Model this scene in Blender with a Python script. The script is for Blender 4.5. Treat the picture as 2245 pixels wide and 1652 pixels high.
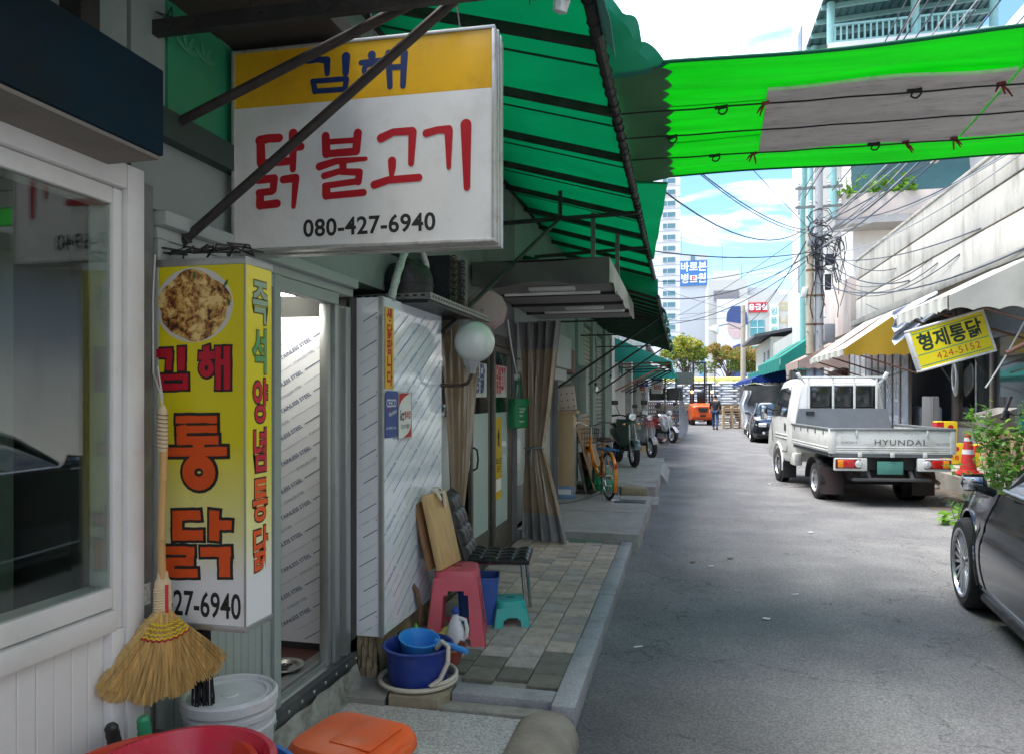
import bpy, bmesh, math, random
from mathutils import Vector, Matrix, Euler
R = math.radians
random.seed(7)
SC = bpy.context.scene
COL = SC.collection
for o in list(bpy.data.objects): bpy.data.objects.remove(o)

# ---------------- camera, sky, sun, exposure ----------------
cam = bpy.data.cameras.new('camera'); CAM = bpy.data.objects.new('camera', cam); COL.objects.link(CAM)
CAM.location = (0, 0, 1.62); CAM.rotation_euler = (R(90), 0, R(13.1))
cam.sensor_width = 36; cam.lens = 1600/2245*36; cam.shift_y = 44/2245
cam.clip_start = 0.05; cam.clip_end = 3000
SC.camera = CAM

SUN_EL, SUN_AZ = 68, 250          # azimuth clockwise from +Y
W = bpy.data.worlds.new('World'); SC.world = W; W.use_nodes = True
nt = W.node_tree; nt.nodes.clear()
def wn(t, **k):
    n = nt.nodes.new(t)
    for a, b in k.items(): setattr(n, a, b)
    return n
sky = wn('ShaderNodeTexSky', sky_type='NISHITA', sun_disc=False, sun_elevation=R(SUN_EL), sun_rotation=R(SUN_AZ))
sky.air_density = 1.0; sky.dust_density = 0.2; sky.ozone_density = 2.5
tc = wn('ShaderNodeTexCoord'); sx = wn('ShaderNodeSeparateXYZ')
nt.links.new(tc.outputs['Generated'], sx.inputs[0])
zc = wn('ShaderNodeMath', operation='MAXIMUM'); zc.inputs[1].default_value = 0.06
nt.links.new(sx.outputs[2], zc.inputs[0])
za = wn('ShaderNodeMath', operation='ADD'); za.inputs[1].default_value = 0.18
nt.links.new(zc.outputs[0], za.inputs[0])
dx = wn('ShaderNodeMath', operation='DIVIDE'); dy = wn('ShaderNodeMath', operation='DIVIDE')
for d, i in ((dx, 0), (dy, 1)):
    nt.links.new(sx.outputs[i], d.inputs[0]); nt.links.new(za.outputs[0], d.inputs[1])
cb = wn('ShaderNodeCombineXYZ'); nt.links.new(dx.outputs[0], cb.inputs[0]); nt.links.new(dy.outputs[0], cb.inputs[1])
mp = wn('ShaderNodeMapping'); mp.inputs['Scale'].default_value = (0.55, 1.5, 1); mp.inputs['Location'].default_value = (3.1, 0.2, 0.8)
nt.links.new(cb.outputs[0], mp.inputs[0])
no = wn('ShaderNodeTexNoise'); no.inputs['Scale'].default_value = 1.25; no.inputs['Detail'].default_value = 9; no.inputs['Roughness'].default_value = 0.6; no.inputs['Distortion'].default_value = 0.5
nt.links.new(mp.outputs[0], no.inputs['Vector'])
rp = wn('ShaderNodeValToRGB'); rp.color_ramp.elements[0].position = 0.49; rp.color_ramp.elements[1].position = 0.66
rp.color_ramp.elements[0].color = (0.06, 0.06, 0.06, 1)
nt.links.new(no.outputs['Fac'], rp.inputs[0])
mx = wn('ShaderNodeMix', data_type='RGBA'); mx.inputs[7].default_value = (8.2, 8.35, 8.5, 1)
hs_n = wn('ShaderNodeHueSaturation'); hs_n.inputs['Saturation'].default_value = 1.38; hs_n.inputs['Value'].default_value = 0.6; nt.links.new(sky.outputs[0], hs_n.inputs['Color'])
nt.links.new(rp.outputs[0], mx.inputs[0]); nt.links.new(hs_n.outputs[0], mx.inputs[6])
bg = wn('ShaderNodeBackground'); bg.inputs[1].default_value = 0.15
wo = wn('ShaderNodeOutputWorld')
nt.links.new(mx.outputs[2], bg.inputs[0]); nt.links.new(bg.outputs[0], wo.inputs[0])

sl = bpy.data.lights.new('sun', 'SUN'); SUN = bpy.data.objects.new('sun', sl); COL.objects.link(SUN)
sl.energy = 2.4; sl.angle = R(42); sl.color = (1, 0.96, 0.9)
el, az = R(SUN_EL), R(SUN_AZ)
sd = Vector((math.sin(az)*math.cos(el), math.cos(az)*math.cos(el), math.sin(el)))
SUN.rotation_euler = (-sd).to_track_quat('-Z', 'Y').to_euler()
SUN.location = sd*60
vs = SC.view_settings; vs.view_transform = 'Standard'; vs.look = 'None'; vs.exposure = 1.88; vs.gamma = 1; vs.use_curve_mapping = False
SC.cycles.max_bounces = 8; SC.cycles.transparent_max_bounces = 12
SC.cycles.use_denoising = True
SC.cycles.sample_clamp_indirect = 4

# ---------------- materials ----------------
MATS = {}
def mat(name, c, r=0.6, m=0.0, var=0.12, vs=3.0, bump=0.0, bs=60.0, dirt=None, da=0.5, ds=2.0, coat=0.0, spec=0.5, alpha=1.0, trans=0.0, ior=1.45, stretch=(1, 1, 1), emit=None, es=0.0, sheen=0.0, rv=0.12, orand=0.0):
    if name in MATS: return MATS[name]
    M = bpy.data.materials.new(name); M.use_nodes = True; MATS[name] = M
    t = M.node_tree; N = t.nodes; L = t.links; b = N['Principled BSDF']
    co = N.new('ShaderNodeTexCoord'); ma = N.new('ShaderNodeMapping'); ma.inputs['Scale'].default_value = stretch
    L.new(co.outputs['Object'], ma.inputs[0])
    n1 = N.new('ShaderNodeTexNoise'); n1.inputs['Scale'].default_value = vs; n1.inputs['Detail'].default_value = 7; n1.inputs['Roughness'].default_value = 0.62
    L.new(ma.outputs[0], n1.inputs['Vector'])
    mr = N.new('ShaderNodeMapRange'); mr.inputs[1].default_value = 0.3; mr.inputs[2].default_value = 0.7; mr.inputs[3].default_value = 1-var; mr.inputs[4].default_value = 1+var
    L.new(n1.outputs['Fac'], mr.inputs[0])
    fac = mr.outputs[0]
    if orand:
        oi = N.new('ShaderNodeObjectInfo'); m2 = N.new('ShaderNodeMapRange'); m2.inputs[3].default_value = 1-orand; m2.inputs[4].default_value = 1+orand
        L.new(oi.outputs['Random'], m2.inputs[0]); mm = N.new('ShaderNodeMath'); mm.operation = 'MULTIPLY'
        L.new(fac, mm.inputs[0]); L.new(m2.outputs[0], mm.inputs[1]); fac = mm.outputs[0]
        va = N.new('ShaderNodeVectorMath'); va.operation = 'ADD'; L.new(ma.outputs[0], va.inputs[0])
        sc = N.new('ShaderNodeMath'); sc.operation = 'MULTIPLY'; sc.inputs[1].default_value = 50; L.new(oi.outputs['Random'], sc.inputs[0]); L.new(sc.outputs[0], va.inputs[1])
        L.new(va.outputs[0], n1.inputs['Vector'])
    mu = N.new('ShaderNodeMix'); mu.data_type = 'RGBA'; mu.blend_type = 'MULTIPLY'; mu.inputs[0].default_value = 1
    mu.inputs[6].default_value = (*c, 1); L.new(fac, mu.inputs[7])
    cur = mu.outputs[2]
    if dirt:
        n2 = N.new('ShaderNodeTexNoise'); n2.inputs['Scale'].default_value = ds; n2.inputs['Detail'].default_value = 8; n2.inputs['Roughness'].default_value = 0.7
        L.new(ma.outputs[0], n2.inputs['Vector'])
        r2 = N.new('ShaderNodeMapRange'); r2.inputs[1].default_value = 0.5; r2.inputs[2].default_value = 0.72; r2.inputs[3].default_value = 0; r2.inputs[4].default_value = da
        L.new(n2.outputs['Fac'], r2.inputs[0])
        md = N.new('ShaderNodeMix'); md.data_type = 'RGBA'; md.inputs[7].default_value = (*dirt, 1)
        L.new(r2.outputs[0], md.inputs[0]); L.new(cur, md.inputs[6]); cur = md.outputs[2]
    L.new(cur, b.inputs['Base Color'])
    rr = N.new('ShaderNodeMapRange'); rr.inputs[1].default_value = 0.3; rr.inputs[2].default_value = 0.7; rr.inputs[3].default_value = max(0.02, r-rv*r); rr.inputs[4].default_value = min(1, r+rv*r)
    L.new(n1.outputs['Fac'], rr.inputs[0]); L.new(rr.outputs[0], b.inputs['Roughness'])
    b.inputs['Metallic'].default_value = m; b.inputs['Coat Weight'].default_value = coat; b.inputs['Coat Roughness'].default_value = 0.06
    b.inputs['Specular IOR Level'].default_value = spec; b.inputs['Transmission Weight'].default_value = trans; b.inputs['IOR'].default_value = ior
    b.inputs['Alpha'].default_value = alpha; b.inputs['Sheen Weight'].default_value = sheen
    if emit: b.inputs['Emission Color'].default_value = (*emit, 1); b.inputs['Emission Strength'].default_value = es
    if bump:
        n3 = N.new('ShaderNodeTexNoise'); n3.inputs['Scale'].default_value = bs; n3.inputs['Detail'].default_value = 5
        L.new(ma.outputs[0], n3.inputs['Vector'])
        bu = N.new('ShaderNodeBump'); bu.inputs['Strength'].default_value = bump; bu.inputs['Distance'].default_value = 0.01
        L.new(n3.outputs['Fac'], bu.inputs['Height']); L.new(bu.outputs[0], b.inputs['Normal'])
    return M
def cloth(name, c, tc, tf=0.5, r=0.7, var=0.08, vs=2.0, dirt=None, da=0.3, ds=1.5, stretch=(1, 1, 1)):
    """coated fabric: diffuse face plus light coming through it"""
    M = mat(name, c, r=r, var=var, vs=vs, dirt=dirt, da=da, ds=ds, spec=0.3, bump=0.3, bs=9, stretch=stretch)
    t = M.node_tree; N = t.nodes; L = t.links; b = N['Principled BSDF']; out = N['Material Output']
    tr = N.new('ShaderNodeBsdfTranslucent'); tm = N.new('ShaderNodeMix'); tm.data_type = 'RGBA'; tm.blend_type = 'MULTIPLY'; tm.inputs[0].default_value = 1; tm.inputs[6].default_value = (*tc, 1); L.new([n for n in N if n.type == 'MAP_RANGE'][0].outputs[0], tm.inputs[7]); L.new(tm.outputs[2], tr.inputs[0])
    ms = N.new('ShaderNodeMixShader'); ms.inputs[0].default_value = tf
    L.new(b.outputs[0], ms.inputs[1]); L.new(tr.outputs[0], ms.inputs[2]); L.new(ms.outputs[0], out.inputs[0])
    return M
def glass(name, tint=(0.8, 0.9, 0.87), r=0.02, refl=0.12, alpha_c=None):
    """single pane: tinted see-through plus a Fresnel reflection"""
    if name in MATS: return MATS[name]
    M = bpy.data.materials.new(name); M.use_nodes = True; MATS[name] = M
    t = M.node_tree; N = t.nodes; L = t.links; N.remove(N['Principled BSDF']); out = N['Material Output']
    tp = N.new('ShaderNodeBsdfTransparent'); tp.inputs[0].default_value = (*tint, 1)
    gl = N.new('ShaderNodeBsdfGlossy'); gl.inputs['Roughness'].default_value = r
    fr = N.new('ShaderNodeFresnel'); ge = N.new('ShaderNodeNewGeometry'); io = N.new('ShaderNodeMapRange'); io.inputs[3].default_value = 1.5; io.inputs[4].default_value = 1/1.5; L.new(ge.outputs['Backfacing'], io.inputs[0]); L.new(io.outputs[0], fr.inputs[0])
    mp_ = N.new('ShaderNodeMapRange'); mp_.inputs[3].default_value = refl; mp_.inputs[4].default_value = 1.0
    L.new(fr.outputs[0], mp_.inputs[0])
    ms = N.new('ShaderNodeMixShader'); L.new(mp_.outputs[0], ms.inputs[0]); L.new(tp.outputs[0], ms.inputs[1]); L.new(gl.outputs[0], ms.inputs[2])
    L.new(ms.outputs[0], out.inputs[0])
    return M

# ---------------- mesh builder ----------------
def ax(v):
    v = Vector(v).normalized()
    up = Vector((0, 0, 1)) if abs(v.z) < 0.95 else Vector((0, 1, 0))
    x = up.cross(v).normalized(); y = v.cross(x)
    return x, y, v
def TM(loc=(0, 0, 0), rot=(0, 0, 0), s=1.0):
    if not hasattr(s, '__len__'): s = (s, s, s)
    return Matrix.Translation(Vector(loc)) @ Euler([R(a) for a in rot]).to_matrix().to_4x4() @ Matrix.Diagonal((*s, 1))
class MB:
    def __init__(s): s.bm = bmesh.new(); s.T = Matrix.Identity(4)
    def v(s, p): return s.bm.verts.new(s.T @ Vector(p))
    def f(s, vs):
        try: return s.bm.faces.new(vs)
        except ValueError: return None
    def poly(s, pts): return s.f([s.v(p) for p in pts])
    def box(s, c, d, rot=(0, 0, 0), bev=0.0, seg=2):
        m = TM(c, rot); hx, hy, hz = d[0]/2, d[1]/2, d[2]/2
        P = [s.v(m @ Vector((x, y, z))) for x in (-hx, hx) for y in (-hy, hy) for z in (-hz, hz)]
        F = [s.f([P[i] for i in q]) for q in ((0, 1, 3, 2), (4, 6, 7, 5), (0, 4, 5, 1), (2, 3, 7, 6), (0, 2, 6, 4), (1, 5, 7, 3))]
        if bev:
            ed = list({e for f in F for e in f.edges})
            bmesh.ops.bevel(s.bm, geom=ed, offset=min(bev, hx*0.95, hy*0.95, hz*0.95), segments=seg, affect='EDGES', profile=0.5)
        return s
    def b2(s, a, b, bev=0.0):
        return s.box([(a[i]+b[i])/2 for i in range(3)], [abs(b[i]-a[i]) for i in range(3)], bev=bev)
    def beam(s, p, q, w, h=None, bev=0.0):
        p, q = Vector(p), Vector(q); h = h or w; x, y, z = ax(q-p); L = (q-p).length
        m = Matrix((x, y, z)).transposed().to_4x4(); m.translation = (p+q)/2
        T0 = s.T; s.T = T0 @ m; s.box((0, 0, 0), (w, h, L), bev=bev); s.T = T0; return s
    def tube(s, pts, r, n=8, closed=False, cap=True):
        pts = [Vector(p) for p in pts]; k = len(pts)
        rs = r if hasattr(r, '__len__') else [r]*k
        if k == 2 or not closed: tg = [(pts[min(i+1, k-1)]-pts[max(i-1, 0)]).normalized() for i in range(k)]
        else: tg = [(pts[(i+1) % k]-pts[i-1]).normalized() for i in range(k)]
        x, y, _ = ax(tg[0]); rings = []
        for i in range(k):
            x = (x - tg[i]*x.dot(tg[i]))
            if x.length < 1e-6: x = ax(tg[i])[0]
            x.normalize(); y = tg[i].cross(x)
            rings.append([s.v(pts[i]+(x*math.cos(2*math.pi*j/n)+y*math.sin(2*math.pi*j/n))*rs[i]) for j in range(n)])
        for i in range(k if closed else k-1):
            a, b = rings[i], rings[(i+1) % k]
            for j in range(n): s.f([a[j], a[(j+1) % n], b[(j+1) % n], b[j]])
        if cap and not closed: s.f(rings[0][::-1]); s.f(rings[-1])
        return s
    def lathe(s, prof, n=24, c=(0, 0, 0), rot=(0, 0, 0), sx=1.0, sy=1.0, cap=True, a0=0, a1=360):
        m = TM(c, rot); full = abs(a1-a0) >= 360; cnt = n if full else n+1; rings = []
        for r, z in prof:
            if r < 1e-6 : rings.append([s.v(m @ Vector((0, 0, z)))]); continue
            rings.append([s.v(m @ Vector((r*sx*math.cos(R(a0+(a1-a0)*j/n)), r*sy*math.sin(R(a0+(a1-a0)*j/n)), z))) for j in range(cnt)])
        for a, b in zip(rings, rings[1:]):
            for j in range(n):
                j2 = (j+1) % cnt
                if len(a) == 1 and len(b) == 1: continue
                if len(a) == 1: s.f([a[0], b[j2], b[j]])
                elif len(b) == 1: s.f([a[j], a[j2], b[0]])
                else: s.f([a[j], a[j2], b[j2], b[j]])
        if cap and full:
            if len(rings[0]) > 1: s.f(rings[0][::-1])
            if len(rings[-1]) > 1: s.f(rings[-1])
        return s
    def prism(s, poly, dz, M=None, cap=True):
        T0 = s.T
        if M is not None: s.T = T0 @ M
        a = [s.v((p[0], p[1], 0)) for p in poly]; b = [s.v((p[0], p[1], dz)) for p in poly]; k = len(poly)
        if cap: s.f(a[::-1]); s.f(b)
        for i in range(k): s.f([a[i], a[(i+1) % k], b[(i+1) % k], b[i]])
        s.T = T0; return s
    def loft(s, secs, cap=True, closed=True):
        rings = [[s.v(p) for p in sec] for sec in secs]; n = len(rings[0])
        for a, b in zip(rings, rings[1:]):
            for j in range(n if closed else n-1): s.f([a[j], a[(j+1) % n], b[(j+1) % n], b[j]])
        if cap and closed: s.f(rings[0][::-1]); s.f(rings[-1])
        return s
    def sheet(s, fn, nu, nv, th=0.0):
        """surface fn(u,v)->point on a grid; th > 0 gives it a thickness"""
        P = [[Vector(fn(i/nu, j/nv)) for j in range(nv+1)] for i in range(nu+1)]
        A = [[s.v(p) for p in row] for row in P]
        if th:
            Bv = []
            for i in range(nu+1):
                row = []
                for j in range(nv+1):
                    du = P[min(i+1, nu)][j]-P[max(i-1, 0)][j]; dv = P[i][min(j+1, nv)]-P[i][max(j-1, 0)]
                    nrm = du.cross(dv); nrm = nrm.normalized() if nrm.length > 1e-9 else Vector((0, 0, 1))
                    row.append(s.v(P[i][j]-nrm*th))
                Bv.append(row)
        for i in range(nu):
            for j in range(nv):
                s.f([A[i][j], A[i+1][j], A[i+1][j+1], A[i][j+1]])
                if th: s.f([Bv[i][j], Bv[i][j+1], Bv[i+1][j+1], Bv[i+1][j]])
        if th:
            for i in range(nu):
                s.f([A[i][0], Bv[i][0], Bv[i+1][0], A[i+1][0]]); s.f([A[i][nv], A[i+1][nv], Bv[i+1][nv], Bv[i][nv]])
            for j in range(nv):
                s.f([A[0][j], A[0][j+1], Bv[0][j+1], Bv[0][j]]); s.f([A[nu][j], Bv[nu][j], Bv[nu][j+1], A[nu][j+1]])
        return s
    def mesh(s, me, M):
        vv = [s.v(M @ x.co) for x in me.vertices]
        for p in me.polygons: s.f([vv[i] for i in p.vertices])
        return s
    def stroke(s, pts, M, z=0.0, dz=0.002, cap='round', wadd=0.0):
        """flat pen stroke: pts = (x, y, width)"""
        k = len(pts); Lp, Rp = [], []
        P = [Vector((p[0], p[1])) for p in pts]; w = [(p[2]+wadd)/2 for p in pts]
        for i in range(k):
            t = P[min(i+1, k-1)]-P[max(i-1, 0)]; t = t.normalized() if t.length > 0 else Vector((1, 0)); n = Vector((-t.y, t.x))
            Lp.append(P[i]+n*w[i]); Rp.append(P[i]-n*w[i])
        t0 = (P[0]-P[1]).normalized(); t1 = (P[-1]-P[-2]).normalized()
        if cap == 'round':
            def arc(c, d, r):
                a = math.atan2(d.y, d.x); return [c+Vector((math.cos(a+q), math.sin(a+q)))*r for q in [math.pi/2-math.pi*i/8 for i in range(1, 8)]]
            e1 = arc(P[-1], t1, w[-1]); e0 = arc(P[0], t0, w[0])
        else:
            e0 = e1 = []
            if wadd:
                Lp[0] += t0*wadd/2; Rp[0] += t0*wadd/2; Lp[-1] += t1*wadd/2; Rp[-1] += t1*wadd/2
        T0 = s.T; s.T = T0 @ M
        A = [s.v((p.x, p.y, z+dz)) for p in Lp]; Bq = [s.v((p.x, p.y, z+dz)) for p in Rp]
        A2 = [s.v((p.x, p.y, z)) for p in Lp]; B2 = [s.v((p.x, p.y, z)) for p in Rp]
        for i in range(k-1):
            s.f([A[i], Bq[i], Bq[i+1], A[i+1]]); s.f([A2[i], A[i], A[i+1], A2[i+1]]); s.f([Bq[i], B2[i], B2[i+1], Bq[i+1]])
        if e1:
            E = [s.v((p.x, p.y, z+dz)) for p in e1]; s.f([A[-1]] + E[::1] + [Bq[-1]])
            E = [s.v((p.x, p.y, z+dz)) for p in e0]; s.f([Bq[0]] + E + [A[0]])
        else:
            s.f([A[0], A2[0], B2[0], Bq[0]]); s.f([A[-1], Bq[-1], B2[-1], A2[-1]])
        s.T = T0; return s
    def ring(s, c, rx, ry, w, M, z=0.0, dz=0.002, n=20, wadd=0.0):
        T0 = s.T; s.T = T0 @ M; q = []
        for rr in ((w+wadd)/2, -(w+wadd)/2):
            q.append([s.v((c[0]+(rx+rr)*math.cos(2*math.pi*i/n), c[1]+(ry+rr)*math.sin(2*math.pi*i/n), z+dz)) for i in range(n)])
        for i in range(n): s.f([q[0][i], q[0][(i+1) % n], q[1][(i+1) % n], q[1][i]])
        s.T = T0; return s
    def out(s, name, m, parent=None, smooth=35, local=False):
        bm = s.bm
        bmesh.ops.recalc_face_normals(bm, faces=bm.faces) if smooth is not None else None
        inv = None; org = None
        if parent is not None and parent.name in WORLD and not local: inv = WORLD[parent.name]
        if parent is None:
            xs = [v.co for v in bm.verts]
            lo = [min(p[i] for p in xs) for i in range(3)]; hi = [max(p[i] for p in xs) for i in range(3)]
            org = Vector(((lo[0]+hi[0])/2, (lo[1]+hi[1])/2, lo[2])); inv = Matrix.Translation(-org)
        if inv is not None: bmesh.ops.transform(bm, matrix=inv, verts=bm.verts)
        me = bpy.data.meshes.new(name); bm.to_mesh(me); bm.free()
        if m: me.materials.append(m)
        if smooth:
            me.polygons.foreach_set('use_smooth', [True]*len(me.polygons)); me.set_sharp_from_angle(angle=R(smooth))
        o = bpy.data.objects.new(name, me); COL.objects.link(o)
        if parent is not None:
            o.parent = parent
            if parent.name in WORLD: WORLD[o.name] = WORLD[parent.name]
        else: o.location = org; WORLD[o.name] = inv
        return o
WORLD = {}
def tag(o, label, cat, group=None):
    o['label'] = label; o['category'] = cat
    if group: o['group'] = group
    return o
def thing(name, label, cat, loc=(0, 0, 0), rz=0.0, group=None, world=False):
    o = bpy.data.objects.new(name, None); COL.objects.link(o); o.location = loc; o.rotation_euler = (0, 0, R(rz)); o.empty_display_size = 0.1
    if world: WORLD[o.name] = (Matrix.Translation(Vector(loc)) @ Matrix.Rotation(R(rz), 4, 'Z')).inverted()
    return tag(o, label, cat, group)
def struct(o, kind='structure'): o['kind'] = kind; return o
def kids(o): return [c for c in bpy.data.objects if c.parent == o]
def dup(root, loc, rz=None, label=None, group=None, scale=None):
    def cp(o, par):
        c = o.copy(); COL.objects.link(c)
        if par: c.parent = par
        for k in kids(o): cp(k, c)
        return c
    r = cp(root, None); r.location = loc
    if rz is not None: r.rotation_euler = (0, 0, R(rz))
    if label: r['label'] = label
    if group: r['group'] = group
    if scale: r.scale = (scale,)*3
    return r
def inst(me_obj, name, parent, loc, rot=(0, 0, 0), s=1.0):
    """another piece sharing the mesh of me_obj, as a child of parent"""
    c = bpy.data.objects.new(name, me_obj.data); COL.objects.link(c); c.parent = parent
    if parent is not None and parent.name in WORLD: loc = WORLD[parent.name] @ Vector(loc)
    c.location = loc; c.rotation_euler = rot; c.scale = s if hasattr(s, '__len__') else (s, s, s)
    return c
_tx = {}
def textmesh(body, bold=0.0, spacing=1.0, align='CENTER'):
    key = (body, bold, spacing, align)
    if key in _tx: return _tx[key]
    c = bpy.data.curves.new('t', 'FONT'); c.body = body; c.offset = bold; c.align_x = align; c.align_y = 'CENTER'; c.space_character = spacing; c.resolution_u = 3
    o = bpy.data.objects.new('t', c); COL.objects.link(o)
    me = bpy.data.meshes.new_from_object(o.evaluated_get(bpy.context.evaluated_depsgraph_get()))
    bpy.data.objects.remove(o); bpy.data.curves.remove(c); _tx[key] = me
    return me
def text(B, body, M, size, bold=0.0, sx=1.0, spacing=1.0, align='CENTER'):
    B.mesh(textmesh(body, bold, spacing, align), M @ Matrix.Diagonal((size*sx, size, size, 1))); return B
def frame(o, x, y):
    """matrix with origin o, local x and y axes along x, y (z = x cross y)"""
    x = Vector(x).normalized(); z = x.cross(Vector(y)).normalized(); y = z.cross(x)
    m = Matrix((x, y, z)).transposed().to_4x4(); m.translation = Vector(o); return m
def sag(a, b, s, n=10):
    a, b = Vector(a), Vector(b); return [a.lerp(b, i/n)-Vector((0, 0, s*4*(i/n)*(1-i/n))) for i in range(n+1)]
def rnd(a, b): return random.uniform(a, b)

# ================= THE SETTING =================
def asphalt():
    M = mat('asphalt', (0.2, 0.197, 0.197), r=0.85, var=0.1, vs=0.35, dirt=(0.26, 0.25, 0.235), da=0.5, ds=0.7, spec=0.3)
    t = M.node_tree; N = t.nodes; L = t.links; b = N['Principled BSDF']
    co = N.new('ShaderNodeTexCoord')
    vo = N.new('ShaderNodeTexVoronoi'); vo.inputs['Scale'].default_value = 105
    vo.inputs['Randomness'].default_value = 1.0
    L.new(co.outputs['Object'], vo.inputs['Vector'])
    sep = N.new('ShaderNodeSeparateColor'); L.new(vo.outputs['Color'], sep.inputs[0])
    mr = N.new('ShaderNodeMapRange'); mr.inputs[3].default_value = 0.76; mr.inputs[4].default_value = 1.28; L.new(sep.outputs[0], mr.inputs[0])
    ed = N.new('ShaderNodeMapRange'); ed.inputs[1].default_value = 0.25; ed.inputs[2].default_value = 0.75; ed.inputs[3].default_value = 1.0; ed.inputs[4].default_value = 0.75
    L.new(vo.outputs['Distance'], ed.inputs[0])
    m1 = N.new('ShaderNodeMath'); m1.operation = 'MULTIPLY'; L.new(mr.outputs[0], m1.inputs[0]); L.new(ed.outputs[0], m1.inputs[1])
    # fresh darker patch and wheel-polished lanes, irregular edges
    n = N.new('ShaderNodeTexNoise'); n.inputs['Scale'].default_value = 1.3; n.inputs['Detail'].default_value = 6; L.new(co.outputs['Object'], n.inputs['Vector'])
    sp = N.new('ShaderNodeSeparateXYZ'); L.new(co.outputs['Object'], sp.inputs[0])
    src = b.inputs['Base Color'].links[0].from_socket
    mu = N.new('ShaderNodeMix'); mu.data_type = 'RGBA'; mu.blend_type = 'MULTIPLY'; mu.inputs[0].default_value = 1
    L.new(src, mu.inputs[6]); L.new(m1.outputs[0], mu.inputs[7])
    r3 = N.new('ShaderNodeValToRGB'); r3.color_ramp.elements[0].position = 0.4; r3.color_ramp.elements[1].position = 0.6
    r3.color_ramp.elements[0].color = (0.72, 0.72, 0.74, 1); r3.color_ramp.elements[1].color = (1.1, 1.1, 1.08, 1)
    L.new(n.outputs['Fac'], r3.inputs[0])
    m3 = N.new('ShaderNodeMix'); m3.data_type = 'RGBA'; m3.blend_type = 'MULTIPLY'; m3.inputs[0].default_value = 0.6
    L.new(mu.outputs[2], m3.inputs[6]); L.new(r3.outputs[0], m3.inputs[7]); L.new(m3.outputs[2], b.inputs['Base Color'])
    # darker patch by the kerb end, with a ragged edge, and hairline cracks
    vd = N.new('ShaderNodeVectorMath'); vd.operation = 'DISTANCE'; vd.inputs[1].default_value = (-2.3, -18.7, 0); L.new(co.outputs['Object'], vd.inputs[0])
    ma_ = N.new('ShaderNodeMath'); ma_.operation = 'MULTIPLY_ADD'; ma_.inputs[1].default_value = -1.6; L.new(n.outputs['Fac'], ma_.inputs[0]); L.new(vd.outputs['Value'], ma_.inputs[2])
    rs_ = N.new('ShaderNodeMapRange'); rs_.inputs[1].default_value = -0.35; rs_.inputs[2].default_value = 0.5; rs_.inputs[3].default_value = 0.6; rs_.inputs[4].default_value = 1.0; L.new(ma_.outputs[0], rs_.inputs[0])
    ck_ = N.new('ShaderNodeTexVoronoi'); ck_.feature = 'DISTANCE_TO_EDGE'; ck_.inputs['Scale'].default_value = 0.55
    wv = N.new('ShaderNodeMix'); wv.data_type = 'RGBA'; wv.blend_type = 'LINEAR_LIGHT'; wv.inputs[0].default_value = 0.25; n5 = N.new('ShaderNodeTexNoise'); n5.inputs['Scale'].default_value = 4; n5.inputs['Detail'].default_value = 8; L.new(co.outputs['Object'], n5.inputs['Vector']); L.new(co.outputs['Object'], wv.inputs[6]); L.new(n5.outputs['Color'], wv.inputs[7]); L.new(wv.outputs[2], ck_.inputs['Vector'])
    rc_ = N.new('ShaderNodeMapRange'); rc_.inputs[1].default_value = 0.0; rc_.inputs[2].default_value = 0.006; rc_.inputs[3].default_value = 0.62; rc_.inputs[4].default_value = 1.0; L.new(ck_.outputs['Distance'], rc_.inputs[0])
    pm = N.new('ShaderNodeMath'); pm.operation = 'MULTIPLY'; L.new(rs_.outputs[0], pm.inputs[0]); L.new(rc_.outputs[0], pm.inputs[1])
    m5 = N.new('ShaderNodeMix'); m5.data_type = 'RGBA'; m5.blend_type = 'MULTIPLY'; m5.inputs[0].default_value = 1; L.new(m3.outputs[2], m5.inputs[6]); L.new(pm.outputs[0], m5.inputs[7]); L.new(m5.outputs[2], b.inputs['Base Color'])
    bu = N.new('ShaderNodeBump'); bu.inputs['Strength'].default_value = 0.45; bu.inputs['Distance'].default_value = 0.005; bu.invert = True
    L.new(vo.outputs['Distance'], bu.inputs['Height']); L.new(bu.outputs[0], b.inputs['Normal'])
    return M
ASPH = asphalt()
G = MB(); G.poly([(-400, -100, -0.006), (400, -100, -0.006), (400, 900, -0.006), (-400, 900, -0.006)])
struct(G.out('ground', mat('far_ground', (0.16, 0.155, 0.15), r=0.9, vs=0.2), smooth=None))
def roadz(x, y): return 0.012*math.sin(x*1.1)*math.cos(y*0.23)*(0.3 if y < 30 else 0.0)
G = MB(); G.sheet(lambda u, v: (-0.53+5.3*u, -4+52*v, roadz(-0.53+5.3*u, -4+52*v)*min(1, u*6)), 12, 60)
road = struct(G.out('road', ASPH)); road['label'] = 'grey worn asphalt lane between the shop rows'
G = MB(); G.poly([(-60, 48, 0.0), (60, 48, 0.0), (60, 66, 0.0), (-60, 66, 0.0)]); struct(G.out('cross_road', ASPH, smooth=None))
cw = thing('crosswalk', 'white painted crosswalk bars behind the forklift', 'crosswalk', (1.5, 49, 0.004), world=True)
for i in range(6):
    G = MB(); G.b2((-0.4+i*0.95, 48.3, 0.002), (0.1+i*0.95, 51.8, 0.006)); G.out('painted_bar', mat('road_paint', (0.75, 0.75, 0.73), r=0.7, dirt=(0.2, 0.2, 0.2), da=0.6, ds=3), cw)

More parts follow.
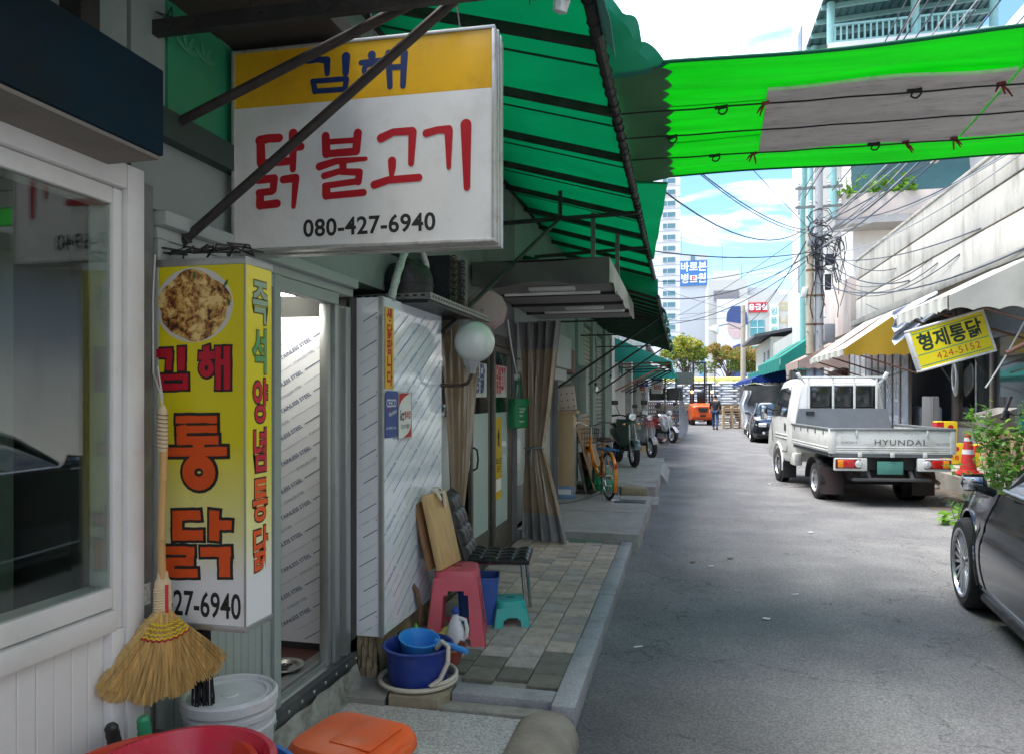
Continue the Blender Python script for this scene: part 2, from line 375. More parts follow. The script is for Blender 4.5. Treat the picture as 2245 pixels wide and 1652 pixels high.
CONC = mat('concrete', (0.33, 0.32, 0.3), r=0.85, var=0.18, vs=1.6, bump=0.35, bs=45, dirt=(0.14, 0.13, 0.11), da=0.65, ds=1.3)
CONC2 = mat('concrete_old', (0.3, 0.285, 0.25), r=0.9, var=0.22, vs=3, bump=0.5, bs=60, dirt=(0.1, 0.09, 0.06), da=0.75, ds=2.4)
GRAN = mat('granite', (0.31, 0.31, 0.32), r=0.6, var=0.35, vs=120, dirt=(0.12, 0.12, 0.12), da=0.6, ds=5, bump=0.15, bs=200, orand=0.06)
TERR = mat('terrazzo', (0.4, 0.39, 0.37), r=0.7, var=0.55, vs=85, dirt=(0.15, 0.13, 0.1), da=0.5, ds=3)
PAV = [mat('paver_%s' % n, c, r=0.85, var=0.2, vs=14, bump=0.45, bs=90, dirt=d, da=0.6, ds=6, orand=0.16) for n, c, d in
       (('warm', (0.46, 0.37, 0.31), (0.2, 0.17, 0.14)), ('grey', (0.41, 0.355, 0.32), (0.17, 0.15, 0.13)), ('damp', (0.16, 0.155, 0.125), (0.07, 0.08, 0.045)))]

# pavement of square pavers on a bed, granite kerb stones
G = MB(); G.b2((-1.75, 3.74, -0.02), (-0.63, 7.72, 0.078))
pavement = struct(G.out('pavement', CONC2))
base_tile = []
for k in range(3):
    G = MB(); G.box((0, 0, 0.018), (0.172, 0.172, 0.036), bev=0.004, seg=1); o = G.out('paver', PAV[k], pavement, local=True); base_tile.append(o)
used = [False]*3
col_off = [0.0, 0.07, 0.02, 0.11, 0.05, 0.09]
for c in range(6):
    x = -0.715-c*0.18
    j = 0
    while True:
        y = 3.86+col_off[c]+j*0.181; j += 1
        if y > 7.62: break
        k = 2 if (y < 4.3+0.12*math.sin(c*1.7) and random.random() < 0.85) else (0 if random.random() < 0.6 else 1)
        z = 0.066+rnd(-0.003, 0.003)
        rot = (rnd(-0.012, 0.012), rnd(-0.012, 0.012), rnd(-0.02, 0.02))
        if not used[k]:
            o = base_tile[k]; o.location = WORLD[pavement.name] @ Vector((x, y, z)); o.rotation_euler = rot; used[k] = True
        else: inst(base_tile[k], 'paver', pavement, (x, y, z), rot)
# coarse filler between odd gaps at the wall side
kerb = struct(thing('kerb', 'grey granite kerb stones along the paved strip', 'kerb', (-0.56, 5.6, 0), world=True))
for i in range(4):
    y0 = 3.52+i*1.05
    G = MB(); G.b2((-0.625+0.004*(i % 2), y0+0.004, -0.03), (-0.505+0.003*(i % 3), min(y0+1.045, 7.72), 0.112-0.002*(i % 2)), bev=0.008); G.out('kerb_stone', GRAN, kerb)
st = struct(thing('paved_step', 'granite and rough stone edge before the pavers', 'step', (-1.1, 3.6, 0), world=True))
G = MB(); G.b2((-1.16, 3.60, -0.02), (-0.63, 3.735, 0.1), bev=0.008); G.out('edge_stone', GRAN, st)
G = MB()
G.prism([(-1.46, 3.49), (-1.2, 3.5), (-1.165, 3.58), (-1.18, 3.72), (-1.43, 3.74), (-1.5, 3.65)], 0.115, TM((0, 0, -0.02))); G.out('edge_stone', mat('rough_stone', (0.3, 0.25, 0.17), r=0.9, var=0.25, vs=9, bump=0.7, bs=25, dirt=(0.08, 0.07, 0.05), da=0.7, ds=5), st)
G = MB(); G.prism([(-1.75, 3.48), (-1.48, 3.48), (-1.51, 3.65), (-1.44, 3.735), (-1.75, 3.735)], 0.095, TM((0, 0, -0.02))); G.out('edge_stone', CONC2, st)
G = MB(); G.b2((-1.2, 3.5, -0.02), (-0.66, 3.6, 0.06), bev=0.012); G.out('edge_stone', CONC2, st)
G = MB(); G.b2((-1.75, -4, -0.03), (-0.76, 3.49, 0.045)); struct(G.out('terrazzo_apron', TERR))
G = MB()
def bump_sec(y, s):
    return [(-0.62+0.155*s*math.cos(a), y, -0.02+0.16*s*math.sin(a)**0.7) for a in [math.pi*i/12 for i in range(13)]]
G.loft([bump_sec(3.5, 0.55), bump_sec(3.46, 0.85), bump_sec(3.38, 1), bump_sec(2.6, 1.02), bump_sec(1.2, 1)])
tag(G.out('concrete_bumper', mat('bumper_concrete', (0.25, 0.22, 0.18), r=0.95, var=0.3, vs=5, bump=0.9, bs=35, dirt=(0.09, 0.08, 0.06), da=0.7, ds=4)), 'rounded concrete bumper block at the end of the granite kerb', 'bumper')

# higher concrete slabs further down the lane
def slab(y0, y1, x1, z, nm, jag=0.02):
    G = MB(); pts = [(-1.75, y0)] + [(-1.75+(x1+1.75)*i/8, y0+rnd(-jag, jag)) for i in range(1, 8)] + [(x1, y0)]
    pts += [(x1+rnd(-jag, jag), y0+(y1-y0)*i/8) for i in range(1, 8)] + [(x1, y1), (-1.75, y1)]
    G.prism(pts, z+0.03, TM((0, 0, -0.03)))
    return struct(G.out(nm, CONC))
slab(7.73, 9.2, -0.44, 0.185, 'concrete_slab', 0.012); slab(9.205, 10.75, -0.43, 0.188, 'concrete_slab', 0.012)
slab(10.76, 11.6, -0.34, 0.07, 'concrete_slab', 0.02); slab(11.61, 17.2, -0.4, 0.22, 'concrete_slab', 0.02); slab(17.25, 48, -0.95, 0.1, 'concrete_slab', 0.02)
G = MB(); G.prism([(0, -0.02), (0.16, -0.02), (0.14, 0.03), (0.05, 0.15), (0, 0.19)], 2.6, frame((-0.41, 16.6, 0), (1, 0, 0), (0, 0, 1))); struct(G.out('kerb_ramp', CONC))
dg = thing('drain_cover', 'small rectangular dark drain cover in the concrete slab', 'drain cover', (-0.68, 10.15, 0.19), world=True)
G = MB(); G.b2((-0.9, 10.0, 0.186), (-0.48, 10.3, 0.196)); G.out('frame', mat('dark_iron', (0.09, 0.1, 0.11), r=0.5, m=0.6), dg)
for i in range(9):
    G = MB(); G.b2((-0.88+i*0.043, 10.02, 0.194), (-0.86+i*0.043, 10.28, 0.2)); G.out('bar', mat('dark_iron', (0, 0, 0)), dg)
mh = thing('manhole_cover', 'round cast iron manhole cover set in the asphalt', 'manhole', (1.9, 14.3, 0.0))
IRON = mat('cast_iron', (0.3, 0.29, 0.29), r=0.55, m=0.5, var=0.25, vs=12, bump=0.6, bs=70)
G = MB(); G.lathe([(0.0, 0.006), (0.3, 0.006), (0.3, 0.01), (0.355, 0.01), (0.36, -0.01)], 32); G.out('rim', IRON, mh)
G = MB()
for r0 in (0.06, 0.13, 0.2, 0.27):
    for a in range(0, 360, 24): G.box((r0*math.cos(R(a+r0*90)), r0*math.sin(R(a+r0*90)), 0.01), (0.03, 0.012+r0*0.12, 0.009), (0, 0, a+r0*90))
G.out('tread_studs', IRON, mh)

# ================= LEFT ROW OF SHOPS =================
MINT = mat('mint_plaster', (0.25, 0.3, 0.28), r=0.8, var=0.1, vs=1.3, bump=0.25, bs=14, dirt=(0.12, 0.13, 0.11), da=0.55, ds=1.1)
MINT2 = mat('mint_paint', (0.34, 0.39, 0.37), r=0.6, var=0.08, vs=2, dirt=(0.15, 0.15, 0.13), da=0.4, ds=2)
ALU = mat('aluminium', (0.48, 0.5, 0.5), r=0.38, m=0.75, var=0.1, vs=5, dirt=(0.2, 0.2, 0.18), da=0.4, ds=5)
ALUB = mat('bronze_aluminium', (0.16, 0.145, 0.125), r=0.45, m=0.6, var=0.12, vs=5, dirt=(0.25, 0.24, 0.21), da=0.35, ds=4)
PVC = mat('white_pvc', (0.72, 0.72, 0.71), r=0.4, var=0.05, vs=4, dirt=(0.45, 0.42, 0.36), da=0.3, ds=3)
DSTEEL = mat('dark_steel', (0.035, 0.037, 0.036), r=0.55, m=0.3, var=0.3, vs=9, dirt=(0.13, 0.09, 0.06), da=0.5, ds=7, bump=0.2, bs=60)
GSTEEL = mat('grey_steel', (0.2, 0.21, 0.205), r=0.55, m=0.4, var=0.2, vs=6, dirt=(0.06, 0.06, 0.05), da=0.6, ds=5)
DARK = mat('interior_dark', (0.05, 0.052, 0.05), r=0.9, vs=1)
RIB = mat('ribbed_sheet', (0.4, 0.37, 0.2), r=0.6, dirt=(0.15, 0.13, 0.08), da=0.5, ds=3)
GLASS = glass('window_glass', (0.84, 0.9, 0.87), 0.015, 0.06)
FROST = mat('frosted_glass', (0.5, 0.62, 0.58), r=0.35, var=0.04, vs=3, coat=0.6, spec=0.6)

sa = thing('window_shop', 'white plastic framed shop window over vertical white slats', 'shopfront', (-1.75, 1.0, 0), world=True)
G = MB()
for a, b in (((-1.82, -0.6, 0.02), (-1.69, -0.52, 2.35)), ((-1.82, 1.955, 0.02), (-1.69, 2.03, 2.35)), ((-1.82, -0.52, 2.27), (-1.69, 1.955, 2.35))): G.b2(a, b, 0.008)
G.out('outer_frame', PVC, sa)
G = MB()
for a, b in (((-1.8, 1.915, 0.9), (-1.708, 1.953, 2.268)), ((-1.8, -0.5, 2.215), (-1.708, 1.915, 2.268)), ((-1.8, -0.5, 0.97), (-1.708, 1.915, 1.035)), ((-1.8, -0.5, 0.9), (-1.695, 1.915, 0.966)), ((-1.8, -0.52, 0.9), (-1.705, -0.45, 2.268))): G.b2(a, b, 0.007)
wf = G.out('window_frame', PVC, sa)
G = MB(); G.b2((-1.73, -0.45, 1.035), (-1.722, 1.915, 2.215)); G.out('pane', GLASS, wf)
G = MB(); G.b2((-1.8, 1.9, 0.04), (-1.7, 1.953, 0.9), 0.004); G.b2((-1.8, -0.5, 0.02), (-1.7, 1.9, 0.1), 0.004); G.out('panel_trim', PVC, sa)
s0 = None
for i in range(22):
    if s0 is None:
        G = MB(); G.box((0, 0, 0), (0.03, 0.0585, 0.8), bev=0.003, seg=1); s0 = G.out('slat', PVC, sa, local=True); s0.location = WORLD[sa.name] @ Vector((-1.745, 1.87, 0.5))
    else: inst(s0, 'slat', sa, (-1.745, 1.87-i*0.06, 0.5))
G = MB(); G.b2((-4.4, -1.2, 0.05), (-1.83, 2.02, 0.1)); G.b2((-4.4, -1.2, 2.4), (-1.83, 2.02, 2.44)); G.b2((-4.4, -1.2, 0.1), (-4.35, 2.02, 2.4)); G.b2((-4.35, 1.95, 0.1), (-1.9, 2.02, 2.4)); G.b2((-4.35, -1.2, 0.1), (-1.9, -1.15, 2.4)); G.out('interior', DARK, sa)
G = MB(); G.b2((-1.95, -4, 2.36), (-1.76, 2.03, 4.3)); G.b2((-1.95, -4, 0), (-1.76, -0.6, 2.36)); G.out('wall', MINT, sa)
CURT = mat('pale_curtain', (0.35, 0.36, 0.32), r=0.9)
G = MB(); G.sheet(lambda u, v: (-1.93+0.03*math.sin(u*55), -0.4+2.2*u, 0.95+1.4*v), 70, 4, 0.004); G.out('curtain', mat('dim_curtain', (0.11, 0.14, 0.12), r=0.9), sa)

nb = thing('fascia_board', 'dark navy painted fascia box above the white window', 'signboard', (-1.62, 0.5, 2.33), world=True)
NAVYM = mat('navy_paint', (0.006, 0.022, 0.036), r=0.75, var=0.35, vs=2.5, dirt=(0.02, 0.022, 0.018), da=0.8, ds=1.5, spec=0.15)
G = MB(); G.b2((-1.745, -2.5, 2.335), (-1.502, 0.85, 2.585), 0.006); G.b2((-1.745, 0.852, 2.334), (-1.5, 1.88, 2.59), 0.006); G.out('box', NAVYM, nb)
G = MB(); G.b2((-1.745, -2.5, 2.322), (-1.51, 1.872, 2.333)); G.out('bottom_board', mat('soffit_board', (0.22, 0.2, 0.18), r=0.8, dirt=(0.08, 0.08, 0.07), da=0.6), nb)
G = MB(); G.sheet(lambda u, v: (-1.735+0.012*math.sin(u*120), 0.2+1.5*u, 2.6+0.9*v), 120, 1, 0.002)
tag(G.out('corrugated_sheet', RIB), 'dull yellow corrugated sheet above the navy fascia', 'panel')
G = MB(); G.b2((-1.755, 1.76, 2.6), (-1.68, 1.83, 3.6)); tag(G.out('dark_post', DSTEEL), 'dark upright beside the corrugated sheet over the fascia', 'post')
G = MB(); G.b2((-1.79, 2.045, 0.0), (-1.738, 2.06, 2.33)); G.b2((-1.756, 2.06, 0.0), (-1.738, 2.125, 2.33)); G.b2((-1.79, 2.06, 0.0), (-1.77, 2.125, 2.33))
ps = G.out('steel_post', GSTEEL); tag(ps, 'scratched grey steel channel post between window and yellow sign', 'post')
for z, c in ((0.78, (0.2, 0.42, 0.6)), (0.93, (0.5, 0.5, 0.45)), (0.55, (0.4, 0.4, 0.38))):
    G = MB(); G.b2((-1.7378, 2.07, z), (-1.7365, 2.11, z+0.07)); G.out('torn_sticker', mat('sticker_%d' % int(z*100), c, r=0.6, var=0.5, vs=60), ps)

sb = thing('chicken_shop', 'mint plastered shop with an aluminium sliding door standing open', 'shopfront', (-1.75, 3.3, 0), world=True)
G = MB(); G.b2((-1.95, 2.04, 2.26), (-1.752, 4.8, 4.3)); G.out('upper_wall', MINT, sb)
G = MB(); G.b2((-1.95, 2.14, 2.16), (-1.735, 3.66, 2.2), 0.004); G.b2((-1.95, 2.14, 2.2), (-1.70, 3.66, 2.255), 0.012); G.out('door_lintel', MINT2, sb)
G = MB(); G.b2((-1.75, 2.1, 2.5), (-1.70, 4.7, 2.6)); G.out('wall_beam', mat('dark_green_steel', (0.03, 0.055, 0.045), r=0.6), sb)
GFILM = mat('green_film', (0.03, 0.26, 0.13), r=0.45, var=0.1, vs=2)
G = MB(); G.b2((-1.751, 2.2, 2.6), (-1.74, 3.5, 3.25)); gf = G.out('green_film_panel', GFILM, sb)
G = MB()
for cx, cz, s in ((2.3, 2.86, 0.07), (2.4, 2.87, 0.07), (2.52, 2.99, 0.06), (2.47, 3.04, 0.05)):
    for a in (20, 65, 110, 155):
        M_ = frame((-1.7385, cx, cz), (0, 1, 0), (0, 0, 1)); c, s_ = math.cos(R(a)), math.sin(R(a))
        G.stroke([(0, 0, 0.005), (c*s*0.5, s_*s*0.5, s*0.3), (c*s, s_*s, 0.01)], M_, z=0.0005*(a/50), dz=0.001)
G.out('leaf_pattern', mat('pale_green_print', (0.06, 0.32, 0.18), r=0.6), gf)
# sliding door: fixed leaf with grooved panel, opening, jambs
G = MB()
for a, b in (((-1.80, 2.145, 0.2), (-1.735, 2.2, 2.16)), ((-1.79, 2.80, 0.2), (-1.745, 2.86, 2.16)), ((-1.80, 2.875, 0.2), (-1.735, 2.93, 2.16)), ((-1.79, 2.2, 0.9), (-1.75, 2.8, 0.96)), ((-1.80, 2.2, 2.1), (-1.74, 3.5, 2.158))): G.b2(a, b, 0.003)
G.out('door_frame', MINT2, sb)
G = MB()
for y0, y1, x0 in ((3.44, 3.475, -1.78), (3.48, 3.53, -1.76), (3.535, 3.58, -1.79), (3.585, 3.64, -1.75)): G.b2((x0-0.04, y0, 0.24), (x0+0.01, y1, 2.1), 0.003)
G.out('door_jamb', ALU, sb)
s0 = None
for i in range(12):
    if s0 is None: G = MB(); G.box((0, 0, 0), (0.02, 0.048, 0.68), bev=0.003, seg=1); s0 = G.out('slat', MINT2, sb, local=True); s0.location = WORLD[sb.name] @ Vector((-1.765, 2.226, 0.56))
    else: inst(s0, 'slat', sb, (-1.765, 2.226+i*0.0505, 0.56))
G = MB(); G.b2((-1.772, 2.2, 0.96), (-1.764, 2.8, 2.1)); G.out('pane', GLASS, sb)
G = MB(); G.b2((-1.93, 2.14, 0.2), (-1.752, 3.66, 0.235), 0.004); G.b2((-1.79, 2.94, 0.235), (-1.782, 3.45, 0.262)); G.b2((-1.83, 2.94, 0.235), (-1.822, 3.45, 0.258)); G.out('door_track', ALU, sb)
G = MB(); G.b2((-1.751, 2.14, 0.18), (-1.71, 3.655, 0.245), 0.004); th_ = G.out('threshold_strip', mat('black_strip', (0.05, 0.055, 0.06), r=0.5, dirt=(0.2, 0.2, 0.18), da=0.4), sb)
G = MB()
for i in range(7): G.lathe([(0.0, 0.004), (0.007, 0.003), (0.009, 0)], 8, (-1.709, 2.95+i*0.115, 0.215), (0, 90, 0))
G.out('screws', ALU, th_)
G = MB(); G.sheet(lambda u, v: (-1.70+0.03*(1-v)+0.012*math.sin(u*37)*math.sin(v*5+u*9), 2.14+1.51*u, 0.0+0.185*v), 40, 6); G.b2((-1.95, 2.14, 0), (-1.73, 3.65, 0.195)); G.out('concrete_step', mat('crumbling_concrete', (0.3, 0.3, 0.27), r=0.95, var=0.3, vs=8, bump=1.0, bs=28, dirt=(0.07, 0.08, 0.05), da=0.8, ds=6), sb)
REDF = mat('dark_red_floor', (0.075, 0.03, 0.028), r=0.5, var=0.25, vs=5, dirt=(0.03, 0.025, 0.02), da=0.7)
G = MB(); G.b2((-4.4, 2.0, 0.2), (-1.93, 3.7, 0.23)); G.out('shop_floor', REDF, sb)
G = MB(); G.b2((-4.4, 2.02, 2.22), (-1.95, 3.72, 2.26)); G.b2((-4.4, 2.03, 0.23), (-4.35, 3.72, 2.22)); G.b2((-4.35, 2.03, 0.23), (-1.96, 2.06, 2.22)); G.out('interior', mat('interior_cream', (0.5, 0.49, 0.44), r=0.8), sb)
# stainless sheet with its protective film still on: diagonal printed lines and words
FILM = mat('filmed_stainless', (0.76, 0.79, 0.82), r=0.35, m=0.0, var=0.05, vs=2, bump=0.06, bs=3, coat=0.25)
FILMG = mat('filmed_stainless_glossy', (0.8, 0.86, 0.92), r=0.14, m=0.05, var=0.05, vs=2, bump=0.35, bs=2.2, coat=0.6)
INK = mat('film_ink', (0.03, 0.06, 0.16), r=0.5); INKB = mat('film_ink_blue', (0.02, 0.1, 0.36), r=0.5); INKT = mat('film_ink_thin', (0.26, 0.3, 0.38), r=0.5)
def film_print(Mx, w, h, parent, ang=30, pitch=0.148, ink=None, ph=0.0, words='STAINLESS STEEL', ts_=1.0):
    """Mx: origin at lower left of a w x h sheet; parallel rules with STAINLESS STEEL between them"""
    A, Bt = MB(), MB(); c, s = math.cos(R(ang)), math.sin(R(ang)); tw = textmesh(words, 0.012, 1.0, 'LEFT')
    wd = max(v.co.x for v in tw.vertices)
    def clip(x, y): return 0.004 < x < w-0.004 and 0.004 < y < h-0.004
    k = int(-w*math.tan(R(ang))/pitch*2)-2
    while k*pitch/2 < h:
        y0 = k*pitch/2+ph; bold = k % 2 == 0; L = w/c
        Q = A if bold else Bt; size = (0.03 if bold else 0.019)*ts_; tl = wd*size
        tpos = -0.3+0.37*((k*0.618) % 1) if not bold else -0.3+0.06*((k//2) % 2)
        while tpos < L:
            seg = (0.27 if ink else 0.17) if bold else 0.2
            a, b = max(tpos, 0), min(tpos+seg, L)
            # clip rule to the sheet
            pts = [(a+(b-a)*i/8) for i in range(9)]; ins = [p for p in pts if clip(p*c, y0+p*s)]
            if len(ins) > 1:
                lw = 0.0042 if bold else 0.0018
                Q.stroke([(ins[0]*c, y0+ins[0]*s, lw), (ins[-1]*c, y0+ins[-1]*s, lw)], Mx, z=0.0008, dz=0.0004, cap='flat')
            ts = tpos+seg+0.012
            if words and clip(ts*c, y0+ts*s) and clip((ts+tl)*c, y0+(ts+tl)*s+size*0.5):
                Q.mesh(tw, Mx @ TM((ts*c, y0+ts*s, 0.0012), (0, 0, ang)) @ Matrix.Diagonal((size, size, size, 1)))
            tpos += seg+tl+0.03
        k += 1
    A.out('printed_rules', ink or INK, parent, smooth=None); Bt.out('fine_printed_rules', INKT, parent, smooth=None)
G = MB(); G.b2((-3.3, 3.66, 0.27), (-1.78, 3.7, 2.06)); ip = G.out('film_wall_panel', FILM, sb)
film_print(frame((-2.5, 3.659, 0.28), (1, 0, 0), (0, 0, 1)), 0.7, 1.77, ip, ph=0.03)
for z in (0.2, 2.06): G = MB(); G.b2((-3.3, 3.67, z), (-1.78, 3.72, z+(0.07 if z < 1 else 0.19))); G.out('panel_edge', DARK, sb)
G = MB(); G.box((-2.12, 3.35, 2.19), (0.25, 0.5, 0.05), bev=0.01); G.out('ceiling_lamp', mat('lamp_tube', (0.9, 0.9, 0.85), r=0.4, emit=(1, 0.95, 0.85), es=4.0), sb)
G = MB(); G.b2((-1.78, 2.2, 0.2), (-1.745, 2.14, 0.86)); G.out('door_post', GSTEEL, sb)
pl = thing('steel_plate', 'shallow metal plate lying on the dark red shop floor', 'plate', (-1.98, 3.36, 0.232))
G = MB(); G.lathe([(0, 0.004), (0.07, 0.004), (0.085, 0.018), (0.105, 0.022), (0.105, 0.026), (0.083, 0.023), (0.068, 0.009), (0, 0.009)], 28); G.out('dish', mat('plate_metal', (0.6, 0.6, 0.58), r=0.3, m=0.9), pl)
G = MB()
for i in range(16): a = rnd(0, 6.28); r_ = rnd(0, 0.055); G.box((r_*math.cos(a), r_*math.sin(a), 0.012), (rnd(0.01, 0.04), rnd(0.006, 0.012), 0.006), (rnd(-20, 20), rnd(-20, 20), rnd(0, 180)))
G.out('scraps', mat('dark_scraps', (0.03, 0.03, 0.025), r=0.9), pl)

# cooler cabinet clad in filmed stainless
ck = thing('cooler_cabinet', 'tall cooler cabinet clad in film covered stainless steel sheets', 'cooler', (-1.75, 4.2, 0), world=True)
G = MB(); G.b2((-2.3, 3.735, 0.33), (-1.602, 4.735, 2.15)); G.out('body', GSTEEL, ck)
G = MB(); G.b2((-1.745, 3.722, 0.31), (-1.61, 3.734, 2.165)); fp = G.out('front_panel', FILM, ck)
film_print(frame((-1.745, 3.7215, 0.312), (1, 0, 0), (0, 0, 1)), 0.135, 1.85, fp, ph=0.07, words='STAINLESS', ts_=0.62)
G = MB()
for z in (0.42, 0.62, 0.95, 1.3, 1.65, 2.05): G.lathe([(0, 0.003), (0.004, 0.002), (0.005, 0)], 8, (-1.627, 3.7215, z), (90, 0, 0))
G.out('rivets', ALU, fp)
G = MB(); G.sheet(lambda u, v: (-1.597+0.004*math.sin(v*7+u*3)*u*(1-u)*4, 3.724+1.016*u, 0.31+1.86*v), 20, 30, 0.008); spn = G.out('side_panel', FILMG, ck)
film_print(frame((-1.5925, 3.74, 0.312), (0, 1, 0), (0, 0, 1)), 0.99, 1.83, spn, ink=INKB, ph=0.1, ts_=0.7)
G = MB(); G.b2((-1.612, 3.715, 0.31), (-1.59, 3.7215, 2.17)); G.b2((-1.5985, 3.7215, 0.31), (-1.588, 3.737, 2.17)); G.out('corner_trim', ALU, ck)
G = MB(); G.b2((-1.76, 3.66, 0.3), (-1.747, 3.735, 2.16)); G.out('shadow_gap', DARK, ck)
G = MB(); G.sheet(lambda u, v: (-1.64+0.015*math.sin(u*23+v*4), 3.76+0.96*u, 0.31*v), 24, 5); G.sheet(lambda u, v: (-1.75+0.11*u, 3.75+0.012*math.sin(u*30+v*6), 0.31*v), 8, 5); G.out('concrete_base', mat('stained_base', (0.3, 0.24, 0.15), r=0.95, var=0.35, vs=6, bump=0.8, bs=22, dirt=(0.09, 0.06, 0.03), da=0.85, ds=5), ck)

# sliding door shop
scn = thing('grill_shop', 'shop with bronze sliding doors and frosted lower panes', 'shopfront', (-1.75, 6.2, 0), world=True)
G = MB(); G.b2((-1.95, 4.8, 2.22), (-1.752, 7.62, 4.3)); G.out('upper_wall', mat('grey_wall', (0.2, 0.2, 0.2), r=0.85, var=0.15, dirt=(0.06, 0.06, 0.06), da=0.6), scn)
G = MB()
for a, b in (((-1.85, 4.8, 2.12), (-1.735, 7.46, 2.22)), ((-1.85, 4.78, 0.1), (-1.735, 4.86, 2.12)), ((-1.85, 7.4, 0.1), (-1.735, 7.46, 2.12)), ((-1.85, 4.8, 0.06), (-1.72, 7.46, 0.115))): G.b2(a, b, 0.004)
G.out('door_frame', ALUB, scn)
def leaf(y0, y1, x, par, z1=2.115, mid=1.47, fm=None):
    fm = fm or ALUB
    G = MB()
    for a, b in (((x-0.035, y0, 0.12), (x, y0+0.055, z1)), ((x-0.035, y1-0.055, 0.12), (x, y1, z1)), ((x-0.033, y0+0.055, z1-0.06), (x-0.002, y1-0.055, z1)), ((x-0.033, y0+0.055, 0.12), (x-0.002, y1-0.055, 0.36))): G.b2(a, b, 0.003)
    lf = G.out('door_leaf', fm, par)
    G = MB(); G.b2((x-0.022, y0+0.055, 0.36), (x-0.014, y1-0.055, mid)); G.out('frosted_pane', FROST, lf)
    G = MB(); G.b2((x-0.022, y0+0.055, mid), (x-0.016, y1-0.055, z1-0.06)); G.out('pane', GLASS, lf)
    G = MB(); G.b2((x-0.004, y0+0.12, 0.17), (x+0.004, y1-0.12, 0.32), 0.003); G.out('kick_panel', fm, lf)
    return lf
leaf(4.86, 5.5, -1.745, scn); l2 = leaf(5.28, 5.9, -1.785, scn); l3 = leaf(6.12, 6.78, -1.785, scn); leaf(6.76, 7.4, -1.745, scn)
for lf, y, xx in ((l2, 5.87, -1.78), (l3, 6.15, -1.78)):
    G = MB(); G.tube([(xx, y, 0.98), (xx+0.035, y, 1.0), (xx+0.045, y, 1.08), (xx+0.035, y, 1.16), (xx, y, 1.18)], 0.009, 8); G.out('handle', mat('handle_plastic', (0.5, 0.5, 0.48), r=0.4) if lf == l2 else DSTEEL, lf)
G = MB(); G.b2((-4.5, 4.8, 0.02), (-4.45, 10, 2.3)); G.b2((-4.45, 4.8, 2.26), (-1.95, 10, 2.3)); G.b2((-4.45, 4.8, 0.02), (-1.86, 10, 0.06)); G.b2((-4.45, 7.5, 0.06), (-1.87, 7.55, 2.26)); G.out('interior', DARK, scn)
# goods standing inside on shelves
SH = [mat('goods_%d' % i, c, r=0.5) for i, c in enumerate(((0.5, 0.1, 0.08), (0.6, 0.55, 0.4), (0.1, 0.2, 0.35), (0.55, 0.56, 0.55), (0.12, 0.3, 0.16)))]
for zz in (0.9, 1.3, 1.7):
    G = MB(); G.b2((-2.6, 5.0, zz), (-2.3, 7.3, zz+0.02)); G.out('shelf', ALUB, scn)
    for i in range(9): G = MB(); y = 5.1+i*0.25; G.lathe([(0.05, 0), (0.05, 0.14), (0.02, 0.18), (0.02, 0.22), (0, 0.22)], 10, (-2.45, y, zz+0.02)); G.out('bottle', SH[(i*3+int(zz*10)) % 5], scn)
for y0, c, body in ((6.17, (0.04, 0.07, 0.2), '통닭'), (6.81, (0.5, 0.03, 0.03), '닭불고기')):
    xb = -1.80 if y0 < 6.5 else -1.759
    G = MB(); G.b2((xb-0.002, y0+0.01, 1.62), (xb+0.002, y0+0.5, 1.93)); po = G.out('window_poster', mat('poster_paper', (0.6, 0.62, 0.6), r=0.6), scn)
    G = MB(); text(G, body, frame((xb+0.004, y0+0.255, 1.775), (0, 1, 0), (0, 0, 1)), 0.3, 0.03, 0.62 if len(body) == 2 else 0.36); G.out('lettering', mat('poster_%s' % ('blue' if y0 < 6.5 else 'red'), c, r=0.6), po, smooth=None)
G = MB(); G.b2((-1.758, 6.84, 0.62), (-1.755, 7.08, 1.42)); yp = G.out('yellow_poster', mat('yellow_paper', (0.62, 0.42, 0.02), r=0.5), scn)
G = MB(); M_ = frame((-1.7545, 6.96, 1.0), (0, 1, 0), (0, 0, 1)); text(G, '마스크\n쓰기', M_ @ TM((0, -0.05, 0)), 0.075, 0.03); G.lathe([(0.0, 0.001), (0.04, 0.001), (0.04, 0)], 16, (-1.7545, 6.96, 1.24), (0, 90, 0)); G.stroke([(0, 0.16, 0.05), (0, 0.3, 0.02)], M_); G.out('lettering', mat('print_black', (0.02, 0.02, 0.02), r=0.6), yp, smooth=None)
G = MB(); G.b2((-1.7548, 6.86, 0.7), (-1.754, 7.06, 0.82)); G.out('white_label', mat('paper_white', (0.75, 0.75, 0.73), r=0.7), yp)
G = MB(); G.b2((-1.784, 5.72, 1.42), (-1.781, 5.84, 1.75)); ns = G.out('no_smoking_sign', mat('paper_white', (0, 0, 0)), scn)
G = MB(); M_ = frame((-1.78, 5.78, 1.62), (0, 1, 0), (0, 0, 1)); G.ring((0, 0.03), 0.035, 0.035, 0.01, M_, z=0.0, dz=0.001); G.stroke([(-0.025, 0.005, 0.008), (0.025, 0.055, 0.008)], M_, z=0.001, dz=0.0005); text(G, '금연', M_ @ TM((0, -0.06, 0.001)), 0.04, 0.02); G.stroke([(-0.055, -0.15, 0.06), (0.055, -0.15, 0.06)], M_, cap='flat'); G.out('print', mat('print_red', (0.5, 0.02, 0.02), r=0.6), ns, smooth=None)
G = MB(); G.b2((-1.86, 7.46, 0.0), (-1.72, 7.64, 2.4)); G.out('pier', mat('grey_pier', (0.17, 0.17, 0.18), r=0.8, dirt=(0.05, 0.05, 0.05), da=0.5), scn)

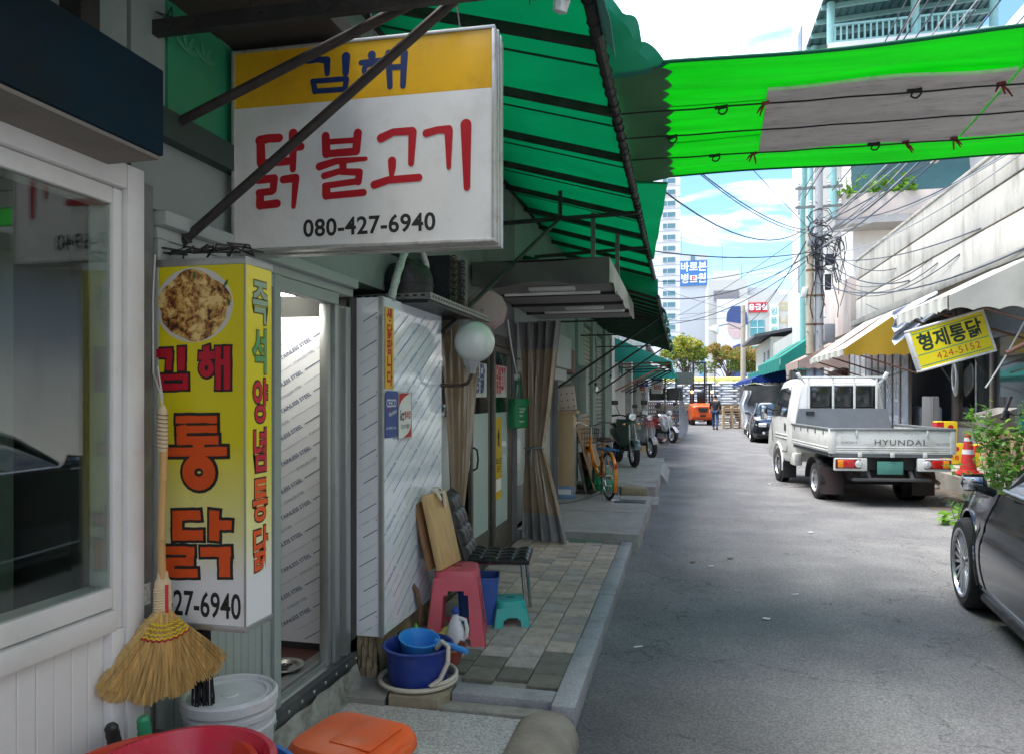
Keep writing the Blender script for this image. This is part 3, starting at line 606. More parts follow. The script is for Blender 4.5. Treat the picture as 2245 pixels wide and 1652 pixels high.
# next shop: narrow doors, mint pier, meter box
sdd = thing('mint_pier_shop', 'dim shop with patterned glass doors and mint green piers', 'shopfront', (-1.75, 9.8, 0), world=True)
G = MB(); G.b2((-1.95, 7.64, 2.05), (-1.752, 13.3, 4.3)); G.out('upper_wall', MINT, sdd)
PATT = mat('patterned_glass', (0.46, 0.52, 0.48), r=0.3, var=0.25, vs=25, coat=0.4)
def leafb(y0, y1, x):
    G = MB()
    for a, b in (((x-0.035, y0, 0.2), (x, y0+0.07, 2.04)), ((x-0.035, y1-0.07, 0.2), (x, y1, 2.04)), ((x-0.03, y0+0.07, 1.9), (x-0.003, y1-0.07, 2.04)), ((x-0.03, y0+0.07, 0.2), (x-0.003, y1-0.07, 0.62))): G.b2(a, b, 0.003)
    lf = G.out('door_leaf', mat('grey_door', (0.2, 0.21, 0.2), r=0.5, m=0.4), sdd)
    G = MB(); G.b2((x-0.022, y0+0.07, 0.62), (x-0.014, y1-0.07, 1.36)); G.out('patterned_pane', PATT, lf)
    G = MB(); G.b2((x-0.022, y0+0.07, 1.36), (x-0.016, y1-0.07, 1.9)); G.out('pane', GLASS, lf)
leafb(7.75, 8.5, -1.79); leafb(8.45, 9.2, -1.75); leafb(9.25, 9.95, -1.75)
G = MB(); G.b2((-1.86, 9.95, 0.1), (-1.70, 10.12, 2.3)); G.b2((-1.80, 10.0, 0.1), (-1.68, 10.06, 2.25)); G.out('pier', mat('grey_pier', (0, 0, 0)), sdd)
G = MB(); G.b2((-1.95, 10.12, 0.0), (-1.8, 12.2, 2.05)); G.out('wall', mat('dim_green_wall', (0.2, 0.235, 0.215), r=0.8, var=0.15, dirt=(0.08, 0.08, 0.07), da=0.5), sdd)
G = MB(); G.b2((-1.8, 8.9, 2.0), (-1.5, 10.1, 2.42), 0.01); G.b2((-1.78, 8.95, 1.84), (-1.55, 10.0, 1.995), 0.01); G.out('shutter_box', MINT2, sdd)
G = MB(); G.b2((-1.86, 12.2, 0.1), (-1.7, 12.6, 3.4)); G.out('mint_pier', MINT, sdd)
G = MB(); G.b2((-1.7, 12.22, 1.35), (-1.56, 12.5, 2.15), 0.01); G.out('meter_box', MINT2, sdd)
# shutters and piers down the lane
SHUT = mat('roller_shutter', (0.3, 0.285, 0.26), r=0.55, m=0.3, var=0.12, vs=2, dirt=(0.12, 0.1, 0.08), da=0.5)
SHUTB = mat('roller_shutter_buff', (0.36, 0.3, 0.24), r=0.55, m=0.2, var=0.12, vs=2, dirt=(0.12, 0.1, 0.08), da=0.5)
def shutter(par, y0, y1, x, z0, z1, m, n=None):
    pitch = 0.085; n = int((z1-z0)/pitch); s0 = None
    for i in range(n):
        zc = z0+(i+0.5)*pitch
        if s0 is None:
            G = MB(); G.prism([(-0.01, -0.04), (0.012, -0.036), (0.022, -0.01), (0.022, 0.012), (0.01, 0.038), (-0.01, 0.04)], y1-y0, frame((0, (y1-y0)/2, 0), (1, 0, 0), (0, 0, 1))); s0 = G.out('shutter_slat', m, par, local=True); s0.location = WORLD[par.name] @ Vector((x, (y0+y1)/2, zc))
        else: inst(s0, 'shutter_slat', par, (x, (y0+y1)/2, zc))
s5 = thing('shuttered_shop', 'closed shop with buff roller shutters between mint piers', 'shopfront', (-1.75, 15, 0), world=True)
shutter(s5, 12.65, 14.4, -1.79, 0.3, 3.0, SHUTB); shutter(s5, 15.0, 16.6, -1.79, 0.3, 3.0, SHUT)
G = MB(); G.b2((-1.86, 14.4, 0.1), (-1.71, 15.0, 3.4)); G.out('mint_pier', MINT, s5)
G = MB(); G.b2((-1.86, 16.6, 0.1), (-1.69, 17.4, 3.4)); G.out('mint_pier', MINT, s5)
G = MB(); G.b2((-1.95, 13.3, 3.0), (-1.752, 17.45, 4.4)); G.out('upper_wall', MINT, s5)
s6 = thing('white_walled_shop', 'white plastered shop end with grey roller shutters beyond', 'shopfront', (-1.75, 22, 0), world=True)
WPL = mat('white_plaster', (0.6, 0.6, 0.57), r=0.85, var=0.08, vs=1.5, dirt=(0.3, 0.28, 0.24), da=0.6, ds=0.8, bump=0.2, bs=20)
G = MB(); G.b2((-1.95, 17.46, 0.1), (-1.62, 21.6, 4.6)); G.b2((-1.95, 21.6, 3.0), (-1.62, 34, 4.6)); G.b2((-1.9, 24.4, 0.1), (-1.62, 25.0, 3.0)); G.b2((-1.9, 28, 0.1), (-1.62, 28.6, 3.0)); G.b2((-1.95, 31.2, 0.1), (-1.62, 48, 3.2)); G.out('wall', WPL, s6)
for y0, y1 in ((21.6, 24.4), (25.0, 28.0), (28.6, 31.2)): shutter(s6, y0, y1, -1.78, 0.1, 3.0, SHUT)
G = MB(); G.b2((-1.66, 19.3, 2.2), (-1.61, 20.6, 3.4), 0.01); G.out('window', mat('dark_pane', (0.05, 0.06, 0.06), r=0.15), s6)
rf = MB(); rf.b2((-9, -6, 4.3), (-1.7, 48, 4.45)); rf.b2((-9, -6, 0), (-8.8, 48, 4.3)); rf.b2((-8.8, -6, 0), (-1.96, -5.9, 4.3)); rf.b2((-8.8, 47.9, 0), (-1.96, 48, 4.3))
tag(rf.out('row_roof', mat('roof_grey', (0.25, 0.25, 0.25), r=0.9)), 'flat grey roof and rear walls over the left shop row', 'roof')

# ================= SIGNS ON THE LEFT =================
NAVY = [[(0.3081,0.7064,0.0219),(0.3506,0.7092,0.0232),(0.3861,0.7032,0.0283)],[(0.3873,0.7031,0.0296),(0.3881,0.6527,0.0219)],[(0.4646,0.7097,0.0348),(0.4631,0.6492,0.027)],[(0.3307,0.6257,0.0232),(0.338,0.5879,0.0232)],[(0.3282,0.6277,0.0206),(0.4666,0.6258,0.0206)],[(0.4657,0.6213,0.0232),(0.4601,0.5839,0.0219)],[(0.338,0.5891,0.0206),(0.4615,0.5867,0.0206)],[(0.5677,0.7064,0.0322),(0.569,0.6937,0.027)],[(0.525,0.6807,0.0206),(0.61,0.6822,0.0219)],('o',0.5609,0.6523,0.0232,0.0206,0.0206),[(0.6345,0.7062,0.027),(0.6397,0.5818,0.0219)],[(0.6963,0.7017,0.0283),(0.6905,0.5802,0.0219)],[(0.6374,0.6527,0.0219),(0.6944,0.6516,0.0219)]]
RED = [[(0.1066,0.4172,0.0373),(0.1438,0.4228,0.0335),(0.1891,0.4214,0.0335)],[(0.1109,0.411,0.036),(0.1129,0.33,0.0373)],[(0.1128,0.327,0.0322),(0.2255,0.3298,0.0309)],[(0.2477,0.4346,0.0373),(0.2464,0.2976,0.0258)],[(0.2548,0.3807,0.0296),(0.28,0.3822,0.0309)],[(0.0997,0.2643,0.0309),(0.1685,0.2668,0.0322)],[(0.1683,0.2638,0.0322),(0.1639,0.2218,0.0296)],[(0.1035,0.2145,0.0283),(0.159,0.2178,0.0283)],[(0.1087,0.2106,0.0322),(0.1089,0.1669,0.036)],[(0.1101,0.1656,0.0309),(0.1805,0.1696,0.0322)],[(0.207,0.26,0.0309),(0.2585,0.2634,0.0322)],[(0.259,0.2591,0.0296),(0.2494,0.1542,0.0193)],[(0.3818,0.4149,0.0322),(0.3851,0.3478,0.0348)],[(0.5122,0.4172,0.0335),(0.5054,0.35,0.0322)],[(0.3873,0.3921,0.0219),(0.5046,0.3912,0.0219)],[(0.3851,0.3472,0.0283),(0.506,0.3487,0.0296)],[(0.3565,0.3006,0.0309),(0.423,0.3167,0.0258),(0.5436,0.3184,0.0167)],[(0.4523,0.3145,0.0296),(0.4525,0.2759,0.0283)],[(0.3758,0.2639,0.0258),(0.4342,0.2769,0.0245),(0.5188,0.2694,0.0283)],[(0.5187,0.2677,0.0283),(0.514,0.2341,0.0283)],[(0.3793,0.226,0.0245),(0.5141,0.2359,0.0245)],[(0.3843,0.221,0.0322),(0.3854,0.1898,0.0348)],[(0.3853,0.1868,0.0258),(0.535,0.192,0.027)],[(0.6047,0.3913,0.0335),(0.6535,0.4106,0.0283),(0.7268,0.4097,0.0296)],[(0.7286,0.4062,0.0322),(0.7225,0.2898,0.0232)],[(0.6481,0.3038,0.0322),(0.6484,0.2773,0.0296),(0.6458,0.2421,0.0155)],[(0.5783,0.2184,0.0309),(0.6338,0.2333,0.0283),(0.7525,0.2354,0.0283)],[(0.7815,0.3972,0.0296),(0.8247,0.4063,0.027),(0.8674,0.406,0.0296)],[(0.8672,0.4003,0.0322),(0.8676,0.2657,0.0167)],[(0.9328,0.4182,0.0412),(0.9364,0.188,0.0245)]]
CRIM = [[(0.0085,0.9207,0.0307),(0.0691,0.9217,0.0307)],[(0.0592,0.9241,0.0235),(0.0557,0.8631,0.0222)],[(0.1057,0.9408,0.0273),(0.1057,0.8621,0.0264)],[(0.0258,0.8461,0.0196),(0.028,0.7983,0.0196)],[(0.0159,0.8068,0.0222),(0.1323,0.8088,0.0222)],[(0.015,0.8404,0.0188),(0.1323,0.8418,0.0188)],[(0.1212,0.8475,0.0213),(0.1212,0.7982,0.0213)],[(0.2019,0.9436,0.0235),(0.2019,0.919,0.0235)],[(0.1721,0.9109,0.0264),(0.2337,0.9123,0.0264)],('o',0.2019,0.8699,0.0179,0.0205,0.0222),[(0.2464,0.9394,0.0213),(0.2464,0.798,0.0213)],[(0.2801,0.9409,0.0247),(0.2801,0.7979,0.0247)],[(0.2548,0.8884,0.0188),(0.2717,0.8883,0.0188)]]
ORAN = [[(0.0833,0.6977,0.0247),(0.2421,0.6999,0.0247)],[(0.1057,0.6785,0.0392),(0.1078,0.6157,0.0392)],[(0.0863,0.6643,0.0247),(0.2421,0.6675,0.0247)],[(0.0885,0.6262,0.029),(0.2472,0.6313,0.029)],[(0.1721,0.6258,0.0426),(0.1721,0.5936,0.0426)],[(0.0432,0.5877,0.0307),(0.2793,0.5939,0.0307)],('o',0.1729,0.5216,0.0405,0.0375,0.0461)]
TAK = [[(0.0718,0.3736,0.0325),(0.1793,0.3787,0.0325)],[(0.09,0.3874,0.0361),(0.09,0.2909,0.0361)],[(0.0718,0.3065,0.0349),(0.1895,0.3118,0.0349)],[(0.2314,0.3959,0.0385),(0.2314,0.2948,0.0385)],[(0.2463,0.3483,0.0325),(0.2968,0.3496,0.0325)],[(0.0413,0.2536,0.0288),(0.1565,0.258,0.0288)],[(0.1396,0.2602,0.03),(0.1384,0.212,0.03)],[(0.0474,0.2161,0.0288),(0.1535,0.2221,0.0288)],[(0.0608,0.2139,0.0349),(0.0596,0.1655,0.0349)],[(0.0443,0.1768,0.0288),(0.1685,0.1831,0.0288)],[(0.1793,0.256,0.0325),(0.2939,0.2615,0.0325)],[(0.2701,0.2587,0.0421),(0.2713,0.1765,0.0421)]]
def glyphs(S, M, m, parent, name, z=0.0003, dz=0.0004, cap='round', wadd=0.0, jag=0.0):
    G = MB(); k = 0
    for s in S:
        zz = z+k*0.00004; k += 1
        if s[0] == 'o': G.ring((s[1], s[2]), s[3], s[4], s[5], M, zz, dz, wadd=wadd)
        else:
            if jag:
                (x0, y0, w0), (x1, y1, w1) = s[0], s[-1]; n = 7
                s = [(x0+(x1-x0)*i/n+rnd(-jag, jag), y0+(y1-y0)*i/n+rnd(-jag, jag), w0+(w1-w0)*i/n+rnd(-jag, jag)*2) for i in range(n+1)]
            G.stroke(s, M, zz, dz, cap, wadd)
    return G.out(name, m, parent, smooth=None)
WHP = mat('sign_white', (0.72, 0.73, 0.7), r=0.35, var=0.05, vs=2, dirt=(0.35, 0.34, 0.28), da=0.25, ds=6, coat=0.2)
YBAND = mat('sign_ochre', (0.72, 0.4, 0.012), r=0.35, var=0.07, vs=2, dirt=(0.3, 0.18, 0.03), da=0.35, ds=5, coat=0.2)
PNAVY = mat('print_navy', (0.012, 0.03, 0.11), r=0.45); PRED = mat('print_brush_red', (0.42, 0.012, 0.02), r=0.45, var=0.1); PBLK = mat('print_black', (0, 0, 0))
bs_ = thing('hanging_sign', 'white and ochre hanging sign with big red brush letters and phone number', 'sign', (-1.19, 2.6, 2.19), world=True)
BX, BY = Vector((1, 0.03, 0)).normalized(), Vector((0, 0, 1)); BW, BH = 1.03, 0.76
BO = Vector((-1.70, 2.53, 2.195)); BM = frame(BO, BX, BY); BN = BM.to_3x3() @ Vector((0, 0, 1))
G = MB(); G.T = BM; G.b2((0.003, 0.003, -0.13), (BW-0.003, BH-0.003, -0.006), 0.004); G.out('case', mat('sign_case', (0.62, 0.62, 0.58), r=0.45, dirt=(0.2, 0.17, 0.12), da=0.5, ds=7), bs_)
G = MB(); G.T = BM; G.b2((0, 0, -0.006), (BW, 0.5465, 0.0)); G.out('white_face', WHP, bs_)
G = MB(); G.T = BM; G.b2((0, 0.5465, -0.006), (BW, BH, 0.0002)); G.out('ochre_face', YBAND, bs_)
G = MB(); G.T = BM
for a, b in (((-0.012, -0.012, -0.14), (BW+0.012, 0.0, 0.006)), ((-0.012, BH, -0.14), (BW+0.012, BH+0.012, 0.006)), ((-0.012, 0, -0.14), (0.0, BH, 0.006)), ((BW, 0, -0.14), (BW+0.012, BH, 0.006)), ((BW+0.012, -0.012, -0.09), (BW+0.018, BH+0.01, -0.075)), ((BW+0.012, -0.012, -0.045), (BW+0.018, BH+0.01, -0.03)), ((-0.012, -0.017, -0.08), (BW+0.012, -0.012, -0.06))): G.b2(a, b, 0.002)
G.out('rim', mat('sign_rim', (0.5, 0.5, 0.47), r=0.4, m=0.4, dirt=(0.12, 0.08, 0.05), da=0.6, ds=12), bs_)
glyphs(NAVY, BM, PNAVY, bs_, 'navy_lettering'); glyphs(RED, BM, PRED, bs_, 'red_lettering')
G = MB(); text(G, '080-427-6940', BM @ TM((0.553, 0.066, 0.0006), (0, 0, 0.4)), 0.092, 0.022, 0.98, 1.04); G.out('phone_number', PBLK, bs_, smooth=None)
G = MB()
for x in (0.1, 0.55, 0.9): G.tube(sag(BM @ Vector((x, BH+0.01, -0.05)), Vector((BO.x+x*0.9, 2.66, 3.55)), 0.0, 6), 0.004, 6)
G.out('hanging_wire', DSTEEL, bs_)

# tall yellow projecting sign
cs = thing('column_sign', 'tall yellow projecting sign with fried chicken picture and outlined letters', 'sign', (-1.58, 2.23, 0.85), world=True)
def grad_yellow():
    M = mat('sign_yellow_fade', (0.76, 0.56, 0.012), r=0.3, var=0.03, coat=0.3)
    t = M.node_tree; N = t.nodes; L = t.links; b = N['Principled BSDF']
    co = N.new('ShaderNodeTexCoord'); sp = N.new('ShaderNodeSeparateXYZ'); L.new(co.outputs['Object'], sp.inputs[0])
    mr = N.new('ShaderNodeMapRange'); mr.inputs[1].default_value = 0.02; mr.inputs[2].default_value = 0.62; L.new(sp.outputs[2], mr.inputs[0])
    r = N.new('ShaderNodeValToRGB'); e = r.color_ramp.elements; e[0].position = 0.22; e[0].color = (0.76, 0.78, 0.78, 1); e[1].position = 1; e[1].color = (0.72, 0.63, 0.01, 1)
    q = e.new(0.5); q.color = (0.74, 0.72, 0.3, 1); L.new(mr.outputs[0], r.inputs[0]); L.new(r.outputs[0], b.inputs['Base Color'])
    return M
YF = grad_yellow()
CM = frame((-1.75, 2.15, 0.847), (1, 0, 0), (0, 0, 1)); SM = frame((-1.405, 2.15, 0.847), (0, 1, 0), (0, 0, 1)); CW, CH, CD = 0.345, 1.23, 0.155
G = MB(); G.b2((-1.75, 2.152, 0.86), (-1.407, 2.305, 2.06)); G.out('case', ALU, cs)
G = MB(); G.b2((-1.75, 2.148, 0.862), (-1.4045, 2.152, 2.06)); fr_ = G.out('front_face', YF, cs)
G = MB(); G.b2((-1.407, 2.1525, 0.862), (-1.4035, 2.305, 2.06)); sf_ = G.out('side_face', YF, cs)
G = MB()
for a, b in (((-1.752, 2.144, 2.06), (-1.4, 2.31, 2.085)), ((-1.752, 2.144, 0.842), (-1.4, 2.31, 0.862)), ((-1.408, 2.1455, 0.862), (-1.4015, 2.151, 2.06))): G.b2(a, b, 0.002)
G.out('trim', ALU, cs)
CM2 = CM @ TM((0, 0, 0.0025)); SM2 = SM @ TM((0, 0, 0.0025))
ORG = mat('print_orange', (0.72, 0.09, 0.012), r=0.4); CRM = mat('print_crimson', (0.5, 0.012, 0.03), r=0.4); GRN = mat('print_green', (0.1, 0.33, 0.12), r=0.4); GRNP = mat('print_green_faded', (0.28, 0.4, 0.27), r=0.45)
random.seed(3)
for S, m, wa in ((CRIM, CRM, 0.014), (ORAN, ORG, 0.021), (TAK, ORG, 0.019)):
    st_ = random.getstate(); glyphs(S, CM2, PBLK, fr_, 'letter_outline', 0.0002, 0.0004, 'flat', wa, 0.0008); random.setstate(st_)
    glyphs(S, CM2, m, fr_, 'lettering', 0.0022, 0.0006, 'flat', 0.0, 0.0008)
G = MB(); text(G, '427-6940', CM2 @ TM((0.182, 0.075, 0.0004)), 0.118, 0.016, 0.66); G.out('phone_number', PBLK, fr_, smooth=None)
for i, (chv, m) in enumerate(zip('즉석양념통닭', (GRNP, GRN, CRM, CRM, ORG, ORG))):
    z = 1.085-i*0.168
    G = MB(); text(G, chv, SM2 @ TM((0.083, z, 0.0002)), 0.158, 0.055, 0.66); G.out('letter_outline', PBLK if i > 1 else mat('print_olive', (0.13, 0.12, 0.02)), sf_, smooth=None)
    G = MB(); text(G, chv, SM2 @ TM((0.083, z, 0.001)), 0.158, 0.022, 0.66); G.out('lettering', m, sf_, smooth=None)
def chicken_mat():
    M = mat('fried_chicken_print', (0.3, 0.17, 0.05), r=0.35, coat=0.3)
    t = M.node_tree; N = t.nodes; L = t.links; b = N['Principled BSDF']; co = N.new('ShaderNodeTexCoord')
    n0 = N.new('ShaderNodeTexNoise'); n0.inputs['Scale'].default_value = 16; n0.inputs['Detail'].default_value = 5; L.new(co.outputs['Object'], n0.inputs['Vector'])
    ad = N.new('ShaderNodeMix'); ad.data_type = 'RGBA'; ad.blend_type = 'LINEAR_LIGHT'; ad.inputs[0].default_value = 0.035; L.new(co.outputs['Object'], ad.inputs[6]); L.new(n0.outputs['Color'], ad.inputs[7])
    v = N.new('ShaderNodeTexVoronoi'); v.inputs['Scale'].default_value = 24; v.feature = 'SMOOTH_F1'; L.new(ad.outputs[2], v.inputs['Vector'])
    n = N.new('ShaderNodeTexNoise'); n.inputs['Scale'].default_value = 60; n.inputs['Detail'].default_value = 4; n.inputs['Roughness'].default_value = 0.6; L.new(ad.outputs[2], n.inputs['Vector'])
    mm = N.new('ShaderNodeMath'); mm.operation = 'MULTIPLY_ADD'; mm.inputs[1].default_value = 1.1; L.new(n.outputs['Fac'], mm.inputs[0])
    iv = N.new('ShaderNodeMath'); iv.operation = 'MULTIPLY'; iv.inputs[1].default_value = -0.7; L.new(v.outputs['Distance'], iv.inputs[0]); L.new(iv.outputs[0], mm.inputs[2])
    r = N.new('ShaderNodeValToRGB'); e = r.color_ramp.elements; e[0].position = 0.0; e[0].color = (0.04, 0.012, 0.005, 1); e[1].position = 0.42; e[1].color = (0.8, 0.6, 0.24, 1)
    q = e.new(0.1); q.color = (0.24, 0.085, 0.02, 1); q = e.new(0.24); q.color = (0.56, 0.33, 0.09, 1); L.new(mm.outputs[0], r.inputs[0]); L.new(r.outputs[0], b.inputs['Base Color'])
    return M
G = MB(); G.T = CM2; G.lathe([(0, 0.0012), (1, 0.0012), (1, 0)], 48, (0.152, 1.082, 0), sx=0.148, sy=0.126); pc = G.out('picture_plate', mat('plate_print', (0.6, 0.6, 0.56), r=0.35), fr_)
G = MB(); G.T = CM2
pts = [(0.152+(0.137+0.008*math.sin(a*5)+0.004*math.sin(a*11))*math.cos(a), 1.08+(0.115+0.008*math.sin(a*4+1))*math.sin(a)) for a in [2*math.pi*i/72 for i in range(72)]]
G.prism(pts, 0.0006, TM((0, 0, 0.0012))); G.out('chicken_print', chicken_mat(), fr_)
G = MB(); G.T = CM2
for x, y, a in ((0.155, 1.18, 80), (0.275, 1.15, 60), (0.285, 1.09, -70)): G.stroke([(x-0.015*math.cos(R(a)), y-0.015*math.sin(R(a)), 0.002), (x, y, 0.012), (x+0.015*math.cos(R(a)), y+0.015*math.sin(R(a)), 0.002)], Matrix.Identity(4), 0.0019, 0.0004)
G.out('garnish_print', mat('garnish', (0.05, 0.14, 0.04)), fr_, smooth=None)
G = MB()
for k in range(5):
    p0 = Vector((-1.72+k*0.07, 2.2, 2.09)); G.tube([p0+Vector((math.sin(i*1.9+k)*0.04, math.cos(i*1.3+k)*0.05, 0.012+0.03*abs(math.sin(i*0.9+k)))) for i in range(9)], 0.004, 6)
tag(G.out('loose_cable', DSTEEL), 'tangle of black cable lying on top of the yellow sign', 'cable')

# broom hanging in front of the yellow sign
br = thing('straw_broom', 'straw broom with bamboo handle hanging beside the yellow sign', 'broom', (-1.625, 2.03, 0.63), 56)
BAM = mat('bamboo', (0.55, 0.33, 0.12), r=0.45, var=0.18, vs=9, stretch=(1, 1, 0.15), dirt=(0.25, 0.13, 0.05), da=0.5, ds=6)
STRAW = mat('straw', (0.66, 0.46, 0.18), r=0.7, var=0.4, vs=90, stretch=(1, 1, 0.05), orand=0.05)
G = MB(); hz = [0.36, 0.5, 0.53, 0.535, 0.54, 0.72, 0.725, 0.73, 0.82]; G.tube([(0.004*math.sin(z*9), 0, z) for z in hz], [0.0125, 0.0125, 0.0125, 0.0145, 0.0125, 0.012, 0.0138, 0.012, 0.012], 12); G.out('handle', BAM, br)
G = MB(); G.tube([(0, 0, 0.815), (0, 0, 0.83), (0, 0, 0.9), (0, 0, 0.95), (0, 0, 0.965)], [0.0125, 0.0165, 0.0155, 0.0135, 0.005], 12); G.out('grip_wrap', mat('pale_wrap', (0.62, 0.5, 0.32), r=0.7, bump=0.6, bs=60), br)
G = MB()
for i in range(9): G.lathe([(0.0165, -0.0012), (0.018, 0), (0.0165, 0.0012)], 12, (0, 0, 0.83+i*0.013), (8, 5, 0))
G.out('grip_cord', mat('brown_cord', (0.13, 0.06, 0.03), r=0.8), br)
G = MB()
for i in range(12): z = 0.3+i*0.0085; w_ = 0.03 if i < 10 else 0.024; G.lathe([(w_-0.004, -0.004), (w_, 0), (w_-0.004, 0.004)], 16, (0, 0, z), sy=0.6)
G.lathe([(0.026, 0.295), (0.026, 0.395), (0.018, 0.41), (0.016, 0.43)], 16, sy=0.62); G.out('collar', mat('pale_wrap', (0, 0, 0)), br)
G = MB(); G.sheet(lambda u, v: (0.002+0.01*u, -0.0185, 0.3+0.09*v), 2, 8, 0.002); G.out('red_ribbon', mat('red_ribbon', (0.5, 0.02, 0.04), r=0.4), br)
random.seed(11); G = MB()
def fan(a, r): return Vector((math.sin(a)*r, 0, 0.34-math.cos(a)*r))
for i in range(1500):
    a = R(rnd(-41, 41)); lay = rnd(-1, 1); a += 0
    r1 = 0.30+0.02*abs(math.sin(a*9))+rnd(-0.006, 0.006); d0 = 0.028*lay; nb_ = 4
    ctl = [fan(a*0.6, 0.03)+Vector((0, d0*0.5, 0)), fan(a*0.92, 0.11)+Vector((0, d0, 0)), fan(a+rnd(-0.02, 0.02), 0.2)+Vector((0, d0*1.1, 0)), fan(a+rnd(-0.035, 0.035), r1)+Vector((0, d0*0.9+rnd(-0.006, 0.006), 0))]
    w_ = rnd(0.0008, 0.0016)
    for sgn in (0,):
        A = [G.v(p+Vector((w_, 0, 0))) for p in ctl]; Bv = [G.v(p-Vector((w_, 0, 0))) for p in ctl]; C = [G.v(p+Vector((0, -w_*1.6, 0))) for p in ctl]
        for k in range(3): G.f([A[k], A[k+1], C[k+1], C[k]]); G.f([C[k], C[k+1], Bv[k+1], Bv[k]]); G.f([Bv[k], Bv[k+1], A[k+1], A[k]])
o = G.out('bristles', STRAW, br, smooth=None); struct(o, 'stuff')
G = MB(); G.lathe([(0.028, 0), (0.026, 0.03)], 16, (0, 0, 0.29), sy=0.6); G.sheet(lambda u, v: (fan(R(-36+72*u), 0.03+0.26*v)+Vector((0, 0.018*math.cos((u-0.5)*2.6), 0))), 16, 8, 0.03); G.out('brush_core', mat('straw_dark', (0.45, 0.28, 0.09), r=0.8, var=0.4, vs=60, stretch=(1, 1, 0.1)), br)
for k, (rr, m) in enumerate(((0.075, 'y'), (0.09, 'y'), (0.105, 'y'), (0.118, 'y'), (0.124, 'r'))):
    G = MB(); n = 26
    for sd_ in (-1, 1): G.tube([fan(R(-36+72*i/n), rr+0.003*math.sin(i*2.1))+Vector((0, sd_*(0.031+0.0025*math.cos(i*2.1)), 0)) for i in range(n+1)], 0.0028, 6)
    G.out('stitching', mat('yellow_thread', (0.75, 0.58, 0.03), r=0.5) if m == 'y' else mat('red_thread', (0.4, 0.01, 0.02), r=0.5), br)
G = MB(); G.tube([(-1.735, 2.13, 2.1), (-1.735, 2.12, 1.95), (-1.73, 2.115, 1.7), (-1.64, 2.04, 1.63), (-1.626, 2.03, 1.59), (-1.63, 2.035, 1.62), (-1.7, 2.1, 1.72)], 0.0032, 6)
tag(G.out('wire_loop', mat('pale_wire', (0.6, 0.6, 0.56), r=0.5)), 'thin pale wire loop holding the straw broom', 'wire')

# stickers on the cooler
for nm, lab, y0, y1, z0, z1 in (('yellow_banner', 'narrow yellow paper banner with red letters on the cooler', 3.745, 3.865, 1.665, 2.115), ('blue_sticker', 'blue rounded pest control sticker on the cooler side', 3.745, 3.92, 1.395, 1.655), ('white_sticker', 'white and red security sticker in a frame on the cooler', 3.93, 4.145, 1.375, 1.65)):
    t_ = thing(nm, lab, 'sticker', (-1.588, (y0+y1)/2, z0), world=True); FMx = frame((-1.586, y0, z0), (0, 1, 0), (0, 0, 1)); w_, h_ = y1-y0, z1-z0
    G = MB(); G.T = FMx
    if nm == 'yellow_banner':
        G.b2((0, 0, -0.003), (w_, h_, 0.0)); G.out('sheet', mat('banner_ochre', (0.72, 0.4, 0.01), r=0.4), t_)
        G = MB()
        for i, c_ in enumerate('생닭팝니다'): text(G, c_, FMx @ TM((w_/2, h_-0.052-i*0.086, 0.001)), 0.088, 0.035)
        G.out('lettering', mat('print_red', (0, 0, 0)), t_, smooth=None)
    elif nm == 'blue_sticker':
        G.prism([(0, 0), (w_-0.03, 0), (w_-0.008, 0.01), (w_, 0.03), (w_, h_), (0.035, h_), (0.01, h_-0.01), (0, h_-0.035)], 0.003, TM((0, 0, -0.003))); G.out('sheet', mat('sticker_blue', (0.02, 0.06, 0.27), r=0.4), t_)
        G = MB(); text(G, 'CESCO', FMx @ TM((w_*0.5, h_*0.73, 0.001)), 0.062, 0.012, 0.72); text(G, 'Members', FMx @ TM((w_*0.62, h_*0.53, 0.001), (0, 0, 12)), 0.038, 0.004, 0.8); text(G, '세스코멤버스 Zone', FMx @ TM((w_*0.48, h_*0.2, 0.001)), 0.018, 0.01); G.out('lettering', mat('print_white', (0.8, 0.8, 0.8), r=0.5), t_, smooth=None)
        G = MB(); G.stroke([(w_*0.2, h_*0.63, 0.002), (w_*0.3, h_*0.595, 0.012), (w_*0.42, h_*0.63, 0.002)], FMx, 0.0006, 0.0006); G.out('smile_mark', mat('print_red', (0, 0, 0)), t_, smooth=None)
    else:
        G.b2((0.008, 0.008, -0.003), (w_-0.008, h_-0.008, 0.0)); G.out('sheet', mat('paper_white', (0, 0, 0)), t_)
        G = MB(); G.T = FMx
        for a, b in (((0, 0), (w_, 0.008)), ((0, h_-0.008), (w_, h_)), ((0, 0.008), (0.008, h_-0.008)), ((w_-0.008, 0.008), (w_, h_-0.008))): G.b2((*a, -0.003), (*b, 0.003))
        G.out('frame', ALU, t_)
        G = MB(); G.prism([(0.01, h_-0.01), (0.01, h_*0.55)]+[(0.01+0.9*w_*(i/8)**1.8, h_*0.55+(h_*0.44)*(i/8)**0.6) for i in range(1, 9)], 0.0008, FMx); G.prism([(w_-0.01, 0.01), (w_-0.01, h_*0.35)]+[(w_-0.01-0.6*w_*(i/8)**1.8, h_*0.35-(h_*0.32)*(i/8)**0.6) for i in range(1, 9)], 0.0008, FMx); text(G, '텔레캅', FMx @ TM((w_*0.68, h_*0.5, 0.0015)), 0.052, 0.012, 0.75); G.out('red_print', mat('print_red', (0, 0, 0)), t_, smooth=None)
        G = MB(); text(G, 'kt', FMx @ TM((w_*0.28, h_*0.5, 0.0015)), 0.085, 0.016, 0.85); text(G, 'CCTV 작동중', FMx @ TM((w_*0.52, h_*0.26, 0.0015)), 0.03, 0.008, 0.8); G.out('black_print', PBLK, t_, smooth=None)

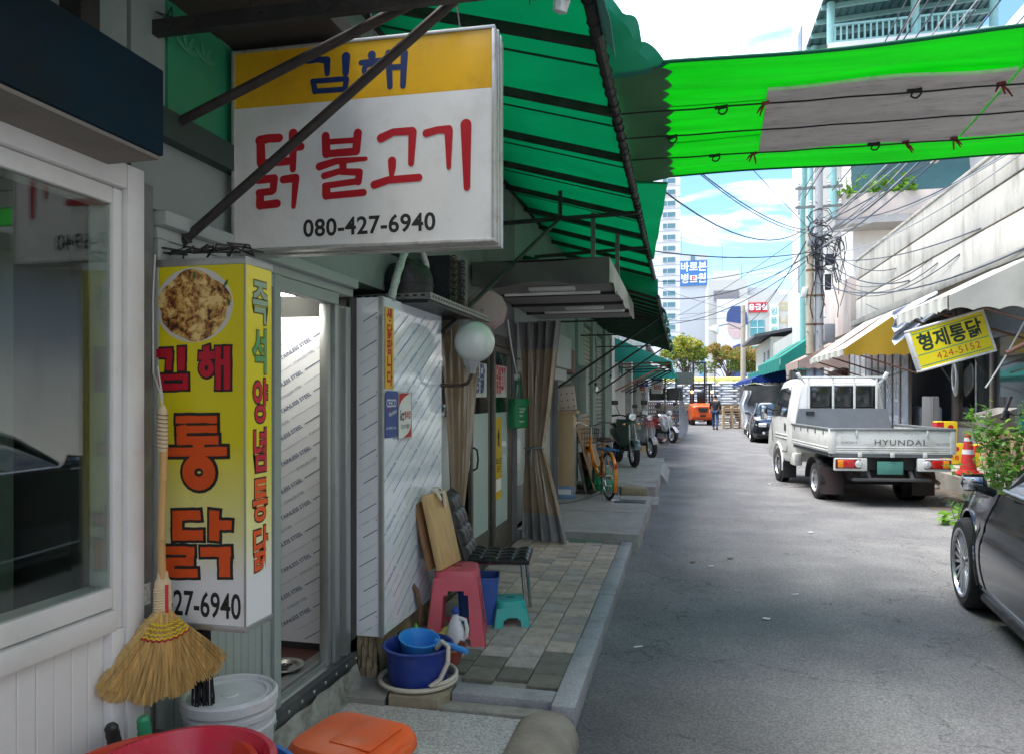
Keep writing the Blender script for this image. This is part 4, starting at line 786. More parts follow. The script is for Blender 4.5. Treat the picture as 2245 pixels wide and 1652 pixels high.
# globe lamp on a bent pipe
gl = thing('globe_lamp', 'round frosted globe lamp on a bent brown pipe', 'lamp', (-1.38, 4.8, 1.7), world=True)
GLOBE = mat('opal_glass', (0.62, 0.66, 0.62), r=0.22, var=0.06, vs=4, coat=0.5, dirt=(0.22, 0.25, 0.2), da=0.45, ds=5)
G = MB(); G.lathe([(0.14*math.sin(R(a)), -0.14*math.cos(R(a))) for a in range(22, 181, 6)], 40, (-1.38, 4.8, 1.995)); G.out('globe', GLOBE, gl)
G = MB(); G.lathe([(0.03, 0), (0.034, 0.035), (0.055, 0.06), (0.062, 0.085), (0.062, 0.11), (0.05, 0.115)], 8, (-1.40, 4.8, 1.78)); G.out('socket', mat('grey_plastic', (0.32, 0.32, 0.33), r=0.5), gl)
G = MB(); G.tube([(-1.6, 4.72, 1.70), (-1.53, 4.8, 1.7), (-1.47, 4.8, 1.7), (-1.425, 4.8, 1.72), (-1.405, 4.8, 1.76), (-1.40, 4.8, 1.79)], 0.012, 10); G.out('arm', mat('brown_pipe', (0.06, 0.04, 0.035), r=0.45, m=0.4), gl)

# refrigeration unit on slotted angle brackets
cu = thing('condenser_unit', 'dusty black compressor and condenser coil on a slotted steel shelf', 'compressor', (-1.65, 4.5, 2.17), world=True)
BLK = mat('black_metal', (0.02, 0.02, 0.022), r=0.45, m=0.3, var=0.2, dirt=(0.12, 0.11, 0.09), da=0.4, ds=8)
G = MB()
for x in (-1.72, -1.45): G.b2((x, 4.0, 2.185), (x+0.035, 5.35, 2.189)); G.b2((x+0.031, 4.0, 2.189), (x+0.035, 5.35, 2.225))
for y in (4.02, 4.6, 5.3): G.b2((-1.9, y, 2.19), (-1.42, y+0.035, 2.196)); G.b2((-1.9, y, 2.196), (-1.42, y+0.004, 2.226))
ang = G.out('slotted_frame', mat('galvanised', (0.3, 0.3, 0.29), r=0.5, m=0.6, dirt=(0.1, 0.08, 0.06), da=0.5, ds=8), cu)
G = MB()
for i in range(26): G.b2((-1.4145, 4.04+i*0.05, 2.2), (-1.4135, 4.066+i*0.05, 2.212))
for i in range(9): G.b2((-1.88+i*0.05, 4.0185, 2.206), (-1.855+i*0.05, 4.0195, 2.218))
G.out('slots', BLK, ang, smooth=None)
G = MB(); G.b2((-1.76, 4.0, 2.165), (-1.43, 4.95, 2.183)); G.out('shelf', BLK, cu)
G = MB(); G.lathe([(0.1, 0), (0.125, 0.03), (0.13, 0.1), (0.127, 0.16), (0.1, 0.225), (0.05, 0.25), (0, 0.255)], 24, (-1.64, 4.24, 2.2), sx=1.15, sy=1.35); G.lathe([(0.134, 0), (0.134, 0.012)], 24, (-1.64, 4.24, 2.3), sx=1.15, sy=1.35); cmp_ = G.out('compressor', BLK, cu)
G = MB(); G.b2((-1.531, 4.23, 2.27), (-1.529, 4.3, 2.31)); G.out('rating_label', mat('paper_white', (0, 0, 0)), cmp_)
G = MB(); G.b2((-1.74, 4.62, 2.2), (-1.5, 4.88, 2.56)); G.out('condenser_coil', mat('coil_fins', (0.012, 0.012, 0.013), r=0.7, bump=0.8, bs=200), cu)
for sy_ in (4.885,):
    G = MB(); G.b2((-1.75, sy_, 2.19), (-1.46, sy_+0.01, 2.575)); G.out('end_plate', mat('galvanised', (0, 0, 0)), cu)
G = MB()
for i in range(8): z = 2.22+i*0.044; G.tube([(-1.495, 4.64, z), (-1.47, 4.645, z+0.004), (-1.463, 4.65, z+0.018), (-1.47, 4.655, z+0.032), (-1.495, 4.66, z+0.036)], 0.006, 6); G.tube([(-1.495, 4.84, z), (-1.47, 4.845, z+0.004), (-1.463, 4.85, z+0.018), (-1.47, 4.855, z+0.032), (-1.495, 4.86, z+0.036)], 0.006, 6)
G.out('return_bends', mat('dull_copper', (0.16, 0.1, 0.07), r=0.4, m=0.8, dirt=(0.2, 0.2, 0.18), da=0.6), cu)
G = MB(); pth = [(-1.6, 3.86, 2.17), (-1.6, 3.95, 2.32), (-1.6, 4.06, 2.47), (-1.6, 4.18, 2.545), (-1.6, 4.32, 2.55), (-1.6, 4.43, 2.48), (-1.6, 4.44, 2.36), (-1.6, 4.36, 2.3)]
pp = []
for i in range(len(pth)-1):
    for k in range(5): pp.append(Vector(pth[i]).lerp(Vector(pth[i+1]), k/5))
G.tube(pp, [0.023+0.002*math.sin(i*2.0) for i in range(len(pp))], 12); G.out('insulated_pipe', mat('foil_wrap', (0.55, 0.56, 0.54), r=0.35, m=0.5, var=0.25, vs=30, bump=0.8, bs=50), cu)
G = MB(); G.b2((-1.8, 4.3, 2.17), (-1.76, 4.8, 2.6)); G.out('rear_panel', BLK, cu)
# cloth wrapped fan
G = MB(); G.lathe([(0.0, -0.09), (0.12, -0.085), (0.16, -0.05), (0.17, 0.0), (0.16, 0.05), (0.13, 0.085), (0.0, 0.09)], 10, (-1.5, 5.55, 2.3), (75, 0, 25)); fn = G.out('covered_fan', mat('pink_cloth', (0.36, 0.26, 0.26), r=0.85, var=0.1, bump=0.3, bs=12)); tag(fn, 'wall fan head bagged in dusty pink cloth behind the globe', 'fan')
G = MB(); G.tube([(-1.74, 5.6, 2.25), (-1.6, 5.57, 2.28)], 0.02, 8); G.out('bracket', DSTEEL, fn)

# ================= AWNINGS OVER THE LEFT PAVEMENT =================
AWN = cloth('green_awning', (0.012, 0.21, 0.12), (0.01, 0.43, 0.245), 0.52, dirt=(0.01, 0.08, 0.05), da=0.4)
AWT = cloth('teal_awning', (0.03, 0.3, 0.24), (0.02, 0.36, 0.2), 0.35, dirt=(0.05, 0.2, 0.16), da=0.4)
def awn(x, y, a0=(-1.75, 3.79), a1=(-0.40, 3.40)):
    t = (x-a0[0])/(a1[0]-a0[0]); return a0[1]+(a1[1]-a0[1])*t
ga = thing('green_awning', 'long green fabric awning over the hanging sign with black ribs', 'awning', (-1.1, 6, 3.4), world=True)
G = MB(); G.sheet(lambda u, v: (-1.75+1.37*u, 2.75+8.5*v, awn(-1.75+1.37*u, 0)+0.012+0.012*math.cos(2*math.pi*(8.5*v-0.88)/0.9)), 10, 180, 0.003); G.out('fabric', AWN, ga)
for i in range(10):
    y = 2.73+0.9*i; G = MB(); G.beam((-1.75, y, awn(-1.75, y)-0.03), (-0.4, y, awn(-0.4, y)-0.03), 0.035, 0.05); G.out('rib', DSTEEL, ga)
    if i < 8: G = MB(); y += 0.33; G.beam((-1.75, y, awn(-1.75, y)-0.0), (-0.4, y, awn(-0.4, y)-0.0), 0.02, 0.008); G.out('seam', mat('dark_seam', (0.01, 0.06, 0.035), r=0.7), ga)
G = MB(); G.tube([(-0.40, y, 3.375+0.006*math.sin(y*3)) for y in [2.7+i*0.4 for i in range(22)]], 0.03, 10); ep = G.out('eave_pole', DSTEEL, ga)
G = MB()
for i in range(46): y = 2.8+i*0.145+rnd(-0.03, 0.03); G.lathe([(0.031, -0.004), (0.037, 0), (0.031, 0.004)], 10, (-0.40, y, 3.375), (90+rnd(-25, 25), rnd(-25, 25), 0))
G.out('lashing', BLK, ep)
G = MB(); G.beam((-1.75, 2.72, 3.79), (-1.75, 9.5, 3.79), 0.05, 0.05); G.beam((-1.72, 6.95, 3.32), (-0.4, 6.95, 3.35), 0.035); G.beam((-1.14, 6.95, 3.34), (-1.14, 6.95, 3.6), 0.035); G.beam((-1.72, 8.6, 3.3), (-0.4, 8.6, 3.35), 0.035); G.out('truss', DSTEEL, ga)
G = MB(); G.tube([(-1.585, 4.73, 2.06), (-1.14, 6.95, 3.34)], 0.017, 8); G.out('strut', DSTEEL, ga)
for x in (-0.9, -0.7): G = MB(); yy = 7.6 if x < -0.8 else 8.2; G.beam((x, yy, 2.72), (x, yy, awn(x, 0)-0.01), 0.045); G.out('hanger', GSTEEL, ga)
# drooping edge cloth beyond the pole
def edge(u, v):
    y = 2.75+1.45*u; xo = -0.42+0.30*max(0, (u-0.15)/0.85)*v+0.03*v
    sc = 0.045*abs(math.sin(u*13)) if v > 0.99 else 0
    return (xo+0.02*math.sin(u*14)*v, y, 3.44+0.06*u*v-0.07*math.sin(v*2.2)*(1-u*0.6)-0.04*v*(1-u)+sc)
G = MB(); G.sheet(edge, 40, 6, 0.002); G.out('edge_flap', AWT, ga)
G = MB()
def flap2(u, v): return (-0.46+0.04*u+0.17*v*0.6, 3.0+0.42*u, 3.42-0.07*v*(1-0.3*u)+0.012*math.sin(u*7))
G.sheet(lambda u, v: (-0.41+0.1*v, 2.9+0.62*u, 3.43-0.16*v-0.02*math.sin(u*8)*v), 14, 6, 0.002); G.out('turned_flap', mat('pale_teal_cloth', (0.2, 0.5, 0.45), r=0.6, bump=0.3, bs=60), ga)
G = MB(); G.sheet(lambda u, v: (-0.40+(0.29-0.24*u)*v, 6.2+3.2*u, 3.43-0.03*v-0.05*u+0.02*math.sin(u*19)*v), 30, 4, 0.002); G.out('edge_flap', AWN, ga)
G = MB(); G.sheet(lambda u, v: (-1.75+1.4*u, 11.24+0.03*math.sin(u*14)*v, awn(-1.75+1.4*u, 0)+0.01-0.62*v), 20, 6, 0.003); G.out('end_flap', AWN, ga)
for k in range(2):
    G = MB(); p = Vector((-0.62+0.16*k, 2.98, 3.45)); G.stroke([(0, 0, 0.002), (0, -0.1, 0.018), (0.004, -0.2, 0.002)], frame(p, (1, 0, 0), (0, 0, 1)), 0, 0.004); G.out('torn_strip', mat('black_cloth', (0.02, 0.025, 0.02)), ga)
G = MB(); random.seed(5); G.lathe([(0.0, 0), (0.03, 0.01), (0.036, 0.05), (0.03, 0.09), (0.014, 0.12), (0, 0.13)], 9, (-0.5, 3.02, 3.22), (10, 15, 0)); tag(G.out('plastic_bundle', mat('white_plastic_bag', (0.7, 0.72, 0.72), r=0.45, var=0.25, vs=25, bump=1.0, bs=18)), 'small white plastic bundle tied under the awning edge', 'bundle')

# near dark frame poles crossing before the hanging sign
for a, b, lab in (((-1.75, 2.22, 2.565), (-0.42, 2.22, 3.045), 'upper rusty steel pole slanting across the ochre sign band'), ((-1.75, 2.28, 2.17), (-0.42, 2.26, 3.12), 'long rusty steel pole slanting across the red lettering')):
    G = MB(); G.tube([a, b], 0.0165, 12); p_ = G.out('slanting_pole', mat('rusty_pole', (0.045, 0.04, 0.038), r=0.6, m=0.3, var=0.3, vs=14, dirt=(0.1, 0.07, 0.05), da=0.5, ds=9, stretch=(1, 1, 1))); tag(p_, lab, 'pole')
    G = MB(); G.lathe([(0.018, -0.006), (0.024, 0), (0.018, 0.006)], 10, Vector(a).lerp(Vector(b), 0.02), (0, 60, 0)); G.out('tie_wire', DSTEEL, p_)
G = MB(); G.beam((-1.76, 2.15, 2.875), (-0.42, 2.15, 2.86), 0.028, 0.05); G.beam((-1.1, 2.15, 2.86), (-0.42, 2.72, 3.38), 0.03); G.beam((-0.43, 2.2, 2.86), (-0.40, 2.75, 3.37), 0.04)
for k in range(4): G.tube([(-1.7+k*0.33+0.04*math.sin(i*2.3+k), 2.15+0.02*math.cos(i*3), 2.9+0.03*math.sin(i*1.7)) for i in range(8)], 0.003, 5)
tag(G.out('awning_bracket', DSTEEL), 'black steel bracket bar with loose wire above the poles', 'bracket')
G = MB(); G.b2((-1.75, 1.9, 3.0), (-1.25, 2.9, 3.06)); G.beam((-1.75, 2.9, 3.35), (-1.2, 2.9, 3.0), 0.04); tag(G.out('soffit_board', mat('dark_soffit', (0.06, 0.05, 0.045), r=0.9)), 'dark board under the awning close to the wall', 'board')

# bright tarp strip across the lane
TARP = cloth('bright_green_tarp', (0.03, 0.4, 0.04), (0.035, 0.52, 0.05), 0.7, r=0.45, var=0.13, vs=5, stretch=(0.25, 2.5, 1), dirt=(0.05, 0.28, 0.05), da=0.5, ds=1.2)
tp_ = thing('green_tarp_strip', 'bright translucent green tarp strip stretched across the lane on ropes', 'tarp', (2, 5.2, 3.5), world=True)
def tarp(x, y, dz=0.0):
    return 3.5+0.012*math.sin(y*21+x*0.7)*0.6+0.008*math.sin(x*0.9)+0.012*math.sin(x*3.1+y*2)-0.015*x-0.02*math.cos((y-4.15)/2.1*math.pi*2)+dz
G = MB(); G.sheet(lambda u, v: (-0.4+5.3*u, 4.13+2.12*v+0.02*math.sin(u*11), tarp(-0.4+5.3*u, 4.13+2.12*v)), 60, 40, 0.002); G.out('sheet', TARP, tp_)
for y in (4.86, 5.52): G = MB(); G.sheet(lambda u, v: (-0.4+5.3*u, y+0.012*v+0.01*math.sin(u*30), tarp(-0.4+5.3*u, y)-0.004), 60, 1, 0.002); G.out('seam', TARP, tp_)
G = MB()
for y in (4.13, 6.25): G.tube([(-0.4+5.3*i/30, y+0.02*math.sin(i/30*11), tarp(-0.4+5.3*i/30, y)-0.004) for i in range(31)], 0.011, 8)
G.out('hem', cloth('tarp_hem', (0.01, 0.13, 0.07), (0.01, 0.2, 0.1), 0.3), tp_)
random.seed(9)
def scal(u, v):
    y = 4.16+2.05*u; ph_ = (u*13) % 1.0; e = 0.3+0.012*math.sin(u*23)+0.05*(1-abs(2*ph_-1))**0.7
    x = -0.41+e*v
    return (x, y+0.015*math.sin(v*6+u*5), tarp(x, y)-0.035-0.02*math.sin(v*3)*math.sin(u*9))
G = MB(); G.sheet(scal, 104, 6, 0.002); G.out('scalloped_lap', cloth('lap_cloth', (0.13, 0.26, 0.16), (0.14, 0.34, 0.16), 0.4), tp_)
BRD = mat('foam_board', (0.76, 0.7, 0.68), r=0.9, var=0.1, vs=3, dirt=(0.2, 0.16, 0.13), da=0.5, ds=4, stretch=(1, 3, 1))
for x0, x1 in ((0.5, 1.83), (1.855, 3.2)):
    G = MB(); G.sheet(lambda u, v: (x0+(x1-x0)*u+0.06*(v if x0 < 1 else v*1.0), 4.6+1.14*v+(0.02*math.sin(u*9)), tarp(1.2, 5.2)-0.05+0.006*math.sin(u*5)), 12, 10, 0.02)
    o = G.out('grey_foam_board', BRD); tag(o, ('grey foam board tied under the green tarp near the awning' if x0 < 1 else 'grey foam board tied under the tarp beyond the seam'), 'board')
for y, lab in ((4.74, 'thin black rope under the near side of the green tarp'), (5.2, 'thin black rope under the middle of the green tarp'), (5.68, 'thin black rope under the far side of the green tarp')):
    G = MB(); pts = [(-0.4+5.5*i/24, y+0.03*i/24, 3.44-0.02*math.sin(math.pi*i/24)+0.003*math.sin(i*2.3)) for i in range(25)]
    G.tube(pts, 0.0055, 6); rp_ = G.out('rope', mat('black_rope', (0.015, 0.015, 0.016), r=0.7)); tag(rp_, lab, 'rope')
    for xk in ((0.25, 1.35) if y != 5.2 else (-0.06,)):
        G = MB(); c0 = Vector((xk, y+0.005, 3.43)); G.tube([c0+Vector((0.026*math.sin(a)*(1+0.2*math.sin(a*2)), -0.01*math.cos(a), -0.02+0.02*math.cos(a))) for a in [i*0.7 for i in range(9)]], 0.006, 6, closed=True); G.tube([c0+Vector((-0.05, 0, 0)), c0, c0+Vector((0.03, 0.0, 0.005))], 0.012, 6); G.out('knot', mat('black_rope', (0, 0, 0)), rp_)
for i, (x, y) in enumerate(((0.5, 4.74), (0.52, 5.7), (1.8, 4.76), (1.55, 5.7), (1.86, 5.7))):
    G = MB(); c0 = Vector((x, y, 3.43)); G.tube([c0+Vector((-0.02, 0, 0)), c0, c0+Vector((0.025, 0, 0.004))], 0.012, 6)
    for k in range(3): G.stroke([(0, 0, 0.008), (0.03*math.cos(2+k+i), -0.02-0.012*k, 0.014), (0.05*math.cos(2+k+i), -0.05-0.02*k, 0.008)], frame(c0, (1, 0, 0), (0, 0.3, 1)), 0.001*k, 0.002)
    tag(G.out('ribbon_tie', mat('dark_red_ribbon', (0.26, 0.02, 0.035), r=0.5)), 'dark red ribbon tying a foam board to the rope', 'ribbon', 'ribbons on the foam boards')

# grey canopy box over the grill shop with strip lights
gc = thing('grey_canopy', 'flat grey tarpaulin canopy with strip lights under the green awning', 'canopy', (-1.1, 7.3, 2.5), world=True)
GT = mat('grey_tarpaulin', (0.075, 0.075, 0.07), r=0.6, var=0.12, vs=3, bump=0.4, bs=6); GTL = mat('canopy_lining', (0.22, 0.205, 0.2), r=0.8, var=0.08)
G = MB(); G.sheet(lambda u, v: (-1.72+1.15*u, 5.9+0.025*math.sin(u*12+v*3)*(1-v*v), 2.55+0.2*v-0.02*math.sin(u*9)*(1-v)-0.02*math.sin(math.pi*u)*v), 24, 4, 0.004); G.sheet(lambda u, v: (-1.72+1.15*u, 5.9+2.95*v, 2.75+0.012*math.sin(v*10)), 6, 14, 0.004); G.out('tarpaulin', GT, gc)
G = MB(); G.sheet(lambda u, v: (-0.565+0.012*math.sin(u*20)*(1-v), 5.9+2.95*u, 2.54+0.02*abs(math.sin(u*26))*(1-v)+0.2*v), 60, 4, 0.004); G.out('valance', mat('pale_valance', (0.42, 0.42, 0.38), r=0.7, dirt=(0.2, 0.2, 0.17), da=0.5), gc)
for k in range(4): G = MB(); y0 = 5.95+k*0.73; G.b2((-1.7, y0, 2.575), (-0.58, y0+0.7, 2.59)); G.out('lining_panel', GTL, gc)
for k in range(3): G = MB(); y0 = 6.665+k*0.73; G.beam((-1.72, y0, 2.565), (-0.57, y0, 2.565), 0.04, 0.03); G.out('crossbar', DSTEEL, gc)
for k, (x, y) in enumerate(((-1.1, 6.25), (-1.0, 7.65))):
    G = MB(); G.b2((x-0.2, y-0.05, 2.54), (x+0.2, y+0.05, 2.573), 0.008); lt = G.out('light_bracket', mat('lamp_white', (0.7, 0.7, 0.68), r=0.4), gc)
    G = MB(); G.tube([(x-0.42, y, 2.515), (x+0.42, y, 2.515)], 0.013, 10); G.out('tube', mat('tube_glass', (0.8, 0.8, 0.78), r=0.2), lt)
# second, lower green awning with close ribs
g2 = thing('ribbed_awning', 'lower green awning with closely spaced ribs past the grey canopy', 'awning', (-1, 13, 2.7), world=True)
def aw2(x): return 3.2+(2.72-3.2)*(x+1.75)/1.5
G = MB(); G.sheet(lambda u, v: (-1.75+1.5*u, 7.9+9.65*v, aw2(-1.75+1.5*u)+0.008*math.cos(2*math.pi*9.65*v/0.43)), 8, 120, 0.003); G.out('fabric', cloth('green_awning_thin', (0.015, 0.26, 0.14), (0.015, 0.5, 0.28), 0.5), g2)
for i in range(22): G = MB(); y = 8.2+i*0.43; G.beam((-1.74, y, aw2(-1.74)-0.03), (-0.26, y, aw2(-0.26)-0.03), 0.03, 0.035); G.out('rib', DSTEEL, g2)
G = MB(); G.tube([(-0.25, 7.9+i*0.43, 2.68+0.006*math.sin(i)) for i in range(23)], 0.024, 8); G.out('eave_pole', DSTEEL, g2)
random.seed(21)
for y0, L_, dz in ((9.0, 0.6, 0.22), (10.4, 0.5, 0.1), (11.6, 1.3, 0.12), (14, 1.2, 0.12), (16, 1.5, 0.16)):
    G = MB(); G.sheet(lambda u, v: (-0.25+0.06*math.sin(v*2.5)+0.02*math.sin(u*9)*v, y0+L_*u, 2.72-dz*v*(0.6+0.4*math.sin(u*3.1))+0.015*abs(math.sin(u*12))*v), 18, 6, 0.002); G.out('loose_flap', AWT, g2)
for y, zz in ((10.2, 1.72), (12.55, 1.71), (15.5, 1.7)):
    G = MB(); G.tube([(-1.76, y, zz), (-0.28, y, zz+1.0)], 0.016, 8); G.tube([(-1.76, y, 2.68), (-0.27, y, 2.68)], 0.012, 8); G.out('strut', DSTEEL, g2)
# third and fourth awnings further on
g3 = thing('teal_awning', 'small teal awning on reddish poles before the mill sign', 'awning', (-1, 21, 2.4), world=True)
G = MB(); G.sheet(lambda u, v: (-1.65+1.4*u, 18.2+6*v, 3.1-0.62*u-0.03*math.sin(u*3)+0.01*math.sin(v*40)), 6, 40, 0.003); G.sheet(lambda u, v: (-1.65+1.4*u, 18.2, 2.48+(0.62-0.62*u)*v), 8, 4, 0.003); G.sheet(lambda u, v: (-0.25+0.02*math.sin(u*30)*v, 18.2+6*u, 2.48-0.2*v+0.03*abs(math.sin(u*30))*v), 60, 3, 0.003); G.out('fabric', AWT, g3)
RP = mat('reddish_pole', (0.3, 0.12, 0.08), r=0.6)
for y in (18.3, 20.2, 22, 24): G = MB(); G.tube([(-1.66, y, 1.75), (-0.27, y, 2.47)], 0.02, 8); G.tube([(-1.66, y, 2.42), (-0.27, y, 2.47)], 0.018, 8); G.out('pole', RP if y < 21 else DSTEEL, g3)
g4 = thing('far_green_awning', 'far green awning with wavy hem by the white crate stack', 'awning', (-1, 29, 2.3), world=True)
G = MB(); G.sheet(lambda u, v: (-1.65+1.5*u, 25.5+8*v, 2.95-0.55*u), 6, 30, 0.003); G.sheet(lambda u, v: (-0.15, 25.5+8*u, 2.4-0.25*v+0.05*abs(math.sin(u*30))*v), 60, 3, 0.003); G.sheet(lambda u, v: (-1.65+1.5*u, 25.5, 2.25+(0.7-0.55*u)*v), 8, 3, 0.003); G.out('fabric', AWT, g4)
for y in (25.6, 28, 30.5, 33.4): G = MB(); G.tube([(-1.66, y, 1.8), (-0.17, y, 2.38)], 0.022, 8); G.out('pole', DSTEEL, g4)
G = MB(); G.b2((-0.3, 34, 0.1), (-0.2, 34.1, 2.5)); G.b2((-0.28, 34.02, 2.2), (0.55, 34.08, 2.75)); tag(G.out('small_banner_frame', mat('dark_board', (0.08, 0.09, 0.08), r=0.7)), 'dark green name board over the crate stack', 'sign')

# ================= RIGHT SIDE OF THE LANE =================
CRW = mat('streaked_cream', (0.6, 0.54, 0.46), r=0.85, var=0.1, vs=1.5, dirt=(0.2, 0.16, 0.12), da=0.8, ds=2.6, stretch=(1, 1, 0.22), bump=0.15, bs=30)
PINKW = mat('stained_pink_wall', (0.56, 0.47, 0.41), r=0.85, var=0.1, vs=1.5, dirt=(0.22, 0.17, 0.15), da=0.7, ds=1.6, stretch=(1, 1, 0.3))
WHT = mat('white_render', (0.7, 0.67, 0.63), r=0.85, var=0.06, vs=1, dirt=(0.33, 0.3, 0.27), da=0.5, ds=0.8, stretch=(1, 1, 0.3))
TEALP = mat('teal_paint', (0.22, 0.42, 0.4), r=0.5, var=0.12, vs=4, dirt=(0.3, 0.3, 0.27), da=0.4, ds=4)
TEALD = mat('teal_sheet', (0.05, 0.13, 0.13), r=0.55, var=0.1)
SOFF = mat('soffit_grey', (0.36, 0.34, 0.32), r=0.9, var=0.1, dirt=(0.2, 0.18, 0.16), da=0.5)
bb = thing('balcony_building', 'cream streaked building with long grooved parapet above the truck', 'building', (6, 12, 0), world=True)
# grooved parapet: three bands with recessed joints
for k, (z0, z1) in enumerate(((3.86, 4.44), (4.48, 5.02), (5.06, 5.58))):
    for j, (y0, y1) in enumerate(((-4, 4.0), (4.02, 11.9), (11.92, 23.2))):
        G = MB(); G.b2((4.99+0.004*((j+k) % 2), y0, z0), (5.18, y1, z1), 0.006); G.out('parapet_panel', CRW, bb)
G = MB(); G.b2((5.03, -4, 3.86), (5.16, 23.2, 5.55)); G.out('parapet_core', mat('joint_dark', (0.14, 0.12, 0.1), r=0.9), bb)
G = MB(); G.b2((4.96, -4, 5.58), (5.22, 23.2, 5.65), 0.02); G.out('coping', CRW, bb)
G = MB(); G.lathe([(0.42, 3.86), (0.42, 5.3), (0.38, 5.36)], 14, (5.42, 23.2, 0), a0=90, a1=180, cap=False); G.out('rounded_corner', CRW, bb)
G = MB(); G.b2((4.9, -4, 3.7), (9, 23.4, 3.855), 0.01); G.out('floor_slab', mat('slab_edge', (0.3, 0.28, 0.24), r=0.9, dirt=(0.1, 0.1, 0.08), da=0.7), bb)
G = MB(); G.b2((7.4, -4, 3.86), (7.6, 20, 8.0)); G.b2((7.4, 20, 3.86), (9, 20.2, 8.0)); G.out('upper_wall', WHT, bb)
G = MB(); G.b2((6.1, -4, 7.6), (9, 20, 7.8)); G.out('upper_soffit', SOFF, bb)
G = MB(); G.b2((6.0, -4, 7.4), (6.15, 20, 8.7), 0.01); G.out('upper_parapet', WHT, bb)
G = MB(); G.b2((7.2, -4, 11.2), (10, 18, 11.4)); G.b2((7.4, -4, 8.7), (7.6, 18, 11.2)); G.out('third_floor', SOFF, bb)
G = MB(); G.b2((7.05, -4, 10.9), (7.2, 18, 12.4), 0.01); G.out('third_parapet', WHT, bb)
G = MB(); G.b2((5.9, -4, 0.0), (6.1, 10.2, 3.7)); G.b2((9, -4, 0), (9.2, 23, 12)); G.out('side_wall', WHT, bb)
for y in (4.5, 8.5, 12.5, 16.5):
    G = MB(); G.b2((7.37, y, 4.9), (7.41, y+1.8, 6.9), 0.01); w_ = G.out('window', mat('dark_pane', (0, 0, 0)), bb)
    G = MB()
    for a, b in (((7.34, y, 4.85), (7.4, y+1.8, 4.9)), ((7.34, y, 6.9), (7.4, y+1.8, 6.96)), ((7.34, y+0.87, 4.9), (7.37, y+0.93, 6.9))): G.b2(a, b)
    G.out('window_frame', ALU, w_)
# ground floor shopfronts of that building
WOODD = mat('dark_weathered_wood', (0.12, 0.1, 0.085), r=0.85, var=0.25, vs=6, stretch=(1, 1, 0.1), dirt=(0.25, 0.24, 0.22), da=0.4, ds=5)
rs = thing('dim_storefront', 'dim storefront with weathered window and boards behind the tilted sign', 'shopfront', (5.9, 14, 0), world=True)
G = MB(); G.b2((6.4, 10.2, 0.3), (6.5, 17.9, 3.7)); G.out('back_wall', mat('grey_tile_wall', (0.25, 0.25, 0.24), r=0.7), rs)
for i in range(9):
    G = MB(); y = 10.3+i*0.245; G.b2((5.88+0.01*(i % 3), y, 0.3), (5.93, y+0.235, 3.5), 0.004); G.out('board', WOODD, rs)
G = MB()
for a, b in (((5.84, 12.6, 1.0), (5.94, 17.8, 1.1)), ((5.84, 12.6, 2.75), (5.94, 17.8, 2.85)), ((5.84, 12.55, 0.3), (5.96, 12.68, 3.5)), ((5.85, 14.2, 1.1), (5.93, 14.3, 2.75)), ((5.85, 15.9, 1.1), (5.93, 16.0, 2.75)), ((5.8, 17.7, 0.3), (6.0, 17.9, 3.7))): G.b2(a, b, 0.006)
G.out('window_frame', WOODD, rs)
G = MB(); G.b2((5.88, 12.68, 1.1), (5.886, 17.7, 2.75)); G.out('pane', glass('dull_glass', (0.75, 0.78, 0.78), 0.05, 0.22), rs)
G = MB(); G.b2((5.86, 12.6, 0.3), (5.92, 17.8, 1.0)); G.out('apron_wall', mat('grey_tile_wall', (0.25, 0.25, 0.24), r=0.7), rs)
shutter(rs, 12.8, 17.6, 6.2, 1.1, 2.7, mat('pale_shutter', (0.32, 0.32, 0.31), r=0.5))
G = MB(); G.tube([(5.6, 11.0, 2.95), (4.2, 10.95, 2.2)], 0.03, 8); G.out('awning_stay', mat('rust_brown_pole', (0.14, 0.07, 0.05), r=0.7), rs)
ms = thing('mill_storefront', 'glazed folding doors with white painted letters behind the truck', 'shopfront', (5, 21, 0), world=True)
for i in range(9):
    y0 = 18.0+i*0.66; G = MB()
    for a, b in (((4.97, y0, 0.15), (5.03, y0+0.07, 3.0)), ((4.97, y0+0.58, 0.15), (5.03, y0+0.65, 3.0)), ((4.975, y0+0.07, 2.9), (5.025, y0+0.58, 3.0)), ((4.975, y0+0.07, 0.15), (5.025, y0+0.58, 0.5))): G.b2(a, b, 0.004)
    dl = G.out('door_leaf', WOODD, ms)
    G = MB(); G.b2((4.973, y0+0.071, 0.5), (4.98, y0+0.579, 2.9)); G.out('pane', mat('sky_grey_pane', (0.42, 0.45, 0.48), r=0.14, var=0.3, vs=3, coat=0.5, dirt=(0.4, 0.4, 0.38), da=0.4, ds=3), dl)  # grey-blue sky reflection put into the opaque pane colour
    if 1 <= i <= 5 and i != 4:
        chv = {5: '산', 3: '방', 2: '앗', 1: '간'}[i]
        G = MB(); text(G, chv, frame((4.967, y0+0.325, 1.75), (0, -1, 0), (0, 0, 1)), 0.62, 0.02, 0.76); G.out('painted_letter', mat('print_white', (0, 0, 0)), dl, smooth=None)
    if i in (1, 3): G = MB(); G.b2((4.968, y0+0.15, 0.95), (4.972, y0+0.45, 1.2)); G.out('notice', mat('paper_white', (0, 0, 0)), dl)
G = MB(); G.b2((4.93, 17.9, 3.0), (5.1, 24, 3.25), 0.01); G.out('lintel', mat('mossy_lintel', (0.3, 0.28, 0.16), r=0.9, var=0.3, vs=5, dirt=(0.1, 0.1, 0.05), da=0.6), ms)
G = MB(); G.b2((6.2, 18, 0), (6.3, 24, 3.6)); G.out('interior', mat('dim_interior', (0.12, 0.13, 0.14), r=0.9), ms)
